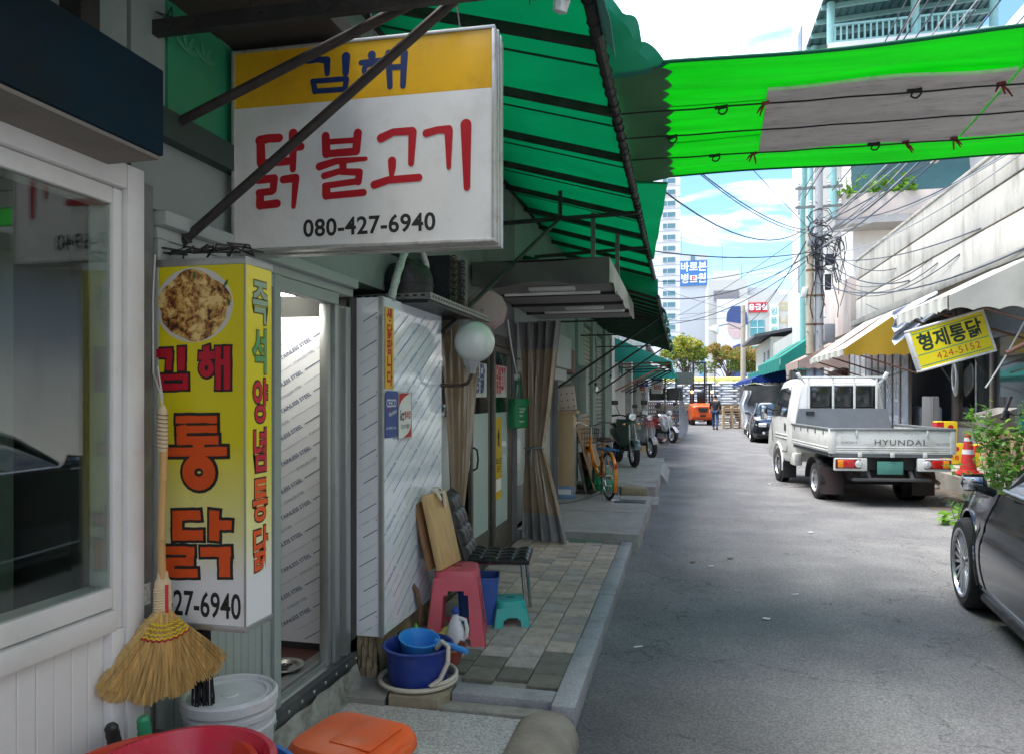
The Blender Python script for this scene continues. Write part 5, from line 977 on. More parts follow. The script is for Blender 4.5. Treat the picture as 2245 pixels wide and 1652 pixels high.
for i, (y, z, c) in enumerate(((19, 1.4, (0.5, 0.52, 0.55)), (20.5, 1.2, (0.3, 0.45, 0.5)), (21.8, 1.6, (0.55, 0.5, 0.4)), (22.6, 1.1, (0.1, 0.35, 0.3)))): G = MB(); G.box((5.6, y, z/2), (0.5, 0.8, z), (0, 0, 12*i), 0.05); G.out('machine', mat('machine_%d' % i, c, r=0.5), ms)

# ledge, paving and dirt in front
G = MB(); G.sheet(lambda u, v: (4.43+1.5*u+0.03*math.sin(v*31), 10.2+7.7*v, 0.3+0.012*math.sin(v*25+u*7)), 6, 50, 0.02); G.sheet(lambda u, v: (4.43+0.05*(1-u)*math.sin(v*60)*0.5+0.03*math.sin(v*31), 10.2+7.7*v, 0.3*u), 5, 60); G.sheet(lambda u, v: (4.43+1.5*u, 10.2, 0.3*v), 4, 2)
lg = struct(G.out('stone_ledge', CONC2))
G = MB(); G.b2((4.6, -4, -0.03), (5.95, 10.2, 0.08)); struct(G.out('side_pavement', CONC))
G = MB(); G.sheet(lambda u, v: (4.6+0.4*u, 17.9+30*v, 0.1), 1, 1, 0.15); struct(G.out('side_pavement', CONC))
random.seed(31)
rub = thing('rubble_heap', 'broken concrete pieces and soil at the foot of the ledge', 'rubble', (4.3, 13, 0), world=True)
for i in range(26):
    G = MB(); s_ = rnd(0.04, 0.13); x, y = rnd(3.7, 4.42), rnd(11.9, 14.2); G.box((x, y, s_*0.25), (s_*1.6, s_, s_*0.6), (rnd(-20, 20), rnd(-20, 20), rnd(0, 180)), 0.012, 1); G.out('fragment', CONC2 if i % 3 else mat('rough_stone', (0, 0, 0)), rub)
G = MB(); G.sheet(lambda u, v: (3.5+0.95*u, 11.6+2.9*v, 0.006+0.05*u*u*math.sin(math.pi*v)), 8, 12); o = G.out('soil_patch', mat('soil', (0.16, 0.13, 0.1), r=0.95, var=0.3, vs=10, bump=0.8, bs=25)); struct(o)

# cream awning, yellow awning and the others down the right
CRC = cloth('cream_canvas', (0.62, 0.6, 0.52), (0.5, 0.47, 0.38), 0.25, dirt=(0.35, 0.34, 0.27), da=0.5)
YLC = cloth('yellow_canvas', (0.6, 0.42, 0.05), (0.75, 0.42, 0.02), 0.45)
PKC = cloth('faded_pink_canvas', (0.5, 0.36, 0.3), (0.5, 0.25, 0.15), 0.25)
def side_awning(name, label, y0, y1, xe, ze, xw, zw, m, mend=None, val=0.22, scal_n=10):
    t = thing(name, label, 'awning', ((xe+xw)/2, (y0+y1)/2, ze), world=True)
    G = MB(); G.sheet(lambda u, v: (xe+(xw-xe)*u, y0+(y1-y0)*v, ze+(zw-ze)*u-0.05*math.sin(math.pi*u)*abs(math.sin(v*math.pi*3))), 10, 30, 0.004); G.out('top_cloth', m, t)
    G = MB(); G.sheet(lambda u, v: (xe-0.02+0.02*math.sin(u*40)*v, y0+(y1-y0)*u, ze-val*v+0.035*abs(math.sin(u*math.pi*scal_n))*v), 80, 4, 0.003); G.out('valance', m, t)
    G = MB(); G.sheet(lambda u, v: (xe+(xw-xe)*u, y0-0.005+0.02*math.sin(u*9)*(1-v), ze-val*(1-v)+(zw-ze)*u*v+0.04*abs(math.sin(u*math.pi*5))*(1-v)), 50, 8, 0.003); G.out('end_cloth', mend or m, t)
    G = MB(); G.tube([(xe, y0, ze-0.01), (xe, y1, ze-0.01)], 0.02, 8)
    for y in (y0+0.04, (y0+y1)/2, y1-0.04): G.tube([(xe, y, ze-0.02), (xw, y, zw-0.03)], 0.018, 8); G.tube([(xe, y, ze-0.02), (xw, y, ze-0.55)], 0.018, 8)
    G.out('frame', mat('rust_brown_pole', (0, 0, 0)), t)
    return t
ca = side_awning('cream_awning', 'dirty cream canvas awning above the tilted yellow sign', 10.9, 13.3, 3.5, 2.98, 5.0, 3.72, CRC, val=0.2)
ya = side_awning('yellow_awning', 'cream topped yellow canvas awning above the mill doors', 17.4, 21.8, 3.5, 2.68, 5.0, 3.75, CRC, YLC, val=0.16)
side_awning('pink_awning', 'small faded pink awning behind the utility poles', 24.2, 27.0, 3.55, 2.75, 5.0, 3.5, PKC, val=0.26)
side_awning('teal_shop_awning', 'boxy teal awning over the shop past the utility poles', 29.0, 37.0, 3.6, 3.1, 5.2, 4.2, AWT, val=0.5, scal_n=14)
side_awning('low_teal_awning', 'low teal awning beyond the boxy one', 38.0, 44.0, 3.7, 2.9, 5.0, 3.3, AWT, val=0.35, scal_n=10)
side_awning('blue_awning', 'royal blue awning above the dark tarp covered load', 35, 47.5, 3.1, 2.45, 4.6, 3.1, cloth('blue_canvas', (0.02, 0.06, 0.28), (0.02, 0.08, 0.4), 0.3), val=0.2)
# striped bundle stuffed under the cream awning
G = MB(); G.sheet(lambda u, v: (3.55+0.75*u, 13.75+0.25*u+0.08*math.sin(v*17+u*3), 3.1+0.35*u-0.6*v*(1-0.35*u)), 16, 24, 0.004); tag(G.out('cloth_bundle', mat('striped_blue_cloth', (0.5, 0.54, 0.6), r=0.8, var=0.4, vs=14, stretch=(1, 1, 6), bump=0.5, bs=10)), 'crumpled pale blue cloth jammed between the right awnings', 'cloth')

# tilted yellow sign
ts = thing('tilted_sign', 'yellow restaurant sign in a white frame hanging at a tilt', 'sign', (3.7, 11.42, 2.1), world=True)
TW, TH_ = 1.03, 0.62
T0 = frame((3.70, 11.42, 2.41), (1, 0.02, 0), (0, 0, 1)) @ TM(rot=(0, 0, 16.5)) @ TM((-TW/2, -TH_/2, 0))
G = MB(); G.T = T0; G.b2((0.03, 0.03, -0.12), (TW-0.03, TH_-0.03, 0.0)); G.out('face', mat('sign_lemon', (0.82, 0.66, 0.01), r=0.35, var=0.03, coat=0.2), ts)
G = MB(); G.T = T0
for a, b in (((0, 0), (TW, 0.035)), ((0, TH_-0.035), (TW, TH_)), ((0, 0.035), (0.035, TH_-0.035)), ((TW-0.035, 0.035), (TW, TH_-0.035))): G.b2((*a, -0.14), (*b, 0.012), 0.012)
G.out('frame', mat('white_frame', (0.68, 0.68, 0.65), r=0.4, dirt=(0.25, 0.18, 0.12), da=0.5, ds=8), ts)
G = MB()
for y in (TH_-0.08, 0.235, 0.075): G.stroke([(0.045, y, 0.012), (TW-0.045, y, 0.012)], T0, 0.0006, 0.0006, cap='flat')
G.out('green_rule', mat('rule_green', (0.03, 0.3, 0.16)), ts, smooth=None)
G = MB(); text(G, '형제통닭', T0 @ TM((TW/2, 0.375, 0.0012)), 0.27, 0.03, 0.86); G.out('lettering', mat('print_darkgreen', (0.012, 0.04, 0.025)), ts, smooth=None)
G = MB(); text(G, '424-5152', T0 @ TM((TW*0.55, 0.152, 0.0012)), 0.14, 0.0, 0.98, 1.12); G.out('phone_number', mat('print_orange_red', (0.55, 0.06, 0.02)), ts, smooth=None)
G = MB(); G.T = T0
for x in (0.3, 0.75): G.tube([(x, 0.02, -0.06), (x+0.25, -0.28, -0.6)], 0.014, 6)
G.tube([(0.7, TH_, -0.05), (0.72, TH_+0.25, -0.1)], 0.012, 6); G.out('stay', DSTEEL, ts)
G = MB(); G.tube(sag((4.6, 11.1, 2.9), (4.05, 11.2, 1.75), 0.05, 10), 0.011, 8); tag(G.out('dangling_pipe', mat('pale_wire', (0, 0, 0))), 'pale plastic pipe dangling from the cream awning', 'pipe')
wh = thing('coiled_cable', 'white cable coil hung on the storefront post', 'cable', (5.0, 17.85, 1.9), world=True)
for k in range(4):
    G = MB(); G.tube([(5.72+0.02*k, 17.5+0.12*math.sin(a)+0.03*k, 2.05+0.28*math.cos(a)-0.04*k) for a in [i*6.28/18 for i in range(18)]], 0.016, 6, closed=True); G.out('loop', mat('pale_wire', (0, 0, 0)), wh)

# stair tower behind
tw = thing('stair_tower', 'tall white building with teal steel stair roof and railings', 'building', (7, 31, 0), world=True)
G = MB(); G.b2((5.0, 32.4, 0), (6.4, 36, 20.2), 0.02); G.out('tower_wall', WHT, tw)
G = MB(); G.b2((6.4, 30.2, 0), (14, 36, 14.2)); G.b2((5.05, 29.6, 0), (6.4, 32.4, 5.6)); G.out('main_wall', WHT, tw)
G = MB(); G.b2((5.0, 24.0, 3.6), (5.2, 29.6, 5.3), 0.02); G.b2((5.2, 24, 3.6), (9, 29.6, 3.8)); G.out('low_parapet', PINKW, tw)
G = MB(); G.b2((5.1, 24.0, 0), (5.3, 29.6, 3.6)); G.out('ground_wall', mat('buff_wall', (0.42, 0.4, 0.36), r=0.9), tw)
G = MB(); G.b2((5.5, 28.8, 8.2), (11.5, 29.0, 9.05), 0.02); G.b2((5.5, 29.0, 8.2), (5.7, 30.2, 9.05), 0.02); G.out('balcony_parapet', PINKW, tw)
G = MB(); G.b2((5.5, 28.8, 7.95), (11.5, 30.2, 8.2)); G.out('balcony_slab', SOFF, tw)
G = MB(); G.b2((6.5, 28.6, 11.6), (14, 30.2, 11.85)); G.b2((5.2, 28.4, 14.2), (14, 36, 14.45)); G.out('upper_slab', WHT, tw)
for i in range(22): G = MB(); x = 5.4+i*0.2; G.b2((x, 28.5, 14.55), (x+0.06, 28.56, 15.08)); G.out('railing_bar', TEALP, tw)
G = MB(); G.b2((5.2, 28.48, 15.08), (10, 28.58, 15.16)); G.b2((5.2, 28.48, 14.46), (10, 28.58, 14.55)); G.out('handrail', TEALP, tw)
for x, y in ((5.3, 28.6), (8.1, 28.6), (10.6, 28.6), (5.3, 32), (8.1, 33)): G = MB(); G.tube([(x, y, 14.45), (x, y, 16.0)], 0.14, 12); G.out('roof_column', TEALP, tw)
G = MB()
G.sheet(lambda u, v: (5.0+6.5*u, 27.5+7.5*v, 16.05+0.3*u+0.06*(1 if int(u*44) % 2 else 0)), 132, 2, 0.02); G.out('stair_roof', TEALD, tw)
for i in range(7): G = MB(); y = 27.7+i*1.1; G.beam((5.0, y, 15.95), (11.5, y, 16.25), 0.1, 0.16); G.out('rafter', TEALP, tw)
G = MB(); G.sheet(lambda u, v: (6.2+4*u, 29.4+0.5*v, 9.1+2.3*u*0+2.3*v+0.06*(1 if int(v*20) % 2 else 0)), 2, 60, 0.02); G.out('corrugated_screen', TEALD, tw)
for x0, z0 in ((6.6, 5.0), (8.6, 5.0), (6.8, 12.1), (9.0, 12.1)):
    G = MB(); G.b2((x0, 30.17, z0), (x0+1.3, 30.2, z0+1.6)); w_ = G.out('window', mat('dark_pane', (0, 0, 0)), tw)
    G = MB()
    for a, b in (((x0-0.06, 30.12, z0-0.06), (x0+1.36, 30.17, z0)), ((x0-0.06, 30.12, z0+1.6), (x0+1.36, 30.17, z0+1.66)), ((x0+0.62, 30.12, z0), (x0+0.68, 30.17, z0+1.6)), ((x0-0.06, 30.12, z0), (x0, 30.17, z0+1.6)), ((x0+1.3, 30.12, z0), (x0+1.36, 30.17, z0+1.6))): G.b2(a, b)
    G.out('window_frame', TEALP, w_)
for y0, z0 in ((33.2, 6.2), (33.2, 9.6), (33.2, 13.0), (33.2, 16.4)): G = MB(); G.b2((4.97, y0, z0), (5.0, y0+0.9, z0+1.1)); G.out('window', mat('dark_pane', (0, 0, 0)), tw)
G = MB(); G.tube([(4.86, 32.1, 3.5), (4.86, 32.1, 9.4), (4.86, 31.6, 10.3), (4.86, 31.6, 14.2)], 0.11, 10); G.tube([(4.86, 30.2, 5.6), (4.86, 30.2, 13)], 0.1, 10); G.out('drain_pipe', TEALP, tw)
G = MB(); G.tube([(5.4, 28.75, 8.2), (5.4, 28.75, 14.3)], 0.13, 10); G.out('teal_post', TEALP, tw)
# old low house further along
oh = thing('low_house', 'cream low house with dark overhanging roof past the teal awnings', 'house', (6, 46, 0), world=True)
G = MB(); G.b2((4.9, 43.5, 0), (10, 52, 5.0)); G.out('wall', mat('cream_house', (0.55, 0.5, 0.4), r=0.9, dirt=(0.3, 0.26, 0.2), da=0.5), oh)
G = MB(); G.prism([(-0.9, 0), (5.4, 1.1), (5.4, 1.25), (-0.9, 0.16)], 9.0, frame((4.9, 52.3, 5.0), (1, 0, 0), (0, 0, 1))); G.out('roof', mat('dark_roof', (0.09, 0.09, 0.095), r=0.8), oh)
for y in (44.2, 46.4): G = MB(); G.b2((4.87, y, 2.9), (4.9, y+0.8, 4.3)); G.out('window', mat('dark_pane', (0, 0, 0)), oh)
G = MB(); G.b2((5.6, 43.46, 3.4), (6.3, 43.5, 4.5)); G.out('window', mat('dark_pane', (0, 0, 0)), oh)
rr_ = thing('rear_row', 'mixed cream shop walls under the teal and blue awnings', 'shopfront', (5.2, 36, 0), world=True)
G = MB(); G.b2((5.0, 36.0, 0), (5.3, 43.4, 4.6)); G.b2((5.02, 29.6, 0.0), (5.05, 32.3, 3.2)); G.out('wall', mat('buff_wall', (0, 0, 0)), rr_)
for y, c in ((24.8, (0.12, 0.05, 0.04)), (27, (0.3, 0.3, 0.28)), (30, (0.36, 0.36, 0.3)), (33, (0.3, 0.32, 0.26)), (37, (0.1, 0.08, 0.07)), (40, (0.25, 0.25, 0.24))):
    G = MB(); G.b2((4.92, y, 0.1), (5.0 if y > 32 else 5.09, y+1.5, 2.5), 0.01); G.out('door', mat('rear_door_%d' % int(y), c, r=0.7, var=0.2), rr_)

# utility poles with their tangle
PTAN = mat('tan_concrete_pole', (0.42, 0.36, 0.27), r=0.9, var=0.15, vs=4, dirt=(0.25, 0.2, 0.15), da=0.5, ds=4); PGRY = mat('grey_concrete_pole', (0.4, 0.4, 0.4), r=0.9, var=0.12, vs=4, dirt=(0.2, 0.2, 0.2), da=0.5, ds=4); PBLU = mat('blue_grey_band', (0.36, 0.4, 0.47), r=0.7)
def upole(name, label, x, y, r0, r1, h, m):
    t = thing(name, label, 'utility pole', (x, y, 0))
    G = MB(); G.lathe([(r0+0.001*0, 2.95), (r1, h), (0, h)], 20); G.out('shaft', m, t)
    G = MB(); G.lathe([(r0+0.006, 0), (r0+0.003, 2.95), (0, 2.955)], 20); G.out('painted_band', PBLU, t)
    random.seed(int(x*10)); G = MB()
    for z in [1.4+i*0.45 for i in range(int((h-1.6)/0.45))]: a = rnd(0, 6.28); G.tube([(math.cos(a)*r1*0.9, math.sin(a)*r1*0.9, z), (math.cos(a)*(r0+0.08), math.sin(a)*(r0+0.08), z)], 0.012, 5)
    G.out('step_bolts', DSTEEL, t)
    G = MB()
    for z in (2.95, 3.9, 4.8, 5.6): G.lathe([(r0+0.004, -0.03), (r0+0.012, 0), (r0+0.004, 0.03)], 16, (0, 0, z))
    G.out('band_clamp', mat('rusty_band', (0.18, 0.11, 0.07), r=0.7, m=0.4), t)
    return t
up1 = upole('utility_pole', 'tan concrete utility pole, the shorter of the pair by the pink awning', 3.93, 24.5, 0.118, 0.11, 6.75, PTAN)
up2 = upole('utility_pole', 'tall grey concrete utility pole carrying the cable tangle', 4.2, 24.55, 0.14, 0.115, 9.3, PGRY)
random.seed(17)
INS = mat('porcelain', (0.6, 0.6, 0.57), r=0.3); HW = mat('cable_grey', (0.22, 0.23, 0.24), r=0.6); CBK = mat('cable_black', (0.03, 0.03, 0.035), r=0.6)
for z in (8.9, 8.2, 7.6):
    G = MB(); G.beam((-0.7, 0, z), (0.7, 0, z), 0.07); G.out('cross_arm', GSTEEL, up2)
    for x in (-0.6, -0.25, 0.3, 0.62): G = MB(); G.lathe([(0.03, 0), (0.06, 0.04), (0.035, 0.08), (0.055, 0.12), (0.03, 0.17), (0, 0.18)], 10, (x, 0, z+0.03)); G.out('insulator', INS, up2)
for i, (x, y, z, sx_, sz_, m) in enumerate(((0.28, -0.1, 5.9, 0.22, 0.35, CBK), (-0.25, -0.12, 6.5, 0.2, 0.3, HW), (0.25, -0.1, 5.2, 0.18, 0.5, CBK), (-0.45, -0.1, 4.9, 0.16, 0.34, INS), (0.3, -0.1, 3.6, 0.3, 0.6, HW))):
    G = MB(); G.box((x, y, z), (sx_, 0.14, sz_), (0, 12*(i % 2), 0), 0.03); G.out('cable_box', m, up2)
G = MB()
for k in range(16):
    a0 = rnd(0, 6.28); rr = rnd(0.15, 0.4); z = rnd(5.6, 7.4); c = Vector((rnd(-0.2, 0.35), -0.15, z))
    G.tube([c+Vector((rr*math.cos(a0+i*0.75), rnd(-0.06, 0.06), rr*0.8*math.sin(a0+i*0.75)-0.02*i)) for i in range(9)], rnd(0.01, 0.022), 5)
for k in range(12):
    x = rnd(-0.3, 0.75); G.tube([(x+0.1*math.sin(i*1.1+k), -0.16, 6.6-i*0.36) for i in range(rnd(4, 10).__int__())], rnd(0.01, 0.02), 5)
struct(G.out('cable_tangle', CBK, up2), 'stuff')
# street lamp pole far down
sl_ = thing('street_lamp', 'concrete pole with a hooded white street lamp before the trees', 'street lamp', (4.3, 55, 0))
G = MB(); G.lathe([(0.2, 0), (0.15, 8.2), (0, 8.2)], 14); G.out('shaft', PTAN, sl_)
G = MB(); G.tube([(0, 0, 6.4), (-1.0, 0, 6.9), (-1.7, 0, 6.75)], 0.05, 8); G.out('arm', GSTEEL, sl_)
G = MB(); G.lathe([(0.08, 0.35), (0.2, 0.25), (0.42, -0.1), (0.38, -0.2), (0, -0.22)], 16, (-2.0, 0, 6.5), (0, 35, 0)); G.out('lamp_hood', INS, sl_)
# overhead wires
HUB = Vector((4.15, 24.4, 6.6)); HUB2 = Vector((4.2, 24.4, 8.3))
WL = []
random.seed(23)
for tgt in ((-0.4, 10.3, 4.6), (-0.9, 9.6, 5.6), (-1.6, 13, 4.4), (-1.7, 17, 4.4), (-1.7, 21, 4.6), (-1.7, 9, 6.4), (-1.7, 30, 4.6)): WL.append((HUB+Vector((rnd(-0.2, 0.1), 0, rnd(-0.6, 0.8))), Vector(tgt), rnd(0.1, 0.9)))
for tgt in ((4.3, 55, 7.9), (4.3, 55, 7.2), (3.4, 55, 6.6), (-2, 60, 8), (-6, 70, 7.4)): WL.append((HUB+Vector((rnd(-0.2, 0.2), 0, rnd(-0.5, 1.2))), Vector(tgt), rnd(0.4, 1.4)))
for i in range(16): WL.append((HUB+Vector((rnd(-0.1, 0.4), 0, rnd(-0.5, 0.7))), Vector((rnd(4.4, 5.4), rnd(2, 9), rnd(5.0, 7.4))), rnd(0.1, 0.7)))
for i in range(9): WL.append((HUB2+Vector((-0.6+0.16*i, 0, rnd(-0.7, 0.8))), Vector((3.2+0.3*i, 1.5, 8.2+0.12*i)), rnd(0.1, 0.4)))
for i in range(6): WL.append((HUB+Vector((0.2, 0, rnd(-1.5, 0.2))), Vector((4.98, rnd(13, 22), rnd(3.9, 5.2))), rnd(0.2, 0.7)))
WL += [(Vector((-1.7, 12, 8.5)), Vector((30, 95, 6)), 0.5), (Vector((-3, 46, 9.1)), Vector((4.3, 55, 7.7)), 0.2), (Vector((-9, 55, 8)), Vector((4.3, 55, 7.9)), 0.3), (Vector((-9, 55, 7.6)), Vector((4.3, 55, 7.4)), 0.3), (Vector((-12, 80, 16)), Vector((12, 76, 16)), 0.3), (Vector((-12, 80, 15)), Vector((12, 76, 15.3)), 0.3), (Vector((5.0, 22, 4.2)), Vector((4.95, 10, 3.86)), 0.7), (Vector((4.1, 24.4, 5.2)), Vector((4.9, 12, 3.8)), 0.5)]
WB = mat('wire_dark', (0.05, 0.06, 0.08), r=0.6); WP = mat('wire_pale', (0.4, 0.4, 0.4), r=0.6)
ends = ['the left awnings', 'the street lamp end', 'the cream building parapet', 'the rooftop side', 'the parapet face', 'the cross street']
for i, (a, b, s_) in enumerate(WL):
    G = MB(); th = rnd(0.009, 0.017); G.tube(sag(a, b, s_, 14), th, 5, cap=False)
    e = 0 if i < 7 else 1 if i < 12 else 2 if i < 28 else 3 if i < 37 else 4 if i < 43 else 5
    o = G.out('overhead_wire', WP if (12 <= i < 37 and i % 3 == 0) else WB); tag(o, 'thin overhead wire running toward %s' % ends[e], 'wire', 'overhead wires toward %s' % ends[e])

# ================= THINGS ON THE LEFT PAVEMENT =================
def plastic(n, c, r=0.38, **k): return mat(n, c, r=r, var=0.1, vs=6, rv=0.3, dirt=tuple(x*0.6+0.08 for x in c), da=0.5, ds=11, **k)
PINKP = plastic('pink_plastic', (0.6, 0.1, 0.13)); TURQ = plastic('turquoise_plastic', (0.03, 0.42, 0.38)); BLUD = plastic('dark_blue_plastic', (0.015, 0.04, 0.25)); BLUL = plastic('light_blue_plastic', (0.04, 0.27, 0.68)); BRRD = plastic('brown_red_plastic', (0.28, 0.06, 0.04)); ORGP = plastic('orange_plastic', (0.75, 0.12, 0.025)); REDP = plastic('crimson_plastic', (0.62, 0.025, 0.06), r=0.3); GRYP = plastic('charcoal_plastic', (0.09, 0.095, 0.1)); WHTP = plastic('white_plastic', (0.72, 0.73, 0.74)); BLUM = plastic('mid_blue_plastic', (0.05, 0.12, 0.4))

# black tufted chair, chrome legs
ch = thing('padded_chair', 'black tufted vinyl chair with chrome legs against the cooler', 'chair', (-1.24, 4.94, 0.1), 8)
VIN = mat('black_vinyl', (0.016, 0.016, 0.018), r=0.3, var=0.2, vs=8, bump=0.12, bs=120, dirt=(0.1, 0.1, 0.09), da=0.25, ds=14); CHR = mat('chrome', (0.55, 0.55, 0.56), r=0.22, m=1.0, var=0.15, vs=20, dirt=(0.15, 0.1, 0.07), da=0.4, ds=20)
def pad(u, v, nu, nv):
    a = abs(math.sin(math.pi*u*nu))**0.45*abs(math.sin(math.pi*v*nv))**0.45
    e = min(1, min(u, 1-u)*12, min(v, 1-v)*12)**0.5
    return a*0.016+e*0.025
G = MB(); W2, D2 = 0.43, 0.42
def seat_pt(u, v):
    x = -D2/2+D2*u; y = (-W2/2+W2*v)*(0.9+0.1*u)
    cx = 1-0.0*u
    return (x+0.01*u, y, 0.42+pad(u, v, 4, 4)-0.015*math.sin(u*3))
G.sheet(seat_pt, 48, 48); G.sheet(lambda u, v: (-D2/2+D2*u+0.01*u, (-W2/2+W2*(1-v))*(0.9+0.1*u), 0.405), 4, 4)
def rim(k, n=40):
    P = []
    for i in range(n):
        u = i/(n/4) % 1; s_ = int(i/(n/4)); uu, vv = ((u, 0), (1, u), (1-u, 1), (0, 1-u))[s_]
        x = -D2/2+D2*uu+0.01*uu; y = (-W2/2+W2*vv)*(0.9+0.1*uu); P.append((x*(1.015 if k == 1 else 1), y*(1.015 if k == 1 else 1), (0.405, 0.418, 0.43)[k]))
    return P
G.loft([rim(0), rim(1), rim(2)], cap=False); G.out('seat', VIN, ch)
G = MB(); Hb = 0.46
def back_pt(u, v):   # u up, v across
    y = (-0.2+0.4*v)*(1-0.12*u*u); z = 0.40+Hb*u; lean = -0.2-0.13*u-0.03*u*u
    return (lean+pad(u, v, 4, 3), y, z)
G.sheet(back_pt, 52, 40); G.sheet(lambda u, v: (-0.215-0.13*u-0.03*u*u, (-0.2+0.4*(1-v))*(1-0.12*u*u), 0.40+Hb*u), 10, 4)
def brim(k, n=48):
    P = []
    for i in range(n):
        u = i/(n/4) % 1; s_ = int(i/(n/4)); uu, vv = ((u, 0), (1, u), (1-u, 1), (0, 1-u))[s_]
        P.append((-0.215-0.13*uu-0.03*uu*uu+(0, 0.008, 0.016)[k], (-0.2+0.4*vv)*(1-0.12*uu*uu)*(1.02 if k == 1 else 1), 0.40+Hb*uu+(0.006 if (k == 1 and uu > 0.9) else 0)))
    return P
G.loft([brim(0), brim(1), brim(2)], cap=False); G.out('backrest', VIN, ch)
for sx_, sy_ in ((1, 1), (1, -1), (-1, 1), (-1, -1)):
    G = MB(); x = 0.17*sx_; y = 0.17*sy_; G.tube([(x, y, 0.405), (x+0.02*sx_, y+0.015*sy_, 0.2), (x+0.035*sx_, y+0.03*sy_, 0.0)], 0.0125, 10); G.out('leg', CHR, ch)
G = MB(); G.tube([(0.17, 0.17, 0.4), (0.17, -0.17, 0.4), (-0.17, -0.17, 0.4), (-0.17, 0.17, 0.4)], 0.011, 8, closed=True); G.tube([(-0.2, 0.15, 0.4), (-0.235, 0.15, 0.5), (-0.3, 0.14, 0.7)], 0.011, 8); G.tube([(-0.2, -0.15, 0.4), (-0.235, -0.15, 0.5), (-0.3, -0.14, 0.7)], 0.011, 8); G.out('frame', CHR, ch)

# moulded stools
def mould_stool(name, label, loc, rz, H, wt, wb, m, slot=True, low=False):
    t = thing(name, label, 'stool', loc, rz)
    G = MB(); n = 8
    def sec(w, z, rc):
        P = []
        for cx, cy, a0 in ((1, 1, 0), (-1, 1, 90), (-1, -1, 180), (1, -1, 270)):
            for i in range(5): a = R(a0+i*22.5); P.append((cx*(w/2-rc)+rc*math.cos(a), cy*(w/2-rc)+rc*math.sin(a), z))
        return P
    G.loft([sec(wt*0.9, H, 0.05), sec(wt*0.97, H-0.006, 0.05), sec(wt, H-0.02, 0.05), sec(wt*1.02, H-0.05, 0.05)], cap=True); G.loft([sec(wt*0.96, H-0.022, 0.045), sec(wt*0.98, H-0.05, 0.045)], cap=True)
    st = G.out('seat', m, t)
    if slot: G = MB(); G.box((0, 0, H), (0.06 if not low else 0.05, 0.02, 0.004), bev=0.001); G.out('grip_slot', mat('slot_dark', (0.1, 0.02, 0.025)) if not low else mat('slot_dark_teal', (0.01, 0.1, 0.09)), st)
    # four walls with arched openings between corner legs
    for k in range(4):
        G = MB(); th = 0.006; lw = 0.26
        def wall(u, v, off=0.0):
            w = wt*1.02+(wb-wt*1.02)*(1-v); x = (u-0.5)*w; return (x, w/2-off, v*(H-0.045))
        nu, nv = 24, 16
        A = {}
        for off in (0.0, th):
            for i in range(nu+1):
                for j in range(nv+1): A[(off, i, j)] = G.v(wall(i/nu, j/nv, off))
        def hole(i, j):
            u, v = (i+0.5)/nu, (j+0.5)/nv
            if low: return abs(u-0.5) < 0.24 and v < 0.52*math.sqrt(max(0, 1-((u-0.5)/0.27)**4))
            if abs(u-0.5) < 0.5-lw and 0.16 < v < 0.8-0.06*abs((u-0.5)/0.25)**4: return True
            return v < 0.1 and abs(u-0.5) < 0.24
        cell = {(i, j): not hole(i, j) for i in range(nu) for j in range(nv)}
        for (i, j), on in cell.items():
            if not on: continue
            G.f([A[(0.0, i, j)], A[(0.0, i+1, j)], A[(0.0, i+1, j+1)], A[(0.0, i, j+1)]]); G.f([A[(th, i, j+1)], A[(th, i+1, j+1)], A[(th, i+1, j)], A[(th, i, j)]])
            for (di, dj, p, q) in ((-1, 0, (i, j), (i, j+1)), (1, 0, (i+1, j), (i+1, j+1)), (0, -1, (i, j), (i+1, j)), (0, 1, (i, j+1), (i+1, j+1))):
                if not cell.get((i+di, j+dj), False): G.f([A[(0.0, *p)], A[(0.0, *q)], A[(th, *q)], A[(th, *p)]])
        bmesh.ops.rotate(G.bm, verts=G.bm.verts, cent=(0, 0, 0), matrix=Matrix.Rotation(R(90*k), 3, 'Z')); G.out('leg_panel', m, t)
    return t
mould_stool('plastic_stool', 'faded pink plastic stool carrying the cutting boards', (-1.385, 4.42, 0.1), 14, 0.455, 0.27, 0.375, PINKP)
mould_stool('step_stool', 'small turquoise plastic step stool beside the chair leg', (-1.13, 4.80, 0.1), 20, 0.17, 0.2, 0.245, TURQ, low=True)

# cutting boards and glove
WOODL = mat('pale_board_wood', (0.58, 0.38, 0.17), r=0.55, var=0.22, vs=5, stretch=(3, 3, 0.3), dirt=(0.35, 0.2, 0.08), da=0.5, ds=4); WOODB = mat('burnt_board_wood', (0.28, 0.15, 0.07), r=0.7, var=0.3, vs=5, stretch=(3, 3, 0.3), dirt=(0.03, 0.02, 0.015), da=0.85, ds=5)
for nm, m, lab, x0, y0, hh, ww in (('cutting_board', WOODL, 'thick pale wooden cutting board leaning on the pink stool', -1.45, 4.26, 0.47, 0.3), ('cutting_board', WOODB, 'scorched thin cutting board behind the pale one', -1.505, 4.24, 0.42, 0.28)):
    G = MB(); G.T = frame((x0, y0, 0.556), (0.1, 1, 0), (-0.24, 0, 1)); G.b2((0, 0, -0.02), (ww, hh, 0.022 if m is WOODL else 0.0), 0.005); o = G.out(nm, m); tag(o, lab, 'cutting board')
gv = thing('work_glove', 'cream cotton work glove draped over the board top', 'glove', (-1.55, 4.45, 1.0), 20)
CTN = mat('cream_cotton', (0.62, 0.56, 0.45), r=0.95, bump=0.5, bs=90)
G = MB(); G.sheet(lambda u, v: (0.02+0.035*math.cos(v*6.28), -0.05+0.1*u, 0.02+0.022*math.sin(v*6.28)+0.01*math.sin(u*6)), 8, 12); G.out('palm', CTN, gv)
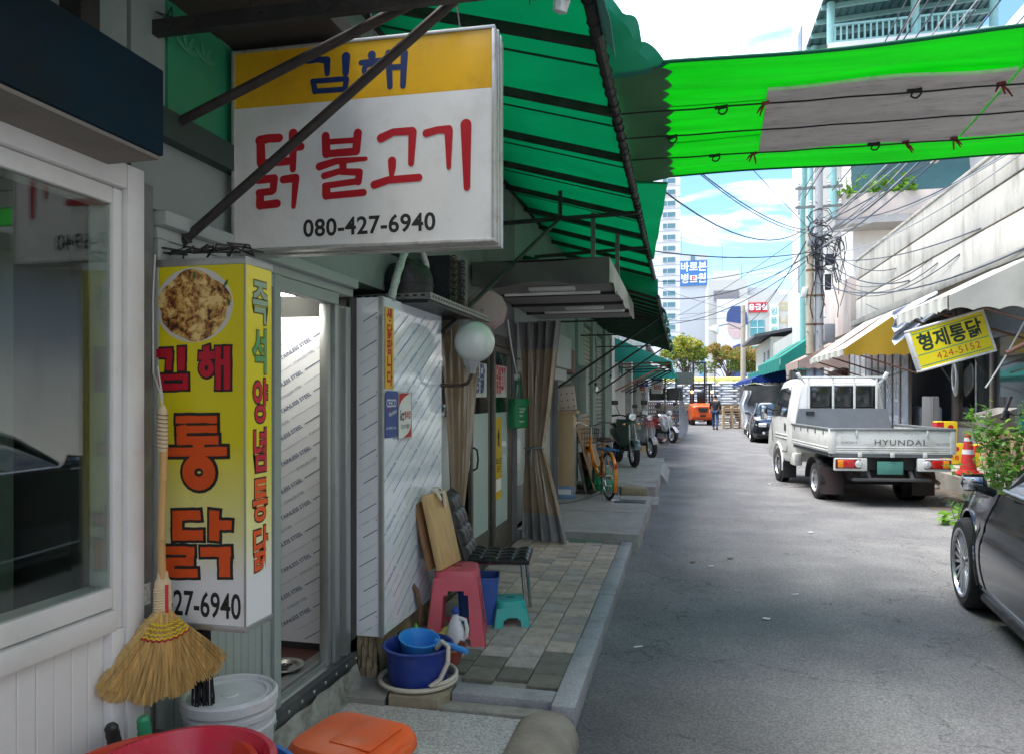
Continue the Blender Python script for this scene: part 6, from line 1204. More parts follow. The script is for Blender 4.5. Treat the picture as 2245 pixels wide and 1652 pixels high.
for i, L_ in enumerate((0.07, 0.085, 0.08, 0.065)): G = MB(); y = -0.035+i*0.024; G.tube([(0.03, y, 0.02), (0.06, y, 0.01), (0.068, y+0.004, -L_*0.5), (0.066, y+0.004, -L_)], [0.012, 0.012, 0.011, 0.008], 8); G.out('finger', CTN, gv)
G = MB(); G.tube([(-0.01, -0.05, 0.03), (0.02, -0.08, 0.02), (0.045, -0.085, -0.03)], [0.014, 0.012, 0.009], 8); G.out('thumb', CTN, gv)

# blue bin behind the stool
G = MB()
def rr(w, d, z, rc=0.03):
    P = []
    for cx, cy, a0 in ((1, 1, 0), (-1, 1, 90), (-1, -1, 180), (1, -1, 270)):
        for i in range(4): a = R(a0+i*30); P.append((cx*(w/2-rc)+rc*math.cos(a), cy*(d/2-rc)+rc*math.sin(a), z))
    return P
G.T = TM((-1.35, 4.79, 0.1), (0, 0, 12)); G.loft([rr(0.24, 0.18, 0), rr(0.28, 0.22, 0.3), rr(0.29, 0.23, 0.305), rr(0.29, 0.23, 0.315), rr(0.265, 0.205, 0.315), rr(0.22, 0.16, 0.02)]); tag(G.out('blue_bin', BLUM), 'upright blue plastic bin behind the pink stool', 'bin')
# bleach bottle
bt = thing('bleach_bottle', 'white plastic handled bottle with blue cap by the stool', 'bottle', (-1.30, 4.12, 0.1), -10)
G = MB(); pr_ = [(0.0, 0), (0.05, 0), (0.056, 0.01), (0.056, 0.12), (0.052, 0.15), (0.035, 0.2), (0.018, 0.235), (0.017, 0.25), (0, 0.25)]
G.lathe(pr_, 24, sx=1.0, sy=0.72); G.out('body', WHTP, bt)
G = MB(); G.tube([(0.025, 0, 0.222), (0.062, 0, 0.215), (0.075, 0, 0.17), (0.07, 0, 0.12), (0.05, 0, 0.1)], [0.012, 0.012, 0.012, 0.012, 0.012], 10); G.out('handle', WHTP, bt)
G = MB(); G.lathe([(0.02, 0.245), (0.02, 0.268), (0.012, 0.272), (0.011, 0.288), (0, 0.29)], 16); G.out('cap', plastic('cap_blue', (0.03, 0.1, 0.4)), bt)

def basin(name, label, loc, r0, r1, h, m, cat='basin', rimw=0.012, rot=(0, 0, 0), water=None):
    G = MB(); prof = [(0, 0.004), (r0, 0), (r0+0.006, 0.004), (r1-0.004, h-0.012), (r1+rimw, h-0.012), (r1+rimw+0.004, h-0.004), (r1+rimw, h), (r1, h+0.001), (r1-0.01, h-0.02), (r0-0.004, 0.012), (0, 0.012)]
    G.lathe(prof, 48, (0, 0, 0), rot, cap=False); o = G.out(name, m); o.location = Vector(loc); return tag(o, label, cat)
b1 = basin('wash_basin', 'dark blue wash basin wound with a pale hose', (-1.385, 3.72, 0.1), 0.15, 0.178, 0.195, BLUD)
basin('small_bowl', 'brown red plastic bowl tucked behind the blue basin', (-1.315, 3.99, 0.1), 0.07, 0.11, 0.1, BRRD, 'bowl', 0.008)
dp = thing('water_dipper', 'light blue plastic dipper with ribbed handle resting in the basin', 'dipper', (-1.40, 3.75, 0.215), 10)
G = MB(); G.lathe([(0, 0.0), (0.075, 0.0), (0.08, 0.006), (0.108, 0.1), (0.113, 0.102), (0.113, 0.107), (0.104, 0.107), (0.074, 0.01), (0, 0.01)], 40, (0, 0, 0.0), (8, 7, 0), cap=False); G.out('cup', BLUL, dp)
G = MB(); G.tube([(0.1, -0.005, 0.085), (0.16, -0.03, 0.075), (0.28, -0.09, 0.06)], [0.016, 0.013, 0.014], 10); G.tube([(0.155+0.018*i, -0.028-0.009*i, 0.0755-0.0022*i) for i in range(8)], [0.015, 0.0175, 0.015, 0.0175, 0.015, 0.0175, 0.015, 0.016], 10); G.out('handle', BLUL, dp)
HOSE = mat('pale_hose', (0.55, 0.5, 0.42), r=0.4, var=0.1, vs=8, dirt=(0.3, 0.25, 0.18), da=0.4)
G = MB(); P = []
for i in range(44): a = R(60-i*11); P.append((-1.385+0.205*math.cos(a), 3.72+0.2*math.sin(a), 0.113+(0.02 if i > 26 else 0)))
P += [(-1.22, 3.6, 0.16), (-1.185, 3.62, 0.24), (-1.195, 3.66, 0.31), (-1.24, 3.69, 0.325), (-1.275, 3.7, 0.28)]
G.tube(P, 0.0125, 10); tag(G.out('garden_hose', HOSE), 'pale rubber hose looped around the blue basin and over its rim', 'hose')
# small tools by the cooler base
G = MB(); G.tube([(-1.575, 4.25, 0.22), (-1.565, 4.23, 0.34), (-1.575, 4.2, 0.44), (-1.6, 4.19, 0.475)], [0.016, 0.015, 0.017, 0.02], 10); tag(G.out('sickle_handle', mat('worn_handle', (0.16, 0.1, 0.06), r=0.6, var=0.3, vs=12)), 'worn wooden tool handle propped on the cooler base', 'tool')
gb = thing('scrub_brush', 'lime green scrub brush lying behind the dipper', 'brush', (-1.52, 4.05, 0.21), 25)
G = MB(); G.box((0, 0, 0.03), (0.05, 0.15, 0.018), bev=0.008); G.tube([(0, -0.06, 0.035), (0, -0.03, 0.065), (0, 0.03, 0.065), (0, 0.06, 0.035)], 0.009, 8); G.out('back', plastic('lime_plastic', (0.2, 0.65, 0.05)), gb)
G = MB()
for i in range(5):
    for j in range(11): G.tube([(-0.018+i*0.009, -0.06+j*0.012, 0.022), (-0.02+i*0.01, -0.062+j*0.0124, 0.0)], 0.003, 5)
struct(G.out('bristle_tufts', mat('paper_white', (0, 0, 0)), gb), 'stuff')
G = MB(); G.sheet(lambda u, v: (-1.5+0.12*u, 4.14+0.1*v, 0.2+0.035*math.sin(u*5)*math.cos(v*4)), 12, 10, 0.003); tag(G.out('yellow_rag', mat('rag_yellow', (0.6, 0.5, 0.12), r=0.9, bump=0.4, bs=60)), 'crumpled yellow rag behind the scrub brush', 'rag')
G = MB(); G.lathe([(0, 0), (0.05, 0), (0.06, 0.03), (0.05, 0.06), (0, 0.07)], 16, (-1.56, 3.95, 0.2), (0, 20, 0)); tag(G.out('dark_pouch', mat('navy_pouch', (0.02, 0.03, 0.06), r=0.7)), 'round dark pouch resting against the cooler base', 'pouch')
G = MB(); G.b2((-1.66, 3.9, 0.095), (-1.5, 4.3, 0.2), 0.01); tag(G.out('low_block', CONC2), 'low rough concrete block beside the cooler base', 'block')

# orange lidded bin, pail, red basins in the near corner
ob = thing('lidded_bin', 'charcoal bin with a bright orange flip lid', 'bin', (-1.05, 2.21, 0.02), -12)
G = MB(); G.loft([rr(0.27, 0.24, 0, 0.05), rr(0.335, 0.3, 0.44, 0.06), rr(0.345, 0.31, 0.44, 0.06), rr(0.345, 0.31, 0.455, 0.06)]); G.out('body', GRYP, ob)
G = MB()
G.loft([rr(0.375, 0.335, 0.445, 0.06), rr(0.385, 0.345, 0.455, 0.07), rr(0.38, 0.34, 0.485, 0.07), rr(0.35, 0.31, 0.51, 0.07), rr(0.25, 0.21, 0.522, 0.06)]); G.b2((0.185, -0.06, 0.44), (0.212, 0.06, 0.495), 0.008); ol = G.out('lid', ORGP, ob)
G = MB(); G.box((0.06, 0.0, 0.5235), (0.17, 0.2, 0.006), bev=0.003); G.box((0.13, 0.0, 0.525), (0.012, 0.05, 0.006)); G.out('lid_panel', ORGP, ol)
for s_ in (-1, 1): G = MB(); G.box((-0.12, s_*0.18, 0.45), (0.05, 0.03, 0.035), bev=0.008); G.out('hinge', GRYP if s_ < 0 else ORGP, ol)
ob.scale = (0.92, 0.92, 0.97)
pb = thing('plastic_pail', 'dusty white lidded pail beside the shop door', 'pail', (-1.545, 2.27, 0.045), 30)
DWH = mat('dusty_white_plastic', (0.6, 0.61, 0.62), r=0.45, var=0.12, vs=4, dirt=(0.3, 0.29, 0.27), da=0.6, ds=5)
G = MB(); G.lathe([(0.125, 0), (0.148, 0.42), (0.155, 0.425), (0.155, 0.44), (0.148, 0.445), (0.149, 0.47), (0.156, 0.475), (0.156, 0.49), (0.15, 0.495), (0.15, 0.53)], 40); G.out('body', DWH, pb)
G = MB(); G.lathe([(0.158, 0.505), (0.162, 0.51), (0.162, 0.54), (0.155, 0.548), (0.147, 0.545), (0.142, 0.535), (0.128, 0.533), (0.124, 0.54), (0.118, 0.533), (0.0, 0.533)], 40); G.lathe([(0.03, 0.533), (0.028, 0.537), (0, 0.537)], 20); G.out('lid', DWH, pb)
G = MB(); G.tube([(0.155*math.cos(a), 0.155*math.sin(a), 0.42-0.16*math.sin(a*1.0)) for a in [math.pi*i/16 for i in range(17)]], 0.0035, 6); G.out('wire_handle', ALU, pb)
bigr = basin('red_basin', 'large crimson basin on top of the stacked tubs', (-1.30, 1.69, 0.44), 0.15, 0.228, 0.2, REDP, rimw=0.016)
basin('orange_basin', 'orange red basin under the crimson one', (-1.375, 1.665, 0.33), 0.19, 0.258, 0.285, plastic('orange_red_plastic', (0.68, 0.06, 0.025)), rimw=0.016)
basin('blue_tub', 'blue tub at the bottom of the basin stack', (-1.26, 1.70, 0.05), 0.18, 0.255, 0.54, plastic('tub_blue', (0.03, 0.18, 0.55)), 'tub', rimw=0.014)
for p0, p1, m, lab in (((-1.62, 1.95, 0.1), (-1.67, 1.86, 0.64), plastic('grip_black', (0.02, 0.02, 0.02)), 'black ribbed tool grip standing beside the straw broom'), ((-1.585, 1.97, 0.1), (-1.615, 1.93, 0.64), plastic('grip_green', (0.03, 0.3, 0.14)), 'green ribbed tool grip standing beside the straw broom')):
    G = MB(); a, b = Vector(p0), Vector(p1); pts = [a.lerp(b, t_) for t_ in (0, 0.7, 0.74, 0.8, 0.86, 0.9, 0.92, 0.94, 0.96, 0.98, 1)]; G.tube(pts, [0.012, 0.012, 0.018, 0.02, 0.02, 0.021, 0.019, 0.021, 0.019, 0.02, 0.012], 12); tag(G.out('tool_handle', m), lab, 'tool')
G = MB()
for i in range(26):
    x, y = -1.61+rnd(0, 0.045), 2.18+rnd(-0.02, 0.02); G.tube([(x, y, 0.86), (x+rnd(-0.02, 0.02), y+rnd(-0.02, 0.02), 0.6), (x+rnd(-0.03, 0.03), y+rnd(-0.02, 0.02), 0.28+rnd(0, 0.1))], 0.004, 4)
mo = G.out('black_mop', mat('black_yarn', (0.015, 0.015, 0.018), r=0.95)); tag(mo, 'black yarn mop hanging below the yellow sign', 'mop')
G = MB(); G.b2((-1.73, 2.10, 0.05), (-1.6, 2.13, 0.5)); tag(G.out('dark_plank', GRYP), 'dark board standing behind the broom and pail', 'board')

# plastic strip curtains
def film_mat(name, c, a):
    M = mat(name, c, r=0.16, var=0.12, vs=3, stretch=(1, 1, 0.15), coat=0.7, spec=0.6, bump=0.25, bs=10, dirt=(0.16, 0.1, 0.05), da=0.5, ds=3)
    M.node_tree.nodes['Principled BSDF'].inputs['Alpha'].default_value = a; return M
CFILM = film_mat('amber_clear_film', (0.34, 0.25, 0.16), 0.72); CHEM = mat('grey_vinyl_hem', (0.2, 0.2, 0.2), r=0.45, var=0.15, vs=5, bump=0.4, bs=12, coat=0.3)
def curtain(name, label, cx, cy, zb, zt, wt, wm, wb, zm, dirv, folds, ztop=0.3, zhem=0.28, dpt=0.05):
    t = thing(name, label, 'curtain', (cx, cy, zb), world=True); d = Vector(dirv).normalized(); n = Vector((d.y, -d.x, 0))
    def wid(z):
        if z > zm: k = (z-zm)/(zt-zm); return wm+(wt-wm)*k**0.8
        k = (zm-z)/(zm-zb); return wm+(wb-wm)*k**0.75
    def pt(u, z):
        w = wid(z); off = (u-0.5)*w+(0.12*(zm-z)/(zm-zb) if z < zm else 0.05*(z-zm))
        f = dpt*(0.45+0.9*abs(z-zm)/(zt-zb))
        return Vector((cx, cy, z))+d*off+n*(f*math.sin(u*math.pi*folds)+f*0.4*math.sin(u*math.pi*folds*2.3+z*2))
    for nm, z0, z1, m in (('top_band', zt-ztop, zt, CHEM), ('clear_film', zb+zhem, zt-ztop, CFILM), ('hem', zb, zb+zhem, CHEM)):
        G = MB(); G.sheet(lambda u, v: pt(u, z0+(z1-z0)*v), 72, 24 if nm == 'clear_film' else 8, 0.0025); G.out(nm, m, t)
    G = MB(); c = pt(0.5, zm); G.tube([c+d*(wm*0.55*math.cos(a))+n*(dpt*0.9*math.sin(a))+Vector((0, 0, 0.01*math.sin(a*2))) for a in [i*math.pi/8 for i in range(16)]], 0.012, 6, closed=True); G.tube([c+n*dpt, c+n*(dpt+0.02)+Vector((0, 0, -0.1)), c+n*dpt+Vector((0, 0, -0.2))], 0.01, 5); G.out('tie', CHEM, t)
    return t
curtain('strip_curtain', 'clear vinyl curtain tied at the waist beside the sliding doors', -1.52, 7.62, 0.11, 2.42, 0.52, 0.2, 0.55, 1.08, (0.93, -0.35, 0), 9)
curtain('strip_curtain', 'clear vinyl curtain gathered behind the globe lamp', -1.62, 5.2, 0.25, 2.3, 0.62, 0.14, 0.16, 0.75, (0.25, 0.97, 0), 8, 0.15, 0.12, 0.04)
G = MB(); G.tube([(-1.6, 5.0, 0.95), (-1.57, 5.02, 0.8), (-1.6, 5.05, 0.72), (-1.56, 5.0, 0.62), (-1.54, 5.06, 0.58), (-1.58, 5.1, 0.66), (-1.6, 5.0, 0.7)], 0.012, 8); tag(G.out('tie_cord', CBK), 'black cord bow tied on the gathered curtain', 'cord')
# green cool bag on the pier
gbag = thing('cooler_bag', 'green insulated bag hanging by its strap beside the curtain', 'bag', (-1.66, 7.42, 1.3), world=True)
BAGG = mat('bag_green', (0.01, 0.2, 0.07), r=0.45, var=0.1, vs=4, bump=0.3, bs=8)
G = MB(); G.T = frame((-1.66, 7.42, 1.3), (0.35, 0.94, 0), (0, 0, 1)); G.box((0, 0.15, 0), (0.26, 0.3, 0.09), bev=0.02, seg=3); G.out('body', BAGG, gbag)
G = MB(); G.T = frame((-1.66, 7.42, 1.3), (0.35, 0.94, 0), (0, 0, 1)); G.box((0, 0.275, 0.012), (0.268, 0.06, 0.08), bev=0.012); G.box((0, 0.255, 0.05), (0.26, 0.05, 0.006), bev=0.002); G.out('flap', BAGG, gbag)
G = MB(); G.T = frame((-1.66, 7.42, 1.3), (0.35, 0.94, 0), (0, 0, 1)); G.tube([(-0.06, 0.3, 0), (-0.03, 0.45, 0), (0, 0.52, 0), (0.03, 0.45, 0), (0.06, 0.3, 0)], 0.008, 6); G.out('strap', BAGG, gbag)
G = MB(); FB = frame((-1.66, 7.42, 1.3), (0.35, 0.94, 0), (0, 0, 1)); [G.stroke([(-0.06+0.012*i, y+0.012*math.sin(i*2.2), 0.005) for i in range(n)], FB @ TM((0.01, 0, 0.0463))) for y, n in ((0.2, 10), (0.17, 8), (0.13, 6), (0.07, 9))]; G.out('print', mat('print_white', (0, 0, 0)), gbag, smooth=None)
G = MB(); G.b2((-1.72, 7.5, 1.8), (-1.68, 7.58, 1.86)); G.tube([(-1.7, 7.54, 1.8), (-1.69, 7.52, 1.7), (-1.7, 7.46, 1.6)], 0.006, 5); G.tube([(-1.7, 7.54, 1.86), (-1.7, 7.3, 2.1), (-1.72, 7.2, 2.4)], 0.008, 5); tag(G.out('socket_box', WHTP), 'small white socket box with a wire on the pier', 'socket')

# ================= VEHICLES =================
TYRE = mat('tyre_rubber', (0.022, 0.022, 0.023), r=0.8, var=0.2, vs=10, dirt=(0.1, 0.09, 0.08), da=0.5, ds=8); SILV = mat('alloy_silver', (0.55, 0.56, 0.58), r=0.28, m=0.85, dirt=(0.15, 0.13, 0.11), da=0.35, ds=12); BLKP = plastic('black_trim', (0.018, 0.018, 0.02)); RUBB = mat('black_rubber', (0.02, 0.02, 0.02), r=0.7)
LRED = mat('lamp_red', (0.5, 0.01, 0.01), r=0.12, coat=0.8); LAMB = mat('lamp_amber', (0.8, 0.25, 0.01), r=0.12, coat=0.8); LCLR = mat('lamp_clear', (0.75, 0.76, 0.78), r=0.08, m=0.5, coat=0.8, var=0.3, vs=60)
def wheel(par, c, r, w, side, spokes=0, rimr=0.66, m=None, hub=True, name='wheel'):
    """tyre with rim; axis along local x; side = +1 when the outer face looks to +x"""
    m = m or SILV; G = MB(); c = Vector(c)
    prof = [(r*rimr, -w/2), (r*0.9, -w/2), (r*0.97, -w*0.42), (r, -w*0.3), (r, -w*0.12), (r*0.988, -w*0.1), (r, -w*0.08), (r, w*0.08), (r*0.988, w*0.1), (r, w*0.12), (r, w*0.3), (r*0.97, w*0.42), (r*0.9, w/2), (r*rimr, w/2), (r*rimr*0.97, w*0.3), (r*rimr*0.97, -w*0.3)]
    G.lathe(prof + [prof[0]], 40, c, (0, 90, 0), cap=False); t = G.out(name, TYRE, par)
    G = MB(); o = c+Vector((side*w*0.5, 0, 0)); rr_ = r*rimr
    G.lathe([(rr_*1.0, w*0.45-w*0.0), (rr_*1.02, w*0.5), (rr_*0.95, w*0.51), (rr_*0.92, w*0.42)]+([] if spokes else [(rr_*0.9, -w*0.3)]), 40, c, (0, 90*side, 0), cap=False)
    if spokes == 0:
        G.lathe([(rr_*0.93, w*0.3), (rr_*0.75, w*0.36), (rr_*0.6, w*0.3), (rr_*0.35, w*0.42), (rr_*0.2, w*0.46), (0, w*0.46)], 32, c, (0, 90*side, 0), cap=False)
    else:
        for k in range(spokes):
            for da_ in (-4.5, 4.5):
                a = R(360/spokes*k+da_); a2 = R(360/spokes*k+da_*1.9)
                p0 = c+Vector((side*w*0.36, math.cos(a)*rr_*0.16, math.sin(a)*rr_*0.16)); p1 = c+Vector((side*w*0.4, math.cos(a2)*rr_*0.95, math.sin(a2)*rr_*0.95)); G.beam(p0, p1, 0.021, 0.024, 0.004)
        G.lathe([(rr_*0.2, w*0.3), (rr_*0.2, w*0.42), (rr_*0.12, w*0.46), (0, w*0.46)], 20, c, (0, 90*side, 0), cap=False)
    G.out('rim', m, t)
    G = MB(); G.lathe(([(rr_*0.93, w*0.4)] if spokes else [])+[(rr_*0.9, -w*0.05), (0, -w*0.05)], 24, c, (0, 90*side, 0), cap=False); G.out('brake_disc', mat('brake_dark', (0.06, 0.06, 0.065), r=0.5, m=0.6), t)
    if spokes == 0:
        G = MB()
        for k in range(6): a = R(60*k); G.box(c+Vector((side*w*0.375, math.cos(a)*rr_*0.72, math.sin(a)*rr_*0.72)), (0.006, 0.028, 0.05), (math.degrees(a), 0, 0), 0.006); 
        G.out('rim_slots', BLKP, t)
    return t

# ---- white flatbed truck ----
tk = thing('flatbed_truck', 'white flatbed pickup truck with a grey headboard parked on the right', 'truck', (2.89, 12.64, 0.0), 6)
TKW = mat('truck_white', (0.66, 0.67, 0.64), r=0.35, var=0.05, vs=3, coat=0.4, dirt=(0.36, 0.32, 0.25), da=0.6, ds=4); TKG = mat('truck_grey', (0.2, 0.215, 0.23), r=0.5, var=0.08, dirt=(0.3, 0.3, 0.29), da=0.3, ds=5); TKR = mat('rail_grey', (0.25, 0.26, 0.265), r=0.4, m=0.5, dirt=(0.5, 0.5, 0.48), da=0.5, ds=9); GLD = glass('car_glass', (0.12, 0.15, 0.16), 0.01, 0.08)
def sect(y, hw, hr, z0, zb, z1, rb=0.06, rt=0.12):
    """half cross-section of the cab mirrored: hw at belt, hr at roof"""
    P = []
    right = [(hw-0.03, z0), (hw, z0+rb), (hw+0.01, (z0+zb)/2), (hw, zb), (hr+(hw-hr)*0.45, zb+(z1-zb)*0.5), (hr, z1-rt), (hr-rt*0.3, z1-rt*0.3), (hr-rt, z1-0.01), (0.3, z1), (0.0, z1+0.005)]
    P = [(x, y, z) for x, z in right]; P += [(-x, y, z) for x, z in right[::-1][1:]]
    return P
G = MB(); G.loft([sect(1.36, 0.76, 0.66, 0.62, 1.25, 1.88, 0.06, 0.14), sect(1.40, 0.79, 0.69, 0.6, 1.25, 1.925, 0.06, 0.13), sect(1.55, 0.81, 0.72, 0.45, 1.25, 1.955), sect(2.2, 0.815, 0.725, 0.42, 1.24, 1.97), sect(2.55, 0.815, 0.72, 0.42, 1.23, 1.93), sect(2.75, 0.81, 0.72, 0.42, 1.2, 1.8), sect(3.15, 0.8, 0.74, 0.42, 1.08, 1.28), sect(3.4, 0.78, 0.72, 0.42, 0.92, 1.08), sect(3.52, 0.74, 0.66, 0.44, 0.8, 0.95)]); cab = G.out('cab', TKW, tk, smooth=40)
# rear window recess with three panes
G = MB(); G.box((0.02, 1.345, 1.62), (1.2, 0.05, 0.46), bev=0.02); G.out('rear_window_surround', TKW, cab)
for x0, x1 in ((-0.5, -0.17), (-0.13, 0.19), (0.23, 0.56)):
    G = MB(); G.b2((x0, 1.312, 1.45), (x1, 1.322, 1.8), 0.003); G.out('rear_pane', mat('dark_car_glass', (0.02, 0.024, 0.026), r=0.04, coat=0.6), cab)
G = MB(); G.b2((-0.53, 1.3125, 1.43), (0.59, 1.318, 1.82), 0.004); G.out('window_rubber', RUBB, cab)
for s_ in (-1, 1):
    def sp(y, z): # point on the slanted cab side
        k = max(0, (z-1.24)/(1.95-1.24)); return (s_*(0.822-0.1*k+0.004), y, z)
    poly = [(1.78, 1.27), (1.78, 1.74), (1.95, 1.8), (2.45, 1.78), (2.8, 1.5), (2.98, 1.27)]
    G = MB(); a = [G.v(sp(*p)) for p in poly]; G.f(a if s_ > 0 else a[::-1]); b_ = [G.v((sp(*p)[0]-s_*0.02, p[0], p[1])) for p in poly]; G.f(b_[::-1])
    for i in range(len(poly)): G.f([a[i], a[(i+1) % 6], b_[(i+1) % 6], b_[i]])
    G.out('door_window', mat('dark_car_glass', (0, 0, 0)), cab)
    G = MB()
    for p, q in (((1.74, 0.62), (1.74, 1.82)), ((1.74, 0.62), (2.6, 0.6)), ((2.85, 0.75), (3.02, 1.27))): 
        A_, B_ = Vector(sp(*p)), Vector(sp(*q)); A_.x = s_*(0.824-0.1*max(0, (p[1]-1.24)/0.71)); G.beam(A_, B_, 0.008, 0.008)
    G.out('door_seam', RUBB, cab)
    G = MB(); G.box((s_*0.832, 1.86, 1.07), (0.012, 0.06, 0.14), bev=0.005); G.out('door_handle', BLKP, cab)
    G = MB(); G.box((s_*0.83, 2.2, 0.86), (0.012, 0.9, 0.025), bev=0.004); G.box((s_*0.83, 2.2, 0.92), (0.012, 0.9, 0.02), bev=0.004); G.out('side_rib', TKW, cab)
    G = MB(); G.tube([(s_*0.8, 2.9, 1.35), (s_*0.95, 2.85, 1.42)], 0.014, 8); G.box((s_*1.0, 2.84, 1.33), (0.13, 0.05, 0.3), bev=0.03, seg=3); mr_ = G.out('mirror', BLKP, tk)
    G = MB(); G.box((s_*1.0, 2.812, 1.33), (0.105, 0.006, 0.26), bev=0.002); G.out('mirror_glass', mat('mirror_face', (0.6, 0.62, 0.64), r=0.03, m=1), mr_)
    # front wheel arch lip
    G = MB(); G.tube([(s_*0.825, 2.43+0.4*math.cos(a), 0.34+0.4*math.sin(a)) for a in [math.pi*(i/14) for i in range(-1, 16)]], 0.022, 8); G.out('arch_lip', TKW, cab)
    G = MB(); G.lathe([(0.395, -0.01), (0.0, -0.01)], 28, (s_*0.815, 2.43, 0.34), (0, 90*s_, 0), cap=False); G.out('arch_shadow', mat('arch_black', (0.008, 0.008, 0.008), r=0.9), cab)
# bed
def panel(G, x0, x1, z0, z1, y, d): G.b2((x0, y, z0), (x1, y+d, z1), 0.006)
G = MB(); G.b2((-0.84, -0.97, 0.74), (0.84, 1.22, 0.79)); G.out('bed_floor', TKG, tk)
G = MB(); panel(G, -0.86, 0.86, 0.8, 1.13, -1.0, 0.03)
for z in (0.81, 0.845, 0.875): G.b2((-0.85, -1.008, z), (0.85, -0.998, z+0.018), 0.003)
G.b2((-0.86, -1.012, 0.79), (-0.79, -0.97, 1.14), 0.008); G.b2((0.79, -1.012, 0.79), (0.86, -0.97, 1.14), 0.008); tg = G.out('tailgate', TKW, tk)
G = MB(); G.b2((-0.87, -1.02, 1.13), (0.87, -0.955, 1.165), 0.008); G.out('top_rail', TKR, tg)
for x in (-0.5, 0.48): G = MB(); G.b2((x-0.012, -1.02, 1.05), (x+0.012, -1.0, 1.14), 0.004); G.out('hook', TKW, tg)
for x in (-0.45, 0.0, 0.45): G = MB(); G.b2((x-0.03, -1.015, 0.74), (x+0.03, -0.99, 0.81), 0.006); G.out('hinge', TKW, tg)
G = MB(); text(G, 'HYUNDAI', frame((0.1, -1.0035, 0.955), (1, 0, 0), (0, 0, 1)), 0.115, 0.006, 1.25, 1.15); G.out('lettering', mat('emblem_grey', (0.18, 0.19, 0.2), r=0.3, m=0.7), tg, smooth=None)
G = MB(); text(G, 'PORTER II', frame((-0.6, -1.0035, 0.955), (1, 0, 0), (0, 0, 1)), 0.05, 0.004, 1.0); text(G, '123ps CRDi', frame((0.68, -1.0035, 0.94), (1, 0, 0), (0, 0, 1)), 0.045, 0.002, 1.0); G.out('small_lettering', mat('emblem_faded', (0.34, 0.32, 0.3), r=0.4), tg, smooth=None)
for s_ in (-1, 1):
    G = MB(); G.b2((s_*0.84, -0.955, 0.8), (s_*0.87, 1.2, 1.13), 0.006)
    for z in (0.82, 0.86): G.b2((s_*0.868, -0.95, z), (s_*0.878, 1.19, z+0.02), 0.003)
    G.b2((s_*0.835, -1.0, 0.79), (s_*0.88, -0.93, 1.15), 0.006); sg = G.out('side_gate', TKW, tk)
    G = MB(); G.b2((s_*0.825, -0.95, 1.13), (s_*0.885, 1.2, 1.165), 0.008); G.out('top_rail', TKR, sg)
    for k in range(5): G = MB(); G.b2((s_*0.868, -0.7+k*0.42, 1.06), (s_*0.888, -0.68+k*0.42, 1.14), 0.004); G.out('hook', TKR, sg)
    G = MB(); G.tube([(s_*0.84, y, 0.76+0.01*math.sin(y*9)) for y in (-0.8, -0.2, 0.4, 1.0)], 0.012, 6); G.out('tie_rail', BLKP, sg)
# headboard and guard frame
G = MB(); Fm = frame((0, 1.25, 0), (1, 0, 0), (0, 0, 1)); G.prism([(-0.83, 0.79), (0.83, 0.79), (0.83, 1.0), (0.74, 1.42), (-0.74, 1.42), (-0.83, 1.0)], 0.025, Fm); G.b2((-0.83, 1.215, 0.985), (0.83, 1.228, 1.005)); hb = G.out('headboard', TKG, tk)
for x in (-0.62, 0.55): G = MB(); G.lathe([(0.05, 0.008), (0.06, 0), (0.06, -0.004)], 20, (x, 1.222, 0.92), (90, 0, 0)); G.tube([(x-0.03, 1.2, 0.93), (x, 1.2, 0.9), (x+0.03, 1.2, 0.92)], 0.01, 6); G.out('tie_ring', LCLR, hb)
for x in (-0.56, -0.15, 0.21, 0.58): G = MB(); G.beam((x, 1.26, 1.0), (x, 1.26, 1.96), 0.035, 0.035, 0.008); G.out('guard_bar', TKW, tk)
G = MB(); G.beam((-0.72, 1.26, 1.965), (0.74, 1.26, 1.965), 0.04, 0.04, 0.01); G.out('guard_rail', TKW, tk)
for s_ in (-1, 1): G = MB(); G.beam((s_*0.7, 1.26, 1.93), (s_*0.76, 1.26, 2.05), 0.07, 0.06, 0.01); G.beam((s_*0.62, 1.26, 1.86), (s_*0.73, 1.26, 1.98), 0.03); G.out('guard_horn', TKW, tk)
G = MB(); G.b2((-0.62, 1.215, 1.3), (-0.48, 1.2245, 1.37)); G.out('data_plate', BLKP, tk)
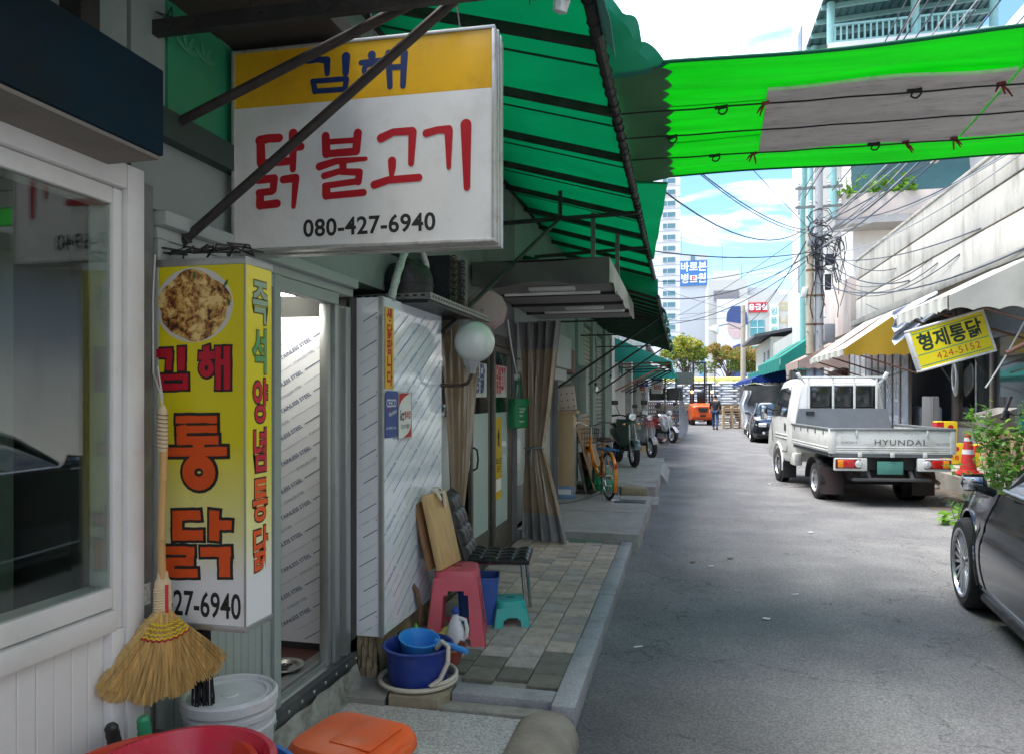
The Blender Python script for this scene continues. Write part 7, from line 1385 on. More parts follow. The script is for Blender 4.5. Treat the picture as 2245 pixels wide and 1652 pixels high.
# rear lamps, plate, bumper, chassis
for s_ in (-1, 1):
    G = MB(); G.box((s_*0.58, -0.98, 0.635), (0.46, 0.08, 0.19), bev=0.015); lh = G.out('lamp_housing', TKW, tk)
    def lamp(x0, x1, m, nm):
        G = MB(); G.box(((x0+x1)/2, -1.025, 0.645), (x1-x0, 0.03, 0.115), bev=0.012, seg=3); G.out(nm, m, lh)
    q = sorted([s_*0.77, s_*0.685]); lamp(q[0], q[1], LAMB, 'amber_lens'); q = sorted([s_*0.685, s_*0.53]); lamp(q[0], q[1], LRED, 'red_lens')
    G = MB(); G.lathe([(0.055, 0), (0.055, 0.015), (0.04, 0.025), (0, 0.028)], 24, (s_*0.475, -1.02, 0.645), (90, 0, 0)); G.out('clear_lens', LCLR, lh)
    G = MB(); G.box((s_*0.62, -1.024, 0.645), (0.36, 0.02, 0.135), bev=0.009, seg=2); G.out('lamp_rim', mat('lamp_rim_red', (0.12, 0.01, 0.01), r=0.3), lh)
    G = MB(); G.sheet(lambda u, v: (s_*(0.5+0.34*u), -0.42-0.03*math.sin(u*4), 0.12+0.42*v), 6, 4, 0.008); G.out('mud_flap', mat('mud_flap_brown', (0.05, 0.035, 0.035), r=0.7), tk)
    G = MB(); G.sheet(lambda u, v: (s_*(0.55+0.3*v), 0.42*math.cos(math.pi*u), 0.3+0.36*math.sin(math.pi*u)), 16, 3, 0.01); G.out('rear_fender', BLKP, tk)
    wheel(tk, (s_*0.73, 0, 0.29), 0.29, 0.17, s_, 0, 0.62, SILV, name='rear_wheel'); wheel(tk, (s_*0.54, 0, 0.29), 0.29, 0.15, s_, 0, 0.62, BLKP, name='inner_wheel'); wheel(tk, (s_*0.735, 2.43, 0.335), 0.335, 0.19, s_, 0, 0.58, SILV, name='front_wheel')
    G = MB(); G.b2((s_*0.6, 1.95, 0.12), (s_*0.84, 1.97, 0.42)); G.out('front_mud_flap', BLKP, tk)
    G = MB(); G.b2((s_*0.66, 1.3, 0.4), (s_*0.8, 1.62, 0.62), 0.02); G.out('cab_step', TKW, tk)
CHAS = mat('chassis_black', (0.02, 0.02, 0.02), r=0.7, dirt=(0.08, 0.06, 0.05), da=0.6, ds=5)
G = MB(); G.b2((-0.42, -0.95, 0.45), (-0.34, 3.2, 0.6)); G.b2((0.34, -0.95, 0.45), (0.42, 3.2, 0.6)); G.b2((-0.6, -0.08, 0.24), (0.6, 0.08, 0.36)); G.b2((-0.45, -0.9, 0.55), (0.45, -0.6, 0.74)); G.b2((-0.5, -0.75, 0.35), (0.3, -0.2, 0.6), 0.06); G.b2((-0.4, 0.4, 0.3), (0.5, 1.8, 0.7)); G.out('chassis', CHAS, tk)
G = MB(); G.beam((-0.55, -0.95, 0.41), (0.55, -0.95, 0.41), 0.07, 0.05, 0.015); G.beam((-0.3, -0.94, 0.41), (-0.3, -0.8, 0.6), 0.05); G.beam((0.3, -0.94, 0.41), (0.3, -0.8, 0.6), 0.05); G.out('rear_bumper', mat('bumper_grey', (0.1, 0.1, 0.1), r=0.5, m=0.4), tk)
G = MB(); G.box((-0.02, -0.975, 0.585), (0.36, 0.012, 0.19), bev=0.004); G.out('licence_plate', mat('plate_green', (0.08, 0.25, 0.21), r=0.6, var=0.1, vs=12), tk)
G = MB(); G.tube([(0.62, -0.4, 0.45), (0.66, -0.7, 0.42), (0.68, -0.9, 0.36)], 0.03, 10); G.out('exhaust', mat('rusty_band', (0, 0, 0)), tk)
G = MB(); G.box((-0.33, 1.52, 1.5), (0.2, 0.12, 0.1), bev=0.03); G.out('yellow_bundle', mat('rag_yellow', (0, 0, 0)), cab)

# ---- saloon cars ----
def lerp_tab(tab, x):
    if x <= tab[0][0]: return tab[0][1]
    for (a, p), (b, q) in zip(tab, tab[1:]):
        if x <= b:
            t = (x-a)/(b-a); t = t*t*(3-2*t); return p+(q-p)*t
    return tab[-1][1]
def saloon(name, label, loc, rz, paint, spokes, simple=False):
    t = thing(name, label, 'car', loc, rz)
    WB_, r = 2.9, 0.345
    yf, yr = 0.86, -WB_-1.05          # nose and tail, front axle at y = 0
    HW = [(yr, 0.72), (yr+0.25, 0.86), (yr+0.8, 0.92), (-1.5, 0.94), (-0.6, 0.935), (0.0, 0.925), (0.45, 0.87), (0.7, 0.76), (yf, 0.52)]
    ZS = [(yr, 0.92), (yr+0.5, 0.985), (-2.6, 0.975), (-0.8, 0.955), (0.0, 0.9), (0.5, 0.82), (yf, 0.72)]
    ZH = [(yr, 0.98), (yr+0.3, 1.04), (yr+0.9, 1.06), (-0.75, 1.03), (0, 0.97), (0.5, 0.86), (yf, 0.72)]
    def zl(y):
        for yw in (0.0, -WB_):
            if abs(y-yw) < 0.405: return r+math.sqrt(0.405**2-(y-yw)**2)*1.0
        return 0.2 if yr+0.3 < y < yf-0.2 else 0.26
    def arch(y): return any(abs(y-yw) < 0.405 for yw in (0.0, -WB_))
    ys = sorted(set([yr+(yf-yr)*i/90 for i in range(91)]+[yw+0.405*math.cos(math.pi*i/18) for yw in (0, -WB_) for i in range(19)]+[-0.4051, 0.4051, -WB_-0.4051, -WB_+0.4051]))
    def hx(y, z):
        k = (z-0.2)/(lerp_tab(ZS, y)-0.2); k = min(max(k, 0), 1)
        b = 0.955+0.06*math.sin(math.pi*min(1, k*1.05)**0.8)-0.055*k*k*k-0.02*math.exp(-((k-0.62)/0.06)**2)*0.6
        return lerp_tab(HW, y)*b
    nz = 14
    for s_ in (-1, 1):
        G = MB(); cols = []
        for y in ys:
            z0 = zl(y); z1 = lerp_tab(ZS, y); cols.append([G.v((s_*hx(y, z0+(z1-z0)*(j/nz)), y, z0+(z1-z0)*(j/nz))) for j in range(nz+1)])
        for a, b in zip(cols, cols[1:]):
            for j in range(nz): G.f([a[j], b[j], b[j+1], a[j+1]])
        # wheel-arch return and sill return
        for i in range(len(ys)-1):
            p, q = cols[i][0].co, cols[i+1][0].co; G.f([cols[i][0], cols[i+1][0], G.v((q.x-s_*0.12, q.y, q.z)), G.v((p.x-s_*0.12, p.y, p.z))])
        G.out('body_side', paint, t, smooth=50)
    G = MB(); rows = []
    for y in ys[::2]:
        zs, zh, hw = lerp_tab(ZS, y), lerp_tab(ZH, y), hx(y, lerp_tab(ZS, y))
        rows.append([G.v((hw*c_, y, zs+(zh-zs)*(1-abs(c_)**2.6)+(0.012*math.exp(-((abs(c_)-0.55)/0.05)**2) if y > -0.7 else 0))) for c_ in [-1, -0.97, -0.9, -0.75, -0.6, -0.5, -0.25, 0, 0.25, 0.5, 0.6, 0.75, 0.9, 0.97, 1]])
    for a, b in zip(rows, rows[1:]):
        for j in range(14): G.f([a[j], a[j+1], b[j+1], b[j]])
    G.out('bonnet_and_deck', paint, t, smooth=50)
    for y, nm in ((yf, 'front_bumper'), (yr, 'rear_bumper')):
        G = MB(); n = 12; rr2 = []
        for j in range(9):
            z = 0.26+(lerp_tab(ZS, y)-0.26)*j/8; bul = 0.06*math.sin(math.pi*j/8); sg_ = 1 if y > 0 else -1
            rr2.append([G.v((hx(y, z)*math.cos(math.pi*i/n), y+sg_*(bul+0.05)*math.sin(math.pi*i/n), z)) for i in range(n+1)])
        for a, b in zip(rr2, rr2[1:]):
            for i in range(n): G.f([a[i], a[i+1], b[i+1], b[i]])
        G.f([rr2[-1][i] for i in range(n+1)]); G.out(nm, paint, t, smooth=50)
    # greenhouse
    G = MB()
    GH = [(-0.62, 1.0, 0.74, 0.74), (-1.05, 1.28, 0.66, 0.72), (-1.5, 1.43, 0.6, 0.76), (-2.1, 1.465, 0.6, 0.77), (-2.7, 1.43, 0.6, 0.76), (-3.2, 1.27, 0.62, 0.72), (-3.55, 1.06, 0.7, 0.7)]
    sec = []
    for y, z, ht, hb in GH:
        zb = 0.97; w0 = hx(y, lerp_tab(ZS, y))-0.04
        sec.append([(-w0, y, zb), (-(w0*0.55+ht*0.45), y, zb+(z-zb)*0.55), (-ht, y, z-(z-zb)*0.08), (-ht*0.8, y, z-0.002), (0, y, z+0.012), (ht*0.8, y, z-0.002), (ht, y, z-(z-zb)*0.08), ((w0*0.55+ht*0.45), y, zb+(z-zb)*0.55), (w0, y, zb)])
    G.loft(sec, cap=False, closed=False); G.out('greenhouse', mat('dark_car_glass', (0, 0, 0)), t, smooth=45)
    G = MB(); G.loft([[(x*1.004, y, z+0.004) for x, y, z in s2[2:7]] for s2 in sec[2:5]], cap=False, closed=False); G.out('roof', paint, t, smooth=45)
    for s_ in (-1, 1):
        for idx in ((0, 1, 2), (4, 5, 6)):
            G = MB(); G.tube([Vector((s_*abs(sec[i][7][0]*0.2+sec[i][6][0]*0.8)+s_*0.006, sec[i][6][1], sec[i][6][2]-0.0)) for i in idx], 0.03, 8); G.out('pillar', paint, t)
        G = MB(); G.tube([Vector((s_*(abs(sec[i][8][0])+0.012), sec[i][8][1], sec[i][8][2]+0.008)) for i in range(7)], 0.012, 6); G.out('window_trim', SILV, t)
        # door seams, handles, sill trim
        for y0 in (-0.62, -1.72, -2.75):
            G = MB(); pts = [(s_*(hx(y0+0.1*math.sin(math.pi*(z-0.25)/0.7), z)+0.0012), y0+0.1*math.sin(math.pi*(z-0.25)/0.7)*(1 if y0 > -1 else 0), z) for z in [0.25+0.7*i/14 for i in range(15)]]; G.tube(pts, 0.005, 5); G.out('door_seam', RUBB, t)
        G = MB(); G.tube([(s_*(hx(y, 0.26)+0.004), y, 0.265+0.01*abs(y+1.4)) for y in [-0.55-1.85*i/12 for i in range(13)]], 0.013, 6); G.out('sill_trim', mat('satin_chrome', (0.35, 0.35, 0.36), r=0.35, m=0.9), t)
        G = MB(); G.tube([(s_*(hx(y, 0.2)-0.01), y, 0.19) for y in [-0.45-1.95*i/12 for i in range(13)]], 0.035, 8); G.out('sill', BLKP, t)
        for y0 in (-1.45, -2.5): G = MB(); G.box((s_*(hx(y0, 0.85)+0.012), y0, 0.85), (0.02, 0.2, 0.025), bev=0.008); G.out('door_handle', paint, t)
        G = MB(); G.loft([[(s_*(0.96+dx_), -0.72+dy, 1.03+dz) for dx_, dz in ((0, -0.05), (0.13, -0.045), (0.15, 0.0), (0.13, 0.06), (0.02, 0.07), (-0.01, 0.0))] for dy in (-0.05, 0.0)] + [[(s_*(0.98+dx_*0.8), -0.67, 1.035+dz*0.7) for dx_, dz in ((0, -0.05), (0.13, -0.045), (0.15, 0.0), (0.13, 0.06), (0.02, 0.07), (-0.01, 0.0))]]); mi = G.out('mirror', paint, t)
        G = MB(); G.tube([(s_*0.9, -0.72, 0.97), (s_*0.98, -0.74, 1.0)], 0.03, 8); G.out('mirror_stalk', BLKP, mi)
        G = MB(); G.box((s_*1.04, -0.775, 1.035), (0.12, 0.008, 0.09), bev=0.003); G.out('mirror_glass', mat('mirror_face', (0, 0, 0)), mi)
        for yw in (0.0, -WB_):
            wheel(t, (s_*0.835, yw, r), r, 0.22, s_, spokes, 0.75)
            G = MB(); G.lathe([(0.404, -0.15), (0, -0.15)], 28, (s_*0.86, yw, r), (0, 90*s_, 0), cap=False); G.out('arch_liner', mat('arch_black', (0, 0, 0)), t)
            G = MB(); G.tube([(s_*(hx(yw+0.41*math.cos(a), r+0.41*math.sin(a))+0.002), yw+0.41*math.cos(a), r+0.41*math.sin(a)) for a in [math.pi*(i/20)*1.12-0.19 for i in range(21)]], 0.012, 6); G.out('arch_lip', paint, t)
        # head and tail lamps
        G = MB(); P = [(s_*(hx(y, z)*1.0+0.006), y+0.012, z) for y, z in ((0.42, 0.70), (0.42, 0.77), (0.62, 0.755), (0.78, 0.715), (0.80, 0.62), (0.66, 0.62))]
        G.f([G.v(p) for p in P]); G.f([G.v((p[0]-s_*0.02, p[1]-0.01, p[2])) for p in P][::-1]); G.out('headlamp', LCLR, t)
        G = MB(); G.box((s_*0.56, yf+0.05, 0.645), (0.3, 0.06, 0.13), (0, 0, -s_*28), 0.03, 3); G.out('headlamp_lens', LCLR, t)
        G = MB(); G.box((s_*0.66, yr+0.04, 0.83), (0.3, 0.06, 0.12), (0, 0, s_*22), 0.02, 2); G.out('tail_lamp', LRED, t)
        G = MB(); G.lathe([(0.05, 0), (0.045, 0.02), (0, 0.025)], 16, (s_*0.52, yf+0.075, 0.37), (-90, 0, 0)); G.out('fog_lamp', LCLR, t)
    G = MB()
    for i in range(9): G.b2((-0.2+i*0.046, yf+0.07, 0.55), (-0.18+i*0.046, yf+0.1, 0.7), 0.004)
    G.b2((-0.25, yf+0.06, 0.7), (0.25, yf+0.11, 0.725), 0.006); G.b2((-0.25, yf+0.06, 0.53), (0.25, yf+0.105, 0.55), 0.006); G.out('grille', SILV, t)
    G = MB(); G.b2((-0.24, yf+0.02, 0.54), (0.24, yf+0.075, 0.72)); G.b2((-0.55, yf-0.02, 0.3), (0.55, yf+0.085, 0.42), 0.01); G.out('grille_backing', BLKP, t)
    G = MB(); G.b2((-0.8, yr+0.2, 0.17), (0.8, yf-0.15, 0.24)); G.out('underbody', CHAS, t)
    return t
GPH = mat('graphite_paint', (0.028, 0.029, 0.032), r=0.22, m=0.55, var=0.03, coat=1.0); BLKC = mat('black_paint', (0.012, 0.013, 0.016), r=0.2, m=0.3, var=0.03, coat=1.0)
saloon('saloon_car', 'dark graphite saloon with multi spoke alloy wheels beside the leafy shrub', (3.04, 6.2, 0), -6, GPH, 10)
saloon('saloon_car', 'black older saloon facing the truck with pale headlamps', (3.36, 27.75, 0), 177, BLKC, 0)

# ---- bicycle ----
def bike_wheel(par, c, r, tw=0.02, n=18):
    G = MB(); c = Vector(c); G.tube([c+Vector((0, math.cos(a)*r, math.sin(a)*r)) for a in [i*2*math.pi/40 for i in range(40)]], tw, 8, closed=True); w_ = G.out('wheel', TYRE, par)
    G = MB(); G.tube([c+Vector((0, math.cos(a)*(r-0.022), math.sin(a)*(r-0.022))) for a in [i*2*math.pi/40 for i in range(40)]], 0.011, 6, closed=True); G.out('rim', SILV, w_)
    G = MB()
    for k in range(n): a = 2*math.pi*k/n; G.tube([c+Vector((0.02*(-1)**k, math.cos(a+0.3)*0.02, math.sin(a+0.3)*0.02)), c+Vector((0, math.cos(a)*(r-0.03), math.sin(a)*(r-0.03)))], 0.0018, 4)
    G.tube([c+Vector((-0.045, 0, 0)), c+Vector((0.045, 0, 0))], 0.018, 10); G.out('spokes', SILV, w_)
    return w_
OFR = mat('bike_orange', (0.75, 0.24, 0.008), r=0.3, coat=0.5, var=0.05)
bk = thing('bicycle', 'orange city bicycle with wire basket standing on the slab', 'bicycle', (-1.0, 10.27, 0.186), 23)
bike_wheel(bk, (0, 0, 0.335), 0.315); bike_wheel(bk, (0, 1.05, 0.335), 0.315)
G = MB(); G.tube([(0, 0.93, 0.72), (0, 0.8, 0.5), (0, 0.6, 0.36), (0, 0.42, 0.29)], 0.024, 10); G.tube([(0, 0.92, 0.62), (0, 0.72, 0.47), (0, 0.5, 0.4)], 0.014, 8); G.tube([(0, 0.42, 0.29), (0, 0.24, 0.78)], 0.018, 10); G.tube([(0, 0.955, 0.6), (0, 0.9, 0.83)], 0.024, 10)
for s_ in (-1, 1): G.tube([(0.05*s_, 0, 0.335), (0.03*s_, 0.42, 0.29)], 0.011, 8); G.tube([(0.05*s_, 0, 0.335), (0.025*s_, 0.26, 0.7)], 0.009, 8)
G.out('frame', OFR, bk)
G = MB()
for s_ in (-1, 1): G.tube([(0.03*s_, 0.955, 0.64), (0.045*s_, 0.99, 0.52), (0.048*s_, 1.05, 0.335)], 0.012, 8)
G.out('fork', OFR, bk)
for cy, a0, a1 in ((0, 40, 215), (1.05, 20, 160)):
    G = MB(); G.sheet(lambda u, v: (0.026*math.sin((v-0.5)*2.4), cy+0.345*math.cos(R(a0+(a1-a0)*u)), 0.335+(0.345+0.012*math.cos((v-0.5)*3))*math.sin(R(a0+(a1-a0)*u))), 30, 6, 0.002); G.out('mudguard', OFR, bk)
G = MB(); G.box((0, -0.34, 0.5), (0.04, 0.02, 0.06), bev=0.008); G.out('reflector', LRED, bk)
G = MB(); G.tube([(0, 0.9, 0.83), (0, 0.88, 0.98), (0, 0.93, 1.0)], 0.013, 8); G.tube([(-0.3, 0.68, 1.03), (-0.26, 0.78, 1.05), (-0.18, 0.88, 1.05), (-0.06, 0.93, 1.0), (0.06, 0.93, 1.0), (0.18, 0.88, 1.05), (0.26, 0.78, 1.05), (0.3, 0.68, 1.03)], 0.011, 8); hbx = G.out('handlebar', CHR, bk)
for s_ in (-1, 1): G = MB(); G.tube([(0.3*s_, 0.69, 1.032), (0.32*s_, 0.58, 1.01)], 0.017, 10); G.out('grip', RUBB, hbx); G = MB(); G.tube([(0.27*s_, 0.77, 1.03), (0.31*s_, 0.7, 0.985)], 0.006, 6); G.out('brake_lever', RUBB, hbx)
G = MB(); G.loft([[(w_*math.cos(a), y, 0.83+h_*math.sin(a)) for a in [i*2*math.pi/12 for i in range(12)]] for y, w_, h_ in ((0.06, 0.06, 0.02), (0.09, 0.11, 0.035), (0.18, 0.12, 0.035), (0.27, 0.06, 0.03), (0.36, 0.03, 0.022), (0.39, 0.015, 0.012))]); G.out('saddle', mat('brown_saddle', (0.09, 0.06, 0.045), r=0.5), bk)
G = MB(); G.tube([(0, 0.235, 0.78), (0, 0.22, 0.82)], 0.014, 8)
for s_ in (-1, 1): G.tube([(0.05*s_, 0.12, 0.8), (0.03*s_, 0.2, 0.78), (0.05*s_, 0.3, 0.8)], 0.004, 5)
G.out('seat_post', CHR, bk)
G = MB()
for s_ in (-1, 1): G.beam((0.06*s_, 0.26, 0.7), (0.06*s_, -0.26, 0.7), 0.012, 0.02); G.tube([(0.05*s_, 0, 0.335), (0.06*s_, -0.12, 0.7)], 0.006, 6)
for y in (-0.24, -0.1, 0.06, 0.2): G.beam((-0.07, y, 0.712), (0.07, y, 0.712), 0.03, 0.012)
G.out('carrier', plastic('carrier_blue', (0.03, 0.18, 0.42)), bk)
G = MB()
bw, bd, bh = 0.32, 0.24, 0.22
for k in range(9):
    x = -bw/2+bw*k/8; G.tube([(x, 0.99, 0.95), (x*0.85, 1.0, 0.73), (x*0.85, 1.2, 0.73), (x, 1.22, 0.95)], 0.0025, 4)
for z in (0.95, 0.88, 0.8): k = 1-(0.95-z)*0.6; G.tube([(-bw/2*k, 0.99, z), (bw/2*k, 0.99, z), (bw/2*k, 1.22, z), (-bw/2*k, 1.22, z)], 0.003, 5, closed=True)
for k in range(5): y = 1.02+0.045*k; G.tube([(-bw/2, y, 0.95), (-bw/2*0.85, y, 0.73), (bw/2*0.85, y, 0.73), (bw/2, y, 0.95)], 0.0025, 4)
G.out('basket', mat('black_rope', (0, 0, 0)), bk)
G = MB(); G.lathe([(0.085, 0), (0.09, 0.004), (0.085, 0.008), (0.05, 0.004)], 24, (0.045, 0.42, 0.29), (0, 90, 0), cap=False)
for a in (60, 240): G.beam((0.06, 0.42, 0.29), (0.065, 0.42+0.16*math.cos(R(a)), 0.29+0.16*math.sin(R(a))), 0.012, 0.02); G.box((0.11, 0.42+0.16*math.cos(R(a)), 0.29+0.16*math.sin(R(a))), (0.08, 0.06, 0.018), bev=0.004)
G.out('crank', CHR, bk)
G = MB(); G.box((0.04, 0.2, 0.32), (0.012, 0.42, 0.07), (4, 0, 0), 0.02); G.out('chain_guard', OFR, bk)
G = MB()
for s_ in (-1, 1): G.tube([(0.05*s_, 0.02, 0.32), (0.1*s_, -0.05, 0.15), (0.13*s_, -0.12, 0.01)], 0.008, 6)
G.tube([(-0.13, -0.12, 0.01), (0.13, -0.12, 0.01)], 0.008, 6); G.out('stand', CHR, bk)

# ---- scooters ----
def scooter(name, label, loc, rz, body, front, basket=None):
    t = thing(name, label, 'scooter', loc, rz); r = 0.255
    for cy in (0, 1.22):
        G = MB(); c = Vector((0, cy, r)); G.lathe([(r*0.66, -0.05), (r*0.9, -0.055), (r, -0.025), (r, 0.025), (r*0.9, 0.055), (r*0.66, 0.05), (r*0.66, -0.05)], 32, c, (0, 90, 0), cap=False); w_ = G.out('wheel', TYRE, t)
        G = MB(); G.lathe([(r*0.67, -0.035), (r*0.67, 0.035), (r*0.6, 0.035), (r*0.6, -0.035), (r*0.67, -0.035)], 28, c, (0, 90, 0), cap=False)
        for k in range(5): a = R(72*k); G.beam(c, c+Vector((0, math.cos(a)*r*0.62, math.sin(a)*r*0.62)), 0.03, 0.03)
        G.out('rim', SILV if cy else BLKP, w_)
    G = MB(); G.sheet(lambda u, v: (0.075*math.sin((v-0.5)*2.6), 1.22+0.3*math.cos(R(20+140*u)), r+(0.29+0.02*math.cos((v-0.5)*3))*math.sin(R(20+140*u))), 16, 6, 0.006); G.out('front_mudguard', front, t)
    G = MB()
    for s_ in (-1, 1): G.tube([(0.07*s_, 1.22, r), (0.065*s_, 1.1, 0.6), (0.05*s_, 1.02, 0.85)], 0.02, 8)
    G.out('fork', SILV, t)
    G = MB(); G.sheet(lambda u, v: (0.24*(v-0.5)*2*(0.75+0.35*math.sin(math.pi*u*0.8)), 1.0-0.18*u-0.12*abs(2*v-1)**2+0.06*math.sin(u*3), 0.4+0.55*u), 14, 12, 0.02); G.out('leg_shield', front, t)
    G = MB(); G.b2((-0.14, 0.55, 0.3), (0.14, 0.95, 0.37), 0.02); G.out('floor', BLKP, t)
    G = MB(); G.loft([[(w_*math.cos(a)*1.0, y, zc+h_*math.sin(a)) for a in [i*2*math.pi/14 for i in range(14)]] for y, zc, w_, h_ in ((-0.32, 0.72, 0.06, 0.04), (-0.2, 0.66, 0.14, 0.1), (0.1, 0.6, 0.17, 0.16), (0.4, 0.52, 0.15, 0.18), (0.58, 0.45, 0.12, 0.14), (0.62, 0.42, 0.06, 0.08))]); G.out('rear_body', body, t)
    G = MB(); G.loft([[(w_*math.cos(a), y, zc+h_*math.sin(a)) for a in [i*2*math.pi/14 for i in range(14)]] for y, zc, w_, h_ in ((-0.25, 0.8, 0.08, 0.03), (-0.15, 0.81, 0.13, 0.05), (0.15, 0.78, 0.14, 0.05), (0.4, 0.74, 0.12, 0.05), (0.5, 0.7, 0.06, 0.03))]); G.out('seat', VIN, t)
    G = MB(); G.box((0.02, 0.1, 0.28), (0.16, 0.4, 0.16), bev=0.03); G.tube([(0.14, 0.2, 0.25), (0.15, -0.1, 0.27), (0.15, -0.35, 0.32)], 0.04, 10); G.out('engine', BLKP, t)
    G = MB(); G.tube([(-0.34, 0.85, 1.02), (-0.2, 0.93, 1.04), (0, 0.96, 0.98), (0.2, 0.93, 1.04), (0.34, 0.85, 1.02)], 0.014, 8); hb_ = G.out('handlebar', BLKP, t)
    for s_ in (-1, 1):
        G = MB(); G.tube([(0.36*s_, 0.84, 1.02), (0.26*s_, 0.89, 1.035)], 0.02, 8); G.out('grip', RUBB, hb_)
        G = MB(); G.tube([(0.22*s_, 0.92, 1.04), (0.28*s_, 0.9, 1.2), (0.3*s_, 0.88, 1.26)], 0.007, 6); G.box((0.31*s_, 0.88, 1.29), (0.14, 0.02, 0.09), bev=0.009, seg=3); G.out('mirror', BLKP, hb_)
    G = MB(); G.lathe([(0.11, 0), (0.12, 0.04), (0.1, 0.1), (0, 0.13)], 20, (0, 0.98, 0.98), (-78, 0, 0), sy=0.8); G.out('handlebar_cowl', front, t)
    G = MB(); G.lathe([(0.075, 0), (0.07, 0.03), (0, 0.045)], 20, (0, 1.08, 1.0), (-84, 0, 0)); G.out('headlamp', LCLR, t)
    for s_ in (-1, 1): G = MB(); G.box((0.15*s_, 1.0, 0.85), (0.07, 0.05, 0.05), bev=0.02); G.out('indicator', LAMB, t)
    if basket:
        G = MB()
        for k in range(8): x = -0.17+0.34*k/7; G.tube([(x, 1.1, 1.0), (x*0.9, 1.12, 0.76), (x*0.9, 1.34, 0.76), (x, 1.38, 1.0)], 0.005, 5)
        for z in (1.0, 0.92, 0.84): G.tube([(-0.17, 1.1, z), (0.17, 1.1, z), (0.17, 1.36, z), (-0.17, 1.36, z)], 0.005, 5, closed=True)
        G.out('basket', basket, t)
    G = MB(); G.tube([(0.1, 0.45, 0.28), (0.16, 0.5, 0.05), (0.17, 0.5, 0.01)], 0.01, 6); G.out('stand', BLKP, t)
    G = MB(); G.box((0, -0.36, 0.6), (0.16, 0.03, 0.08), bev=0.012); G.out('tail_lamp', LRED, t)
    return t
scooter('delivery_scooter', 'dark green delivery scooter with black wheel on the raised slab', (-1.35, 16.0, 0.22), 200, mat('dark_green_paint', (0.02, 0.05, 0.045), r=0.3, coat=0.5), mat('grey_green_paint', (0.05, 0.08, 0.075), r=0.3, coat=0.5))
scooter('delivery_scooter', 'grey scooter with a red wire basket behind the green one', (-1.25, 19.6, 0.1), 205, mat('white_paint', (0.25, 0.25, 0.26), r=0.3, coat=0.5), mat('pale_grey_paint', (0.2, 0.21, 0.22), r=0.3, coat=0.5), basket=mat('red_wire', (0.4, 0.02, 0.03), r=0.4))
scooter('delivery_scooter', 'silver scooter parked before the wrapped crate stack', (-1.0, 25.8, 0.1), 215, mat('black_scooter_paint', (0.02, 0.02, 0.025), r=0.25, coat=0.6), mat('silver_scooter_paint', (0.45, 0.46, 0.47), r=0.25, m=0.5, coat=0.5))

# ---- forklift and sack truck at the end of the lane ----
fk = thing('forklift', 'orange forklift seen from behind with raised black mast', 'forklift', (1.1, 44.4, 0), 4)
FOR = mat('forklift_orange', (0.72, 0.1, 0.015), r=0.35, coat=0.3, dirt=(0.3, 0.08, 0.03), da=0.3)
G = MB(); G.loft([[(-w_, y, z0), (-w_-0.02, y, (z0+z1)/2), (-w_, y, z1), (-w_*0.5, y, z1+0.04), (w_*0.5, y, z1+0.04), (w_, y, z1), (w_+0.02, y, (z0+z1)/2), (w_, y, z0)] for y, w_, z0, z1 in ((-1.0, 0.45, 0.45, 0.95), (-0.9, 0.58, 0.32, 1.05), (-0.6, 0.62, 0.25, 1.12), (-0.2, 0.62, 0.3, 1.1), (0.9, 0.58, 0.35, 0.75))]); cwt = G.out('counterweight', FOR, fk)
G = MB(); Fq = frame((0, -0.99, 0), (1, 0, 0), (0, 0, 1)); G.prism([(-0.26, 0.92), (0.26, 0.92), (0.18, 0.7), (-0.18, 0.7)], 0.06, Fq); G.b2((-0.14, -1.04, 0.45), (0.14, -0.98, 0.55)); G.out('grille', BLKP, cwt)
for s_ in (-1, 1):
    G = MB(); G.box((s_*0.42, -0.97, 0.58), (0.16, 0.05, 0.06), (0, s_*20, 0), 0.01); G.out('hazard_stripe', mat('hazard_yellow', (0.75, 0.45, 0.02), r=0.5), cwt)
    G = MB(); G.beam((s_*0.52, -0.55, 1.05), (s_*0.48, -0.35, 2.15), 0.09, 0.09, 0.01); G.out('rear_post', BLKP, fk); G = MB(); G.beam((s_*0.5, 0.75, 0.7), (s_*0.47, 0.45, 2.15), 0.08, 0.08, 0.01); G.out('front_post', BLKP, fk)
    G = MB(); G.lathe([(0.07, 0), (0.07, 0.04), (0, 0.05)], 16, (s_*0.5, -0.55, 1.75), (90, 0, 0)); G.out('work_lamp', mat('lit_amber', (0.9, 0.3, 0.05), r=0.2, emit=(1, 0.35, 0.08), es=4.0), fk)
    wheel(fk, (s_*0.46, -0.55, 0.27), 0.27, 0.2, s_, 0, 0.5, FOR); wheel(fk, (s_*0.5, 0.85, 0.34), 0.34, 0.25, s_, 0, 0.5, FOR)
    G = MB(); G.beam((s_*0.3, 1.15, 0.15), (s_*0.3, 1.1, 3.4), 0.1, 0.14); G.out('mast_rail', BLKP, fk)
    G = MB()
    for i in range(7): G.beam((s_*0.42, 1.3, 1.4+i*0.28), (s_*0.85, 1.3, 1.4+i*0.28), 0.025)
    G.beam((s_*0.85, 1.3, 1.2), (s_*0.85, 1.3, 3.1), 0.04); G.beam((s_*0.42, 1.3, 1.2), (s_*0.42, 1.3, 3.1), 0.04); G.out('load_guard', DSTEEL, fk)
G = MB()
for i in range(7): G.beam((-0.48, -0.35+i*0.135, 2.17), (0.48, -0.35+i*0.135, 2.17), 0.03, 0.05)
G.beam((-0.49, -0.36, 2.15), (0.49, -0.36, 2.15), 0.1, 0.08); G.beam((-0.49, 0.46, 2.15), (0.49, 0.46, 2.15), 0.08, 0.08); G.beam((-0.46, -0.36, 2.15), (-0.46, 0.46, 2.15), 0.08, 0.06); G.beam((0.46, -0.36, 2.15), (0.46, 0.46, 2.15), 0.08, 0.06); G.out('overhead_guard', BLKP, fk)
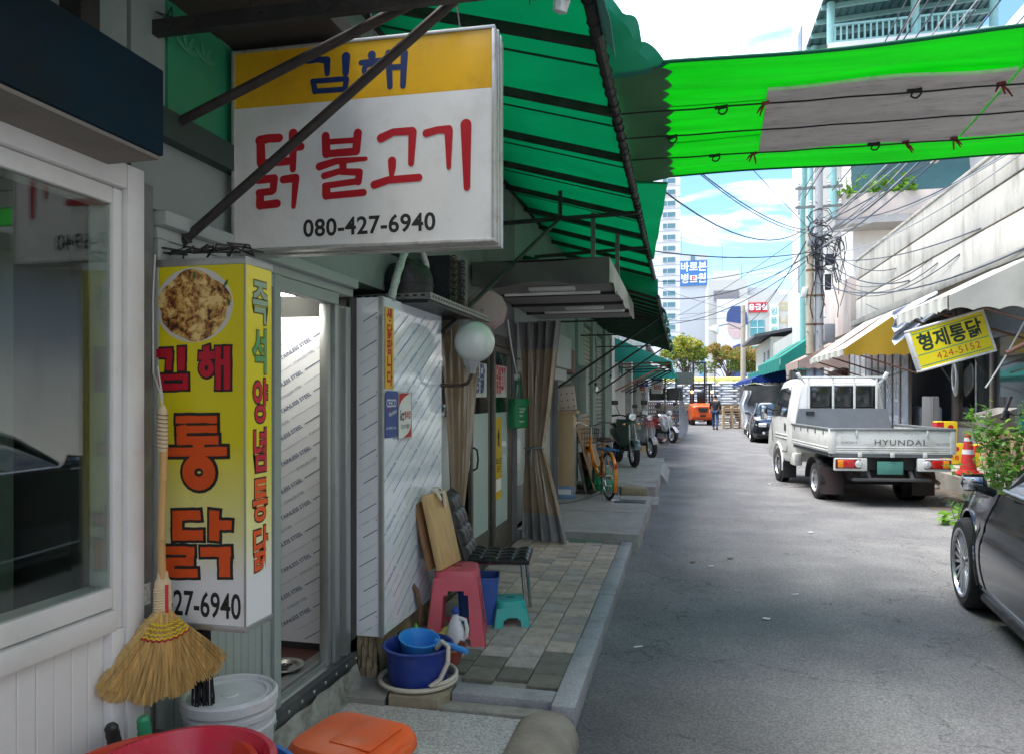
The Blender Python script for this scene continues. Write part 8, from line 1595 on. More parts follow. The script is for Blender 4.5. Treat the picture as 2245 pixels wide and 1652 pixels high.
for z in (1.2, 2.0, 3.35): G = MB(); G.beam((-0.34, 1.12, z), (0.34, 1.12, z), 0.08, 0.1); G.out('mast_crossbar', BLKP, fk)
G = MB(); G.box((0, -0.05, 1.2), (0.45, 0.4, 0.12), bev=0.04); G.box((0, -0.27, 1.5), (0.45, 0.1, 0.5), bev=0.04); G.out('seat', VIN, fk)
G = MB(); G.tube([(0.16*math.cos(a), 0.45+0.05*math.sin(a), 1.5+0.15*math.sin(a)) for a in [i*0.524 for i in range(12)]], 0.015, 6, closed=True); G.out('steering_wheel', BLKP, fk)
fk.scale = (1.13, 1.13, 1.1)
stt = thing('sack_truck', 'flatbed lorry stacked with white sacks across the lane end', 'lorry', (1.4, 50.5, 0))
G = MB(); G.b2((-3.6, -1.1, 0.95), (3.2, 1.1, 1.1), 0.02); G.b2((-3.6, -1.12, 0.75), (3.2, -1.06, 0.96)); G.out('bed', mat('bed_brown', (0.2, 0.15, 0.1), r=0.8), stt)
for x in (-3, -2.2, 2.2): wheel(stt, (x, -0.9, 0.45), 0.45, 0.25, 1) if False else None
for x in (-2.7, -1.7, 2.4):
    G = MB(); G.lathe([(0.44, -0.12), (0.45, 0), (0.44, 0.12), (0, 0.12)], 24, (x, -0.95, 0.45), (90, 0, 0)); G.out('wheel', TYRE, stt)
G = MB(); G.b2((-4.9, -1.1, 0.5), (-3.7, 1.1, 2.6), 0.12); G.out('cab', plastic('lorry_blue', (0.05, 0.1, 0.25)), stt)
G = MB(); G.b2((-3.5, -0.9, 0.5), (3.1, -0.7, 0.75)); G.b2((-3.5, 0.7, 0.5), (3.1, 0.9, 0.75)); G.out('chassis', CHAS, stt)
SACK = mat('white_sack', (0.7, 0.72, 0.75), r=0.5, var=0.1, vs=3, bump=0.6, bs=5, orand=0.06); sk0 = None
random.seed(6)
for row in range(9):
    for c_ in range(6):
        loc = Vector((-3.0+c_*1.1+(0.25 if row % 2 else 0)+rnd(-0.05, 0.05), -0.55+rnd(-0.04, 0.04), 1.1+row*0.17))
        if sk0 is None:
            G = MB(); G.loft([[(0.52*px*(1-0.0), 0.45*py, 0.085+pz*0.09) for px, py, pz in [((1-0.12*abs(q))*math.copysign(1, q2), q, math.copysign((1-abs(q)**4)**0.5 if abs(q) < 1 else 0, q3)) for q, q2, q3 in ((0, s9, 0),)]] for s9 in (1,)]) if False else None
            def pil(u, v, s9): x, y = 2*u-1, 2*v-1; h_ = (max(0, 1-x**6)*max(0, 1-y**6))**0.5; return (0.55*x*(1-0.06*y*y), 0.46*y*(1-0.06*x*x), 0.09+s9*0.095*h_)
            G.sheet(lambda u, v: pil(u, v, 1), 8, 8); G.sheet(lambda u, v: pil(u, v, -1), 8, 8); sk0 = G.out('sack', SACK); tag(sk0, 'bulging white sack stacked on the lorry bed', 'sack', 'white sacks on the lorry'); sk0.location = Vector((1.4, 50.5, 0))+loc
        else:
            c2 = sk0.copy(); COL.objects.link(c2); c2.location = Vector((1.4, 50.5, 0.0))+loc; c2.rotation_euler = (0, 0, rnd(-0.08, 0.08))
bu = thing('bus', 'long bus with a lime yellow roof passing behind the lorry', 'bus', (2, 57, 0))
G = MB(); G.b2((-6, -1.2, 0.4), (6, 1.2, 2.5), 0.08); G.out('body', mat('bus_grey', (0.25, 0.3, 0.33), r=0.4), bu)
G = MB(); G.b2((-6.05, -1.25, 2.5), (6.05, 1.25, 3.1), 0.15); G.out('roof', mat('bus_lime', (0.7, 0.66, 0.18), r=0.4), bu)
for i in range(7): G = MB(); G.b2((-5.7+i*1.63, -1.215, 1.5), (-4.25+i*1.63, -1.2, 2.35), 0.01); G.out('window', mat('dark_pane', (0, 0, 0)), bu)
for x in (-4, 3.8): G = MB(); G.lathe([(0.48, -0.12), (0.5, 0), (0.48, 0.12), (0, 0.12)], 24, (x, -1.15, 0.5), (90, 0, 0)); G.out('wheel', TYRE, bu)

# ================= CLUTTER AROUND THE BICYCLE AND FURTHER DOWN =================
CARD = mat('cardboard', (0.42, 0.28, 0.16), r=0.85, var=0.12, vs=3); PLYW = mat('plywood', (0.3, 0.19, 0.11), r=0.75, var=0.2, vs=3, stretch=(1, 1, 0.2), dirt=(0.15, 0.1, 0.06), da=0.5); TANC = mat('tan_veneer', (0.45, 0.32, 0.18), r=0.5, var=0.1, vs=3, stretch=(1, 1, 0.2))
cb_ = thing('tan_cabinet', 'tall narrow tan cabinet standing by the grey pier', 'cabinet', (-1.66, 10.5, 0.187), 4)
G = MB(); G.b2((-0.14, -0.25, 0), (0.14, 0.25, 1.2), 0.006); G.out('carcass', TANC, cb_)
G = MB(); G.b2((-0.17, -0.28, 1.2), (0.2, 0.28, 1.24), 0.006); G.out('top', TANC, cb_)
for y in (-0.24, 0.005): G = MB(); G.b2((0.14, y, 0.05), (0.155, y+0.235, 1.15), 0.004); d_ = G.out('door', TANC, cb_); G = MB(); G.b2((0.155, y+0.03, 0.15), (0.158, y+0.205, 1.0)); G.out('door_panel', TKG, d_)
pbg = thing('dotted_carrier', 'white dotted paper carrier slumped on the tan cabinet', 'bag', (-1.6, 10.35, 1.427), 10)
G = MB(); G.T = TM((0, 0, 0.19), (18, -8, 0)); G.box((0, 0, 0), (0.24, 0.14, 0.36), bev=0.015); G.out('bag', mat('pale_paper', (0.55, 0.48, 0.42), r=0.8, var=0.05), pbg)
G = MB(); G.T = TM((0, 0, 0.19), (18, -8, 0))
for i in range(9): G.box((-0.08+0.08*(i % 3), -0.071, -0.12+0.1*(i//3)), (0.018, 0.003, 0.018))
G.out('dots', BLKP, pbg)
G = MB(); G.b2((-1.72, 10.2, 0.187), (-1.5, 10.5, 0.36), 0.004); cbx = G.out('blue_carton', mat('carton_blue', (0.18, 0.32, 0.5), r=0.7, var=0.1)); tag(cbx, 'small blue and white carton at the foot of the pier', 'carton')
G = MB(); G.b2((-1.71, 10.197, 0.25), (-1.52, 10.2, 0.32)); G.out('label', mat('paper_white', (0, 0, 0)), cbx)
G = MB(); G.T = frame((-1.28, 10.95, 0.19), (0.05, 1, 0), (-0.3, 0, 1)); G.b2((0, 0, 0), (1.15, 1.12, 0.015), 0.002); tag(G.out('plywood_sheet', PLYW), 'brown plywood sheet leaning against the green wall', 'plywood')
G = MB(); G.T = frame((-1.42, 10.85, 0.19), (0.05, 1, 0), (-0.2, 0, 1)); G.b2((0, 0, 0), (0.9, 0.6, 0.02), 0.002); tag(G.out('dark_board', WOODD), 'dark plank leaning under the plywood', 'board')
G = MB(); G.lathe([(0.1, 0), (0.15, 0.02), (0.15, 0.34), (0.13, 0.34), (0.13, 0.03)], 20, (-1.66, 10.5, 1.95), cap=False); tag(G.out('wall_drum', mat('brown_drum', (0.16, 0.09, 0.07), r=0.6)), 'brown open drum hung on the wall above the cabinet', 'drum')
G = MB(); random.seed(8); G.lathe([(0, 0), (0.2, 0.02), (0.24, 0.12), (0.2, 0.26), (0.12, 0.33), (0.04, 0.36), (0, 0.4)], 12, (-1.22, 11.25, 0.187)); tag(G.out('net_sack', mat('green_net', (0.01, 0.22, 0.1), r=0.6, var=0.5, vs=22, bump=1.0, bs=30)), 'green net sack slumped behind the bicycle', 'sack')
G = MB(); G.tube([(-1.7, 9.6, 0.21), (-1.5, 9.8, 0.205), (-1.3, 10.3, 0.205), (-1.2, 10.9, 0.205), (-1.45, 11.1, 0.21), (-1.65, 10.9, 0.21)], 0.018, 8); tag(G.out('grey_hose', mat('grey_hose', (0.16, 0.16, 0.16), r=0.6)), 'grey hose curling on the slab behind the bicycle', 'hose')
G = MB(); G.box((-0.72, 11.4, 0.17), (0.42, 0.22, 0.15), (0, 3, 8), 0.04); tag(G.out('stone_block', mat('rough_stone', (0, 0, 0))), 'rough buff stone block before the raised slab', 'stone')
G = MB(); G.tube([(-1.3, 7.7, 0.12), (-1.0, 7.66, 0.115), (-0.85, 7.63, 0.115), (-0.95, 7.58, 0.115), (-1.15, 7.6, 0.115)], 0.004, 5); tag(G.out('green_string', plastic('string_green', (0.1, 0.3, 0.2))), 'thin green string by the curtain hem', 'string')
for i, (x, y, z) in enumerate(((-1.45, 12.6, 1.75), (-1.55, 16.4, 2.0))):
    t = thing('bare_bulb', ('bare hanging bulb by the mint pier' if i == 0 else 'bare hanging bulb between the shutters'), 'bulb', (x, y, z)); G = MB(); G.lathe([(0, -0.06), (0.045, -0.03), (0.05, 0.0), (0.03, 0.05), (0.018, 0.07)], 14); G.out('glass', LCLR, t); G = MB(); G.lathe([(0.022, 0.06), (0.022, 0.12), (0, 0.12)], 10); G.tube([(0, 0, 0.12), (0.01, 0, 0.5), (0, 0, 0.9)], 0.006, 5); G.out('socket', BLKP, t)
random.seed(12)
for i, (x, y, z, w_, h_, a, lab) in enumerate(((-1.0, 20.6, 0.1, 0.5, 0.8, 35, 'flattened cardboard leaning by the red basket scooter'), (-0.95, 21.3, 0.1, 0.45, 0.6, 60, 'brown cardboard sheet propped near the silver scooter'))):
    G = MB(); G.T = TM((x, y, z), (-28, 0, a)); G.b2((-w_/2, 0, 0), (w_/2, 0.05, h_), 0.004); tag(G.out('cardboard', CARD), lab, 'cardboard')
G = MB(); G.b2((-1.6, 17.7, 0.1), (-1.3, 17.9, 1.0), 0.01); sgb = G.out('price_board', WHTP); tag(sgb, 'white and blue standing board behind the green scooter', 'board')
G = MB(); G.b2((-1.58, 17.695, 0.15), (-1.5, 17.7, 0.95)); G.out('blue_stripe', BLUM, sgb)
# projecting mill signs
vs_ = thing('mill_sign', 'white vertical sign with blue block and mill lettering', 'sign', (-1.2, 23.8, 1.2), world=True)
G = MB(); G.b2((-1.42, 23.8, 1.18), (-1.06, 23.95, 2.16), 0.01); G.out('panel', WHP, vs_)
Fv = frame((-1.24, 23.797, 1.2), (1, 0, 0), (0, 0, 1))
G = MB(); G.b2((-1.42, 23.795, 1.96), (-1.06, 23.8, 2.16)); G.out('blue_block', mat('sign_blue', (0.02, 0.06, 0.3)), vs_)
G = MB(); text(G, '동부', Fv @ TM((0, 0.86, 0.004)), 0.17, 0.02); G.out('white_lettering', mat('print_white', (0, 0, 0)), vs_, smooth=None)
G = MB(); text(G, '떡', Fv @ TM((0, 0.66, 0.001)), 0.2, 0.03); G.out('red_lettering', mat('print_red', (0, 0, 0)), vs_, smooth=None)
G = MB()
for i, c_ in enumerate('방앗간'): text(G, c_, Fv @ TM((0.04, 0.48-i*0.17, 0.001)), 0.17, 0.015)
G.out('lettering', PNAVY, vs_, smooth=None)
v2 = thing('price_sign', 'white sign with red numerals behind the mill sign', 'sign', (-0.85, 27.4, 1.7), world=True)
G = MB(); G.b2((-1.1, 27.4, 1.75), (-0.68, 27.5, 2.42), 0.01); G.out('panel', WHP, v2)
G = MB(); text(G, '600', frame((-0.88, 27.397, 1.98), (1, 0, 0), (0, 0, 1)), 0.22, 0.02, 0.8); G.out('red_lettering', mat('print_red', (0, 0, 0)), v2, smooth=None)
G = MB(); G.b2((-1.08, 27.395, 2.22), (-0.7, 27.399, 2.38)); G.out('blue_block', mat('sign_blue', (0, 0, 0)), v2)
# crate stack with tarps and wrap
CRT = mat('tray_white', (0.5, 0.48, 0.47), r=0.6, var=0.25, vs=12, orand=0.12); CRR = mat('tray_pinkish', (0.5, 0.34, 0.34), r=0.6, var=0.25, vs=12, orand=0.12)
c0 = {}
for col in range(2):
    for row in range(9):
        k = 1 if row % 3 == 2 else 0; loc = (-0.98+col*0.62+rnd(-0.02, 0.02), 28.9+rnd(-0.03, 0.03), 0.1+row*0.15)
        if k not in c0:
            t = thing('tray_crate', '', 'crate', loc, 0, 'trays stacked under the grey tarps')
            G = MB(); G.b2((-0.29, -0.3, 0.0), (0.29, 0.3, 0.02)); G.b2((-0.29, -0.3, 0.11), (0.29, -0.28, 0.14)); G.b2((-0.29, 0.28, 0.11), (0.29, 0.3, 0.14)); G.b2((-0.29, -0.28, 0.11), (-0.27, 0.28, 0.14)); G.b2((0.27, -0.28, 0.11), (0.29, 0.28, 0.14)); G.out('rim', CRR if k else CRT, t)
            for s_ in (-1, 1):
                G = MB()
                for i in range(8): G.b2((-0.28+i*0.078, s_*0.29-0.008, 0.02), (-0.255+i*0.078, s_*0.29+0.008, 0.11))
                G.out('slat_side', CRR if k else CRT, t)
            c0[k] = t
        else: t = dup(c0[k], loc)
        t['label'] = 'pinkish slatted tray in the stack under the tarp' if k else 'white slatted tray in the stack under the tarp'
for i, x in enumerate((-1.22, -0.58)):
    G = MB(); G.sheet(lambda u, v: (x+0.6*u+0.01*math.sin(v*9), 28.55-0.02*math.sin(u*8)*(1-v), 1.5+0.46*v), 12, 8, 0.006); G.sheet(lambda u, v: (x+0.6*u, 28.55+0.7*v, 1.96-0.03*math.sin(u*6+v*3)), 8, 8, 0.006); tag(G.out('grey_tarp', mat('grey_tarpaulin', (0, 0, 0))), 'dark grey tarp over the tray stack, the one %s' % ('by the mill sign' if i == 0 else 'beside the clear wrap'), 'tarp')
G = MB(); G.sheet(lambda u, v: (-0.1+0.25*u+0.1*math.sin(v*5)*u, 28.5+0.5*math.sin(u*3), 0.1+1.75*v-0.1*u*v), 14, 20, 0.004)
wm = mat('clear_wrap', (0.8, 0.81, 0.84), r=0.25, bump=0.6, bs=6, coat=0.3); wm.node_tree.nodes['Principled BSDF'].inputs['Alpha'].default_value = 0.7
tag(G.out('plastic_wrap', wm), 'sagging clear plastic wrap hanging off the tray stack', 'wrap')
G = MB(); G.tube([(-0.62, 28.4, 0.1), (-0.62, 28.4, 2.6)], 0.03, 8); tag(G.out('grey_pipe_post', GSTEEL), 'thin grey pipe post in front of the tray stack', 'post')
random.seed(14); rb = thing('litter_heap', 'heap of pink and white litter by the silver scooter', 'litter', (-0.5, 26.6, 0))
for i in range(16): G = MB(); G.box((rnd(-0.3, 0.35), rnd(-0.5, 0.5), rnd(0.03, 0.14)), (rnd(0.1, 0.25), rnd(0.08, 0.2), 0.04), (rnd(-30, 30), rnd(-30, 30), rnd(0, 180)), 0.01, 1); G.out('scrap', (mat('pink_scrap', (0.5, 0.15, 0.15)), mat('paper_white', (0, 0, 0)), CARD)[i % 3], rb)

# ================= RIGHT SIDE CLUTTER =================
cn = thing('traffic_cone', 'red traffic cone with white bands on the stone ledge', 'cone', (4.74, 13.84, 0.315))
CNR = plastic('cone_red', (0.55, 0.035, 0.03), r=0.5)
G = MB(); G.loft([rr(0.38, 0.38, 0, 0.05), rr(0.37, 0.37, 0.035, 0.05)]); G.lathe([(0.16, 0.035), (0.15, 0.07), (0.13, 0.075), (0.045, 0.66), (0.035, 0.7), (0.03, 0.72), (0, 0.72)], 28); G.out('body', CNR, cn)
for z0, z1 in ((0.34, 0.42), (0.56, 0.62)):
    f_ = lambda z: 0.13+(0.045-0.13)*(z-0.075)/0.585+0.003
    G = MB(); G.lathe([(f_(z0), z0), (f_(z1), z1)], 28, cap=False); G.out('reflective_band', mat('cone_white', (0.7, 0.7, 0.68), r=0.5, dirt=(0.4, 0.35, 0.3), da=0.5), cn)
YBX = mat('yellow_carton', (0.72, 0.52, 0.02), r=0.55, var=0.06)
for i, (x, y, z, lab) in enumerate(((5.2, 16.05, 0.31, 'yellow carton under another behind the cone'), (5.1, 16.1, 0.73, 'yellow carton stacked on top beside the grey board'), (5.58, 15.6, 0.31, 'yellow carton standing alone to the rear of the cone'))):
    t = thing('yellow_carton', lab, 'carton', (x, y, z), -8+6*i); G = MB(); G.box((0, 0, 0.205), (0.36, 0.3, 0.41), bev=0.006); G.out('box', YBX, t)
    G = MB(); G.b2((-0.182, -0.152, 0.28), (-0.06, -0.1505, 0.4)); G.b2((-0.1825, -0.15, 0.02), (-0.1805, 0.15, 0.39)); G.lathe([(0.05, 0.001), (0.05, 0)], 16, (0.06, -0.1508, 0.3), (90, 0, 0)); text(G, '기름', frame((0.02, -0.1515, 0.12), (1, 0, 0), (0, 0, 1)), 0.1, 0.02); G.out('red_print', mat('print_red', (0, 0, 0)), t, smooth=None)
G = MB(); G.T = TM((5.15, 16.95, 0.31), (-8, 0, -20)); G.b2((-0.22, 0, 0), (-0.005, 0.04, 1.34), 0.01); G.T = TM((5.15, 16.95, 0.31), (-8, 0, 8)); G.b2((0.0, 0, 0), (0.2, 0.04, 1.34), 0.01); tag(G.out('grey_folding_board', mat('grey_foam', (0.14, 0.14, 0.145), r=0.8)), 'grey folded foam board standing behind the truck gate', 'board')
G = MB(); G.b2((5.35, 14.4, 0.31), (5.8, 15.1, 1.0), 0.01); tag(G.out('brown_carton', CARD), 'large brown carton under the clear tub', 'carton')
G = MB(); G.b2((5.4, 13.2, 0.31), (5.8, 13.9, 0.98), 0.01); tag(G.out('brown_carton', CARD), 'brown carton under the teal tub', 'carton')
def tub(loc, s_, m, lab, rot=(0, 0, 0)):
    G = MB(); G.T = TM(loc, rot); G.loft([rr(0.34*s_, 0.28*s_, 0, 0.06), rr(0.46*s_, 0.38*s_, 0.26*s_, 0.08), rr(0.49*s_, 0.41*s_, 0.265*s_, 0.08), rr(0.49*s_, 0.41*s_, 0.28*s_, 0.08), rr(0.45*s_, 0.37*s_, 0.28*s_, 0.08), rr(0.32*s_, 0.26*s_, 0.02, 0.06)]); tag(G.out('storage_tub', m), lab, 'tub')
tub((5.5, 14.7, 1.02), 1.25, mat('clear_tub', (0.5, 0.47, 0.43), r=0.35), 'milky storage tub tipped on the brown carton', (0, -14, 20)); tub((5.6, 13.5, 0.99), 1.1, plastic('teal_tub', (0.02, 0.27, 0.25)), 'teal storage tub on the carton by the shrub', (0, 4, -10))
ow = thing('old_wheel', 'old bicycle wheel leaning on the cartons', 'wheel', (5.3, 13.6, 0.32), 70)
G = MB(); G.tube([(0.15*math.sin(a)*0.6, 0.3*math.cos(a), 0.31+0.3*math.sin(a)) for a in [i*2*math.pi/32 for i in range(32)]], 0.022, 8, closed=True); G.out('tyre', TYRE, ow)
G = MB()
for k in range(14): a = 2*math.pi*k/14; G.tube([(0, 0, 0.31), (0.15*math.sin(a)*0.57, 0.285*math.cos(a), 0.31+0.285*math.sin(a))], 0.003, 4)
G.out('spokes', BLKP, ow)
G = MB(); G.tube([(5.35, 14.1, 1.25), (5.5, 14.3, 1.45), (5.62, 14.45, 1.62)], 0.03, 8); G.tube([(5.45, 14.2, 1.35), (5.6, 14.1, 1.3), (5.66, 14.0, 1.4)], 0.022, 8); G.b2((5.4, 14.12, 1.2), (5.48, 14.2, 1.4), 0.02); tag(G.out('black_handlebar', BLKP), 'black handlebar stem poking out of the tub', 'handlebar')
# leafy shrub in a planter
sh = thing('leafy_shrub', 'bright green leafy shrub beside the graphite car', 'shrub', (4.05, 10.7, 0.08), world=True)
def leafmat(n, c, tcol):
    return cloth(n, c, tcol, 0.35, r=0.45, var=0.25, vs=6)
LF = [leafmat('leaf_bright', (0.13, 0.26, 0.03), (0.2, 0.42, 0.03)), leafmat('leaf_mid', (0.07, 0.17, 0.035), (0.12, 0.3, 0.03)), leafmat('leaf_grey', (0.12, 0.19, 0.1), (0.12, 0.24, 0.08))]
def leaf_mesh(G, M, L_=0.075, W_=0.05):
    T0_ = G.T; G.T = T0_ @ M
    mid = [G.v((0, y*L_, -0.10*L_*math.sin(y*2.4))) for y in (0, 0.3, 0.65, 1.0)]
    for s_ in (-1, 1):
        ed = [G.v((s_*W_/2*w, y*L_, 0.12*W_-0.10*L_*math.sin(y*2.4))) for y, w in ((0.12, 0.55), (0.38, 1.0), (0.72, 0.62))]
        G.f([mid[0], ed[0], mid[1]]); G.f([mid[1], ed[0], ed[1]]); G.f([mid[1], ed[1], mid[2]]); G.f([mid[2], ed[1], ed[2]]); G.f([mid[2], ed[2], mid[3]])
    G.T = T0_
lb = []
for k in range(3): G = MB(); leaf_mesh(G, Matrix.Identity(4), *((0.085, 0.062), (0.075, 0.055), (0.11, 0.06))[k]); o = G.out('leaf', LF[k], sh, local=True, smooth=60); lb.append(o); o.location = WORLD[sh.name] @ Vector((4.1, 10.6, 0.9+0.1*k))
random.seed(41); stems = []
for i in range(34):
    b = Vector((4.1+rnd(-0.15, 0.3), 10.65+rnd(-0.3, 0.3), 0.1)); a = rnd(0, 6.28); L_ = rnd(0.6, 1.5); lean = rnd(0.15, 0.75)
    tip = b+Vector((math.cos(a)*lean*0.9, math.sin(a)*lean, L_)); stems.append((b, tip))
stems += [(Vector((4.2, 10.7, 0.85)), Vector((3.72, 10.9, 1.12))), (Vector((4.2, 10.8, 0.9)), Vector((3.85, 11.0, 1.2))), (Vector((4.3, 10.7, 0.9)), Vector((4.55, 11.0, 1.6))), (Vector((4.3, 10.7, 0.9)), Vector((4.4, 10.6, 1.65)))]
cnt = 0; GX = MB()
for b, tip in stems:
    G = MB(); mid_ = b.lerp(tip, 0.5)+Vector((0, 0, 0.12)); pts = [b, mid_, tip]; G.tube(pts, [0.006, 0.005, 0.002], 5); G.out('stem', mat('stem_green', (0.12, 0.14, 0.05), r=0.7), sh)
    n = 34
    for j in range(n):
        t_ = 0.12+0.88*j/n; p = b.lerp(mid_, t_*2) if t_ < 0.5 else mid_.lerp(tip, t_*2-1); p = p+Vector((rnd(-0.07, 0.07), rnd(-0.07, 0.07), rnd(-0.05, 0.05)))
        rot = (rnd(-0.9, 0.6), rnd(-0.5, 0.5), rnd(0, 6.28)); k = 0 if (p.z > 0.75 and random.random() < 0.75) else (1 if p.z > 0.45 else 2); s_ = rnd(0.7, 1.25)
        if j % 3 == 0 and cnt < 297: inst(lb[k], 'leaf', sh, p, rot, s_); cnt += 1
        else: leaf_mesh(GX, TM(p, [math.degrees(q) for q in rot], s_), 0.08, 0.055)
struct(GX.out('foliage', LF[1], sh, smooth=60), 'stuff')
G = MB(); G.b2((3.9, 10.25, -0.01), (4.42, 11.1, 0.28), 0.02); G.out('planter', mat('planter_foam', (0.3, 0.28, 0.25), r=0.8), sh)
for nm, lab, loc, n_ in (('weed_clump', 'broad grey green weeds spilling over the ledge end', (3.78, 10.75, 0.02), 60), ('weed_clump', 'small weeds growing at the foot of the graphite car nose', (3.4, 10.3, 0.0), 34)):
    GX = MB(); random.seed(n_)
    for i in range(n_): a = rnd(0, 6.28); r_ = rnd(0, 0.4 if n_ > 40 else 0.25); leaf_mesh(GX, TM((loc[0]+r_*math.cos(a)*0.8, loc[1]+r_*math.sin(a), loc[2]+rnd(0.03, 0.45 if n_ > 40 else 0.2)*(1-r_)), (rnd(-50, 20), rnd(-25, 25), rnd(0, 360)), rnd(0.9, 1.6)), 0.11, 0.05)
    for i in range(8): a = rnd(0, 6.28); GX.tube([(loc[0], loc[1], loc[2]), (loc[0]+0.15*math.cos(a), loc[1]+0.15*math.sin(a), loc[2]+0.3)], 0.004, 4)
    tag(GX.out(nm, LF[2] if n_ > 40 else LF[0], smooth=60), lab, 'weeds')
GX = MB(); random.seed(77)
for i in range(130): leaf_mesh(GX, TM((5.6+rnd(0, 2.6), 28.9+rnd(-0.2, 0.3), 9.0+abs(rnd(-0.1, 0.9))*abs(math.sin(i))), (rnd(-50, 50), rnd(-40, 40), rnd(0, 360)), rnd(2.4, 4.2)), 0.08, 0.06)
for i in range(10): x = 5.7+i*0.26; GX.tube([(x, 29.0, 8.6), (x+rnd(-0.2, 0.2), 28.95, 9.7)], 0.012, 4)
tag(GX.out('balcony_plant', LF[0], smooth=60), 'green plants growing along the pink balcony parapet', 'plants')
# load under a dark tarp, behind the black saloon
tl = thing('tarped_load', 'cart load covered by a dark grey tarp behind the black car', 'load', (3.2, 33, 0), world=True)
G = MB(); G.sheet(lambda u, v: (2.55+1.5*u+0.04*math.sin(v*9), 31.8-0.03*math.sin(u*11)*(1-v), 1.35+0.75*v-0.05*math.sin(u*7)*(1-v)), 16, 8, 0.01); G.sheet(lambda u, v: (2.55+1.5*u, 31.8+2.6*v, 2.1+0.08*math.sin(u*6+v*5)), 12, 12, 0.01); G.sheet(lambda u, v: (2.55+0.04*math.sin(u*13), 31.8+2.6*u, 1.35+0.75*v), 16, 6, 0.01); G.out('tarp', mat('grey_tarpaulin', (0, 0, 0)), tl)
G = MB(); G.b2((2.6, 31.9, 0.25), (4.0, 34.3, 1.5), 0.05); G.out('load', mat('pale_load', (0.5, 0.5, 0.5), r=0.7, var=0.2), tl)
G = MB(); G.sheet(lambda u, v: (2.42+0.3*u+0.08*math.sin(v*8), 31.7+0.1*math.sin(u*9), 0.4+1.5*v), 8, 16, 0.006); G.out('pale_sheet', wm, tl)
G = MB(); G.b2((2.7, 31.75, 0.0), (3.9, 34.2, 0.25)); G.out('cart', CHAS, tl)
for k in range(9):
    pal = None
    G = MB()
    for i in range(5): G.b2((2.05, 39+i*0.22, 0.0+k*0.13), (3.0, 39.12+i*0.22, 0.025+k*0.13))
    for x in (2.05, 2.48, 2.9): G.b2((x, 39, 0.026+k*0.13), (x+0.1, 40.0, 0.11+k*0.13))
    tag(G.out('wooden_pallet', mat('pallet_wood', (0.45, 0.33, 0.2), r=0.85, var=0.2, orand=0.1)), 'worn wooden pallet in the stack beside the lane', 'pallet', 'stacked pallets by the blue awning')
# ================= PERSON =================
def skin_mesh(name, V, E, Rr, m, parent, root=0, sub=2):
    me = bpy.data.meshes.new(name); me.from_pydata(V, E, []); o = bpy.data.objects.new(name, me); COL.objects.link(o)
    md = o.modifiers.new('s', 'SKIN'); md.use_smooth_shade = True
    sv = me.skin_vertices[0].data
    for i, r_ in enumerate(Rr): sv[i].radius = r_ if hasattr(r_, '__len__') else (r_, r_)
    for i in range(len(V)): sv[i].use_root = (i == root)
    o.modifiers.new('d', 'SUBSURF').levels = sub; o.modifiers['d'].render_levels = sub
    ev = bpy.data.meshes.new_from_object(o.evaluated_get(bpy.context.evaluated_depsgraph_get())); bpy.data.objects.remove(o)
    ev.materials.clear(); ev.materials.append(m); o2 = bpy.data.objects.new(name, ev); COL.objects.link(o2); o2.parent = parent
    for p in ev.polygons: p.use_smooth = True
    return o2
pn = thing('person', 'walking person in black top and blue jeans seen from behind', 'person', (1.62, 37.9, 0), -12)
SKN = mat('skin_tone', (0.45, 0.26, 0.18), r=0.5, var=0.05)
V = [(0, 0, 0.96), (0, 0.01, 1.15), (0, 0.02, 1.38), (0, 0.03, 1.46), (0, 0.04, 1.53), (0, 0.06, 1.62),
     (0.18, 0.01, 1.4), (0.25, -0.02, 1.14), (0.24, 0.07, 0.9), (0.24, 0.1, 0.82), (-0.18, 0.01, 1.4), (-0.24, 0.05, 1.15), (-0.25, 0.0, 0.9), (-0.25, 0.0, 0.82),
     (0.09, 0.0, 0.9), (0.12, -0.06, 0.5), (0.14, -0.3, 0.14), (0.14, -0.24, 0.06), (-0.09, 0.0, 0.9), (-0.1, 0.16, 0.5), (-0.1, 0.14, 0.1), (-0.1, 0.26, 0.04)]
E_ = [(0, 1), (1, 2), (2, 3), (3, 4), (4, 5), (2, 6), (6, 7), (7, 8), (8, 9), (2, 10), (10, 11), (11, 12), (12, 13), (0, 14), (14, 15), (15, 16), (16, 17), (0, 18), (18, 19), (19, 20), (20, 21)]
Rr = [(0.14, 0.1), (0.14, 0.1), (0.17, 0.11), 0.06, 0.065, (0.085, 0.11), 0.06, 0.046, 0.034, 0.036, 0.06, 0.046, 0.034, 0.036, 0.085, 0.058, 0.042, 0.05, 0.085, 0.058, 0.042, 0.05]
body = skin_mesh('body', V, E_, Rr, SKN, pn)
tv = [0, 1, 2, 6, 7, 10, 11]; skin_mesh('black_top', [V[i] for i in tv]+[(0.245, 0.02, 1.0), (-0.247, 0.02, 1.0), (0, 0, 0.88)], [(0, 1), (1, 2), (2, 3), (3, 4), (4, 7), (2, 5), (5, 6), (6, 8), (0, 9)], [(0.165, 0.125), (0.165, 0.125), (0.19, 0.13), 0.078, 0.062, 0.078, 0.062, 0.05, 0.05, (0.16, 0.12)], mat('black_jacket', (0.018, 0.018, 0.022), r=0.8), pn)
jv = [0, 14, 15, 16, 18, 19, 20]; skin_mesh('blue_jeans', [V[i] for i in jv], [(0, 1), (1, 2), (2, 3), (0, 4), (4, 5), (5, 6)], [(0.15, 0.11), 0.1, 0.075, 0.062, 0.1, 0.075, 0.062], mat('denim', (0.03, 0.06, 0.13), r=0.85), pn)
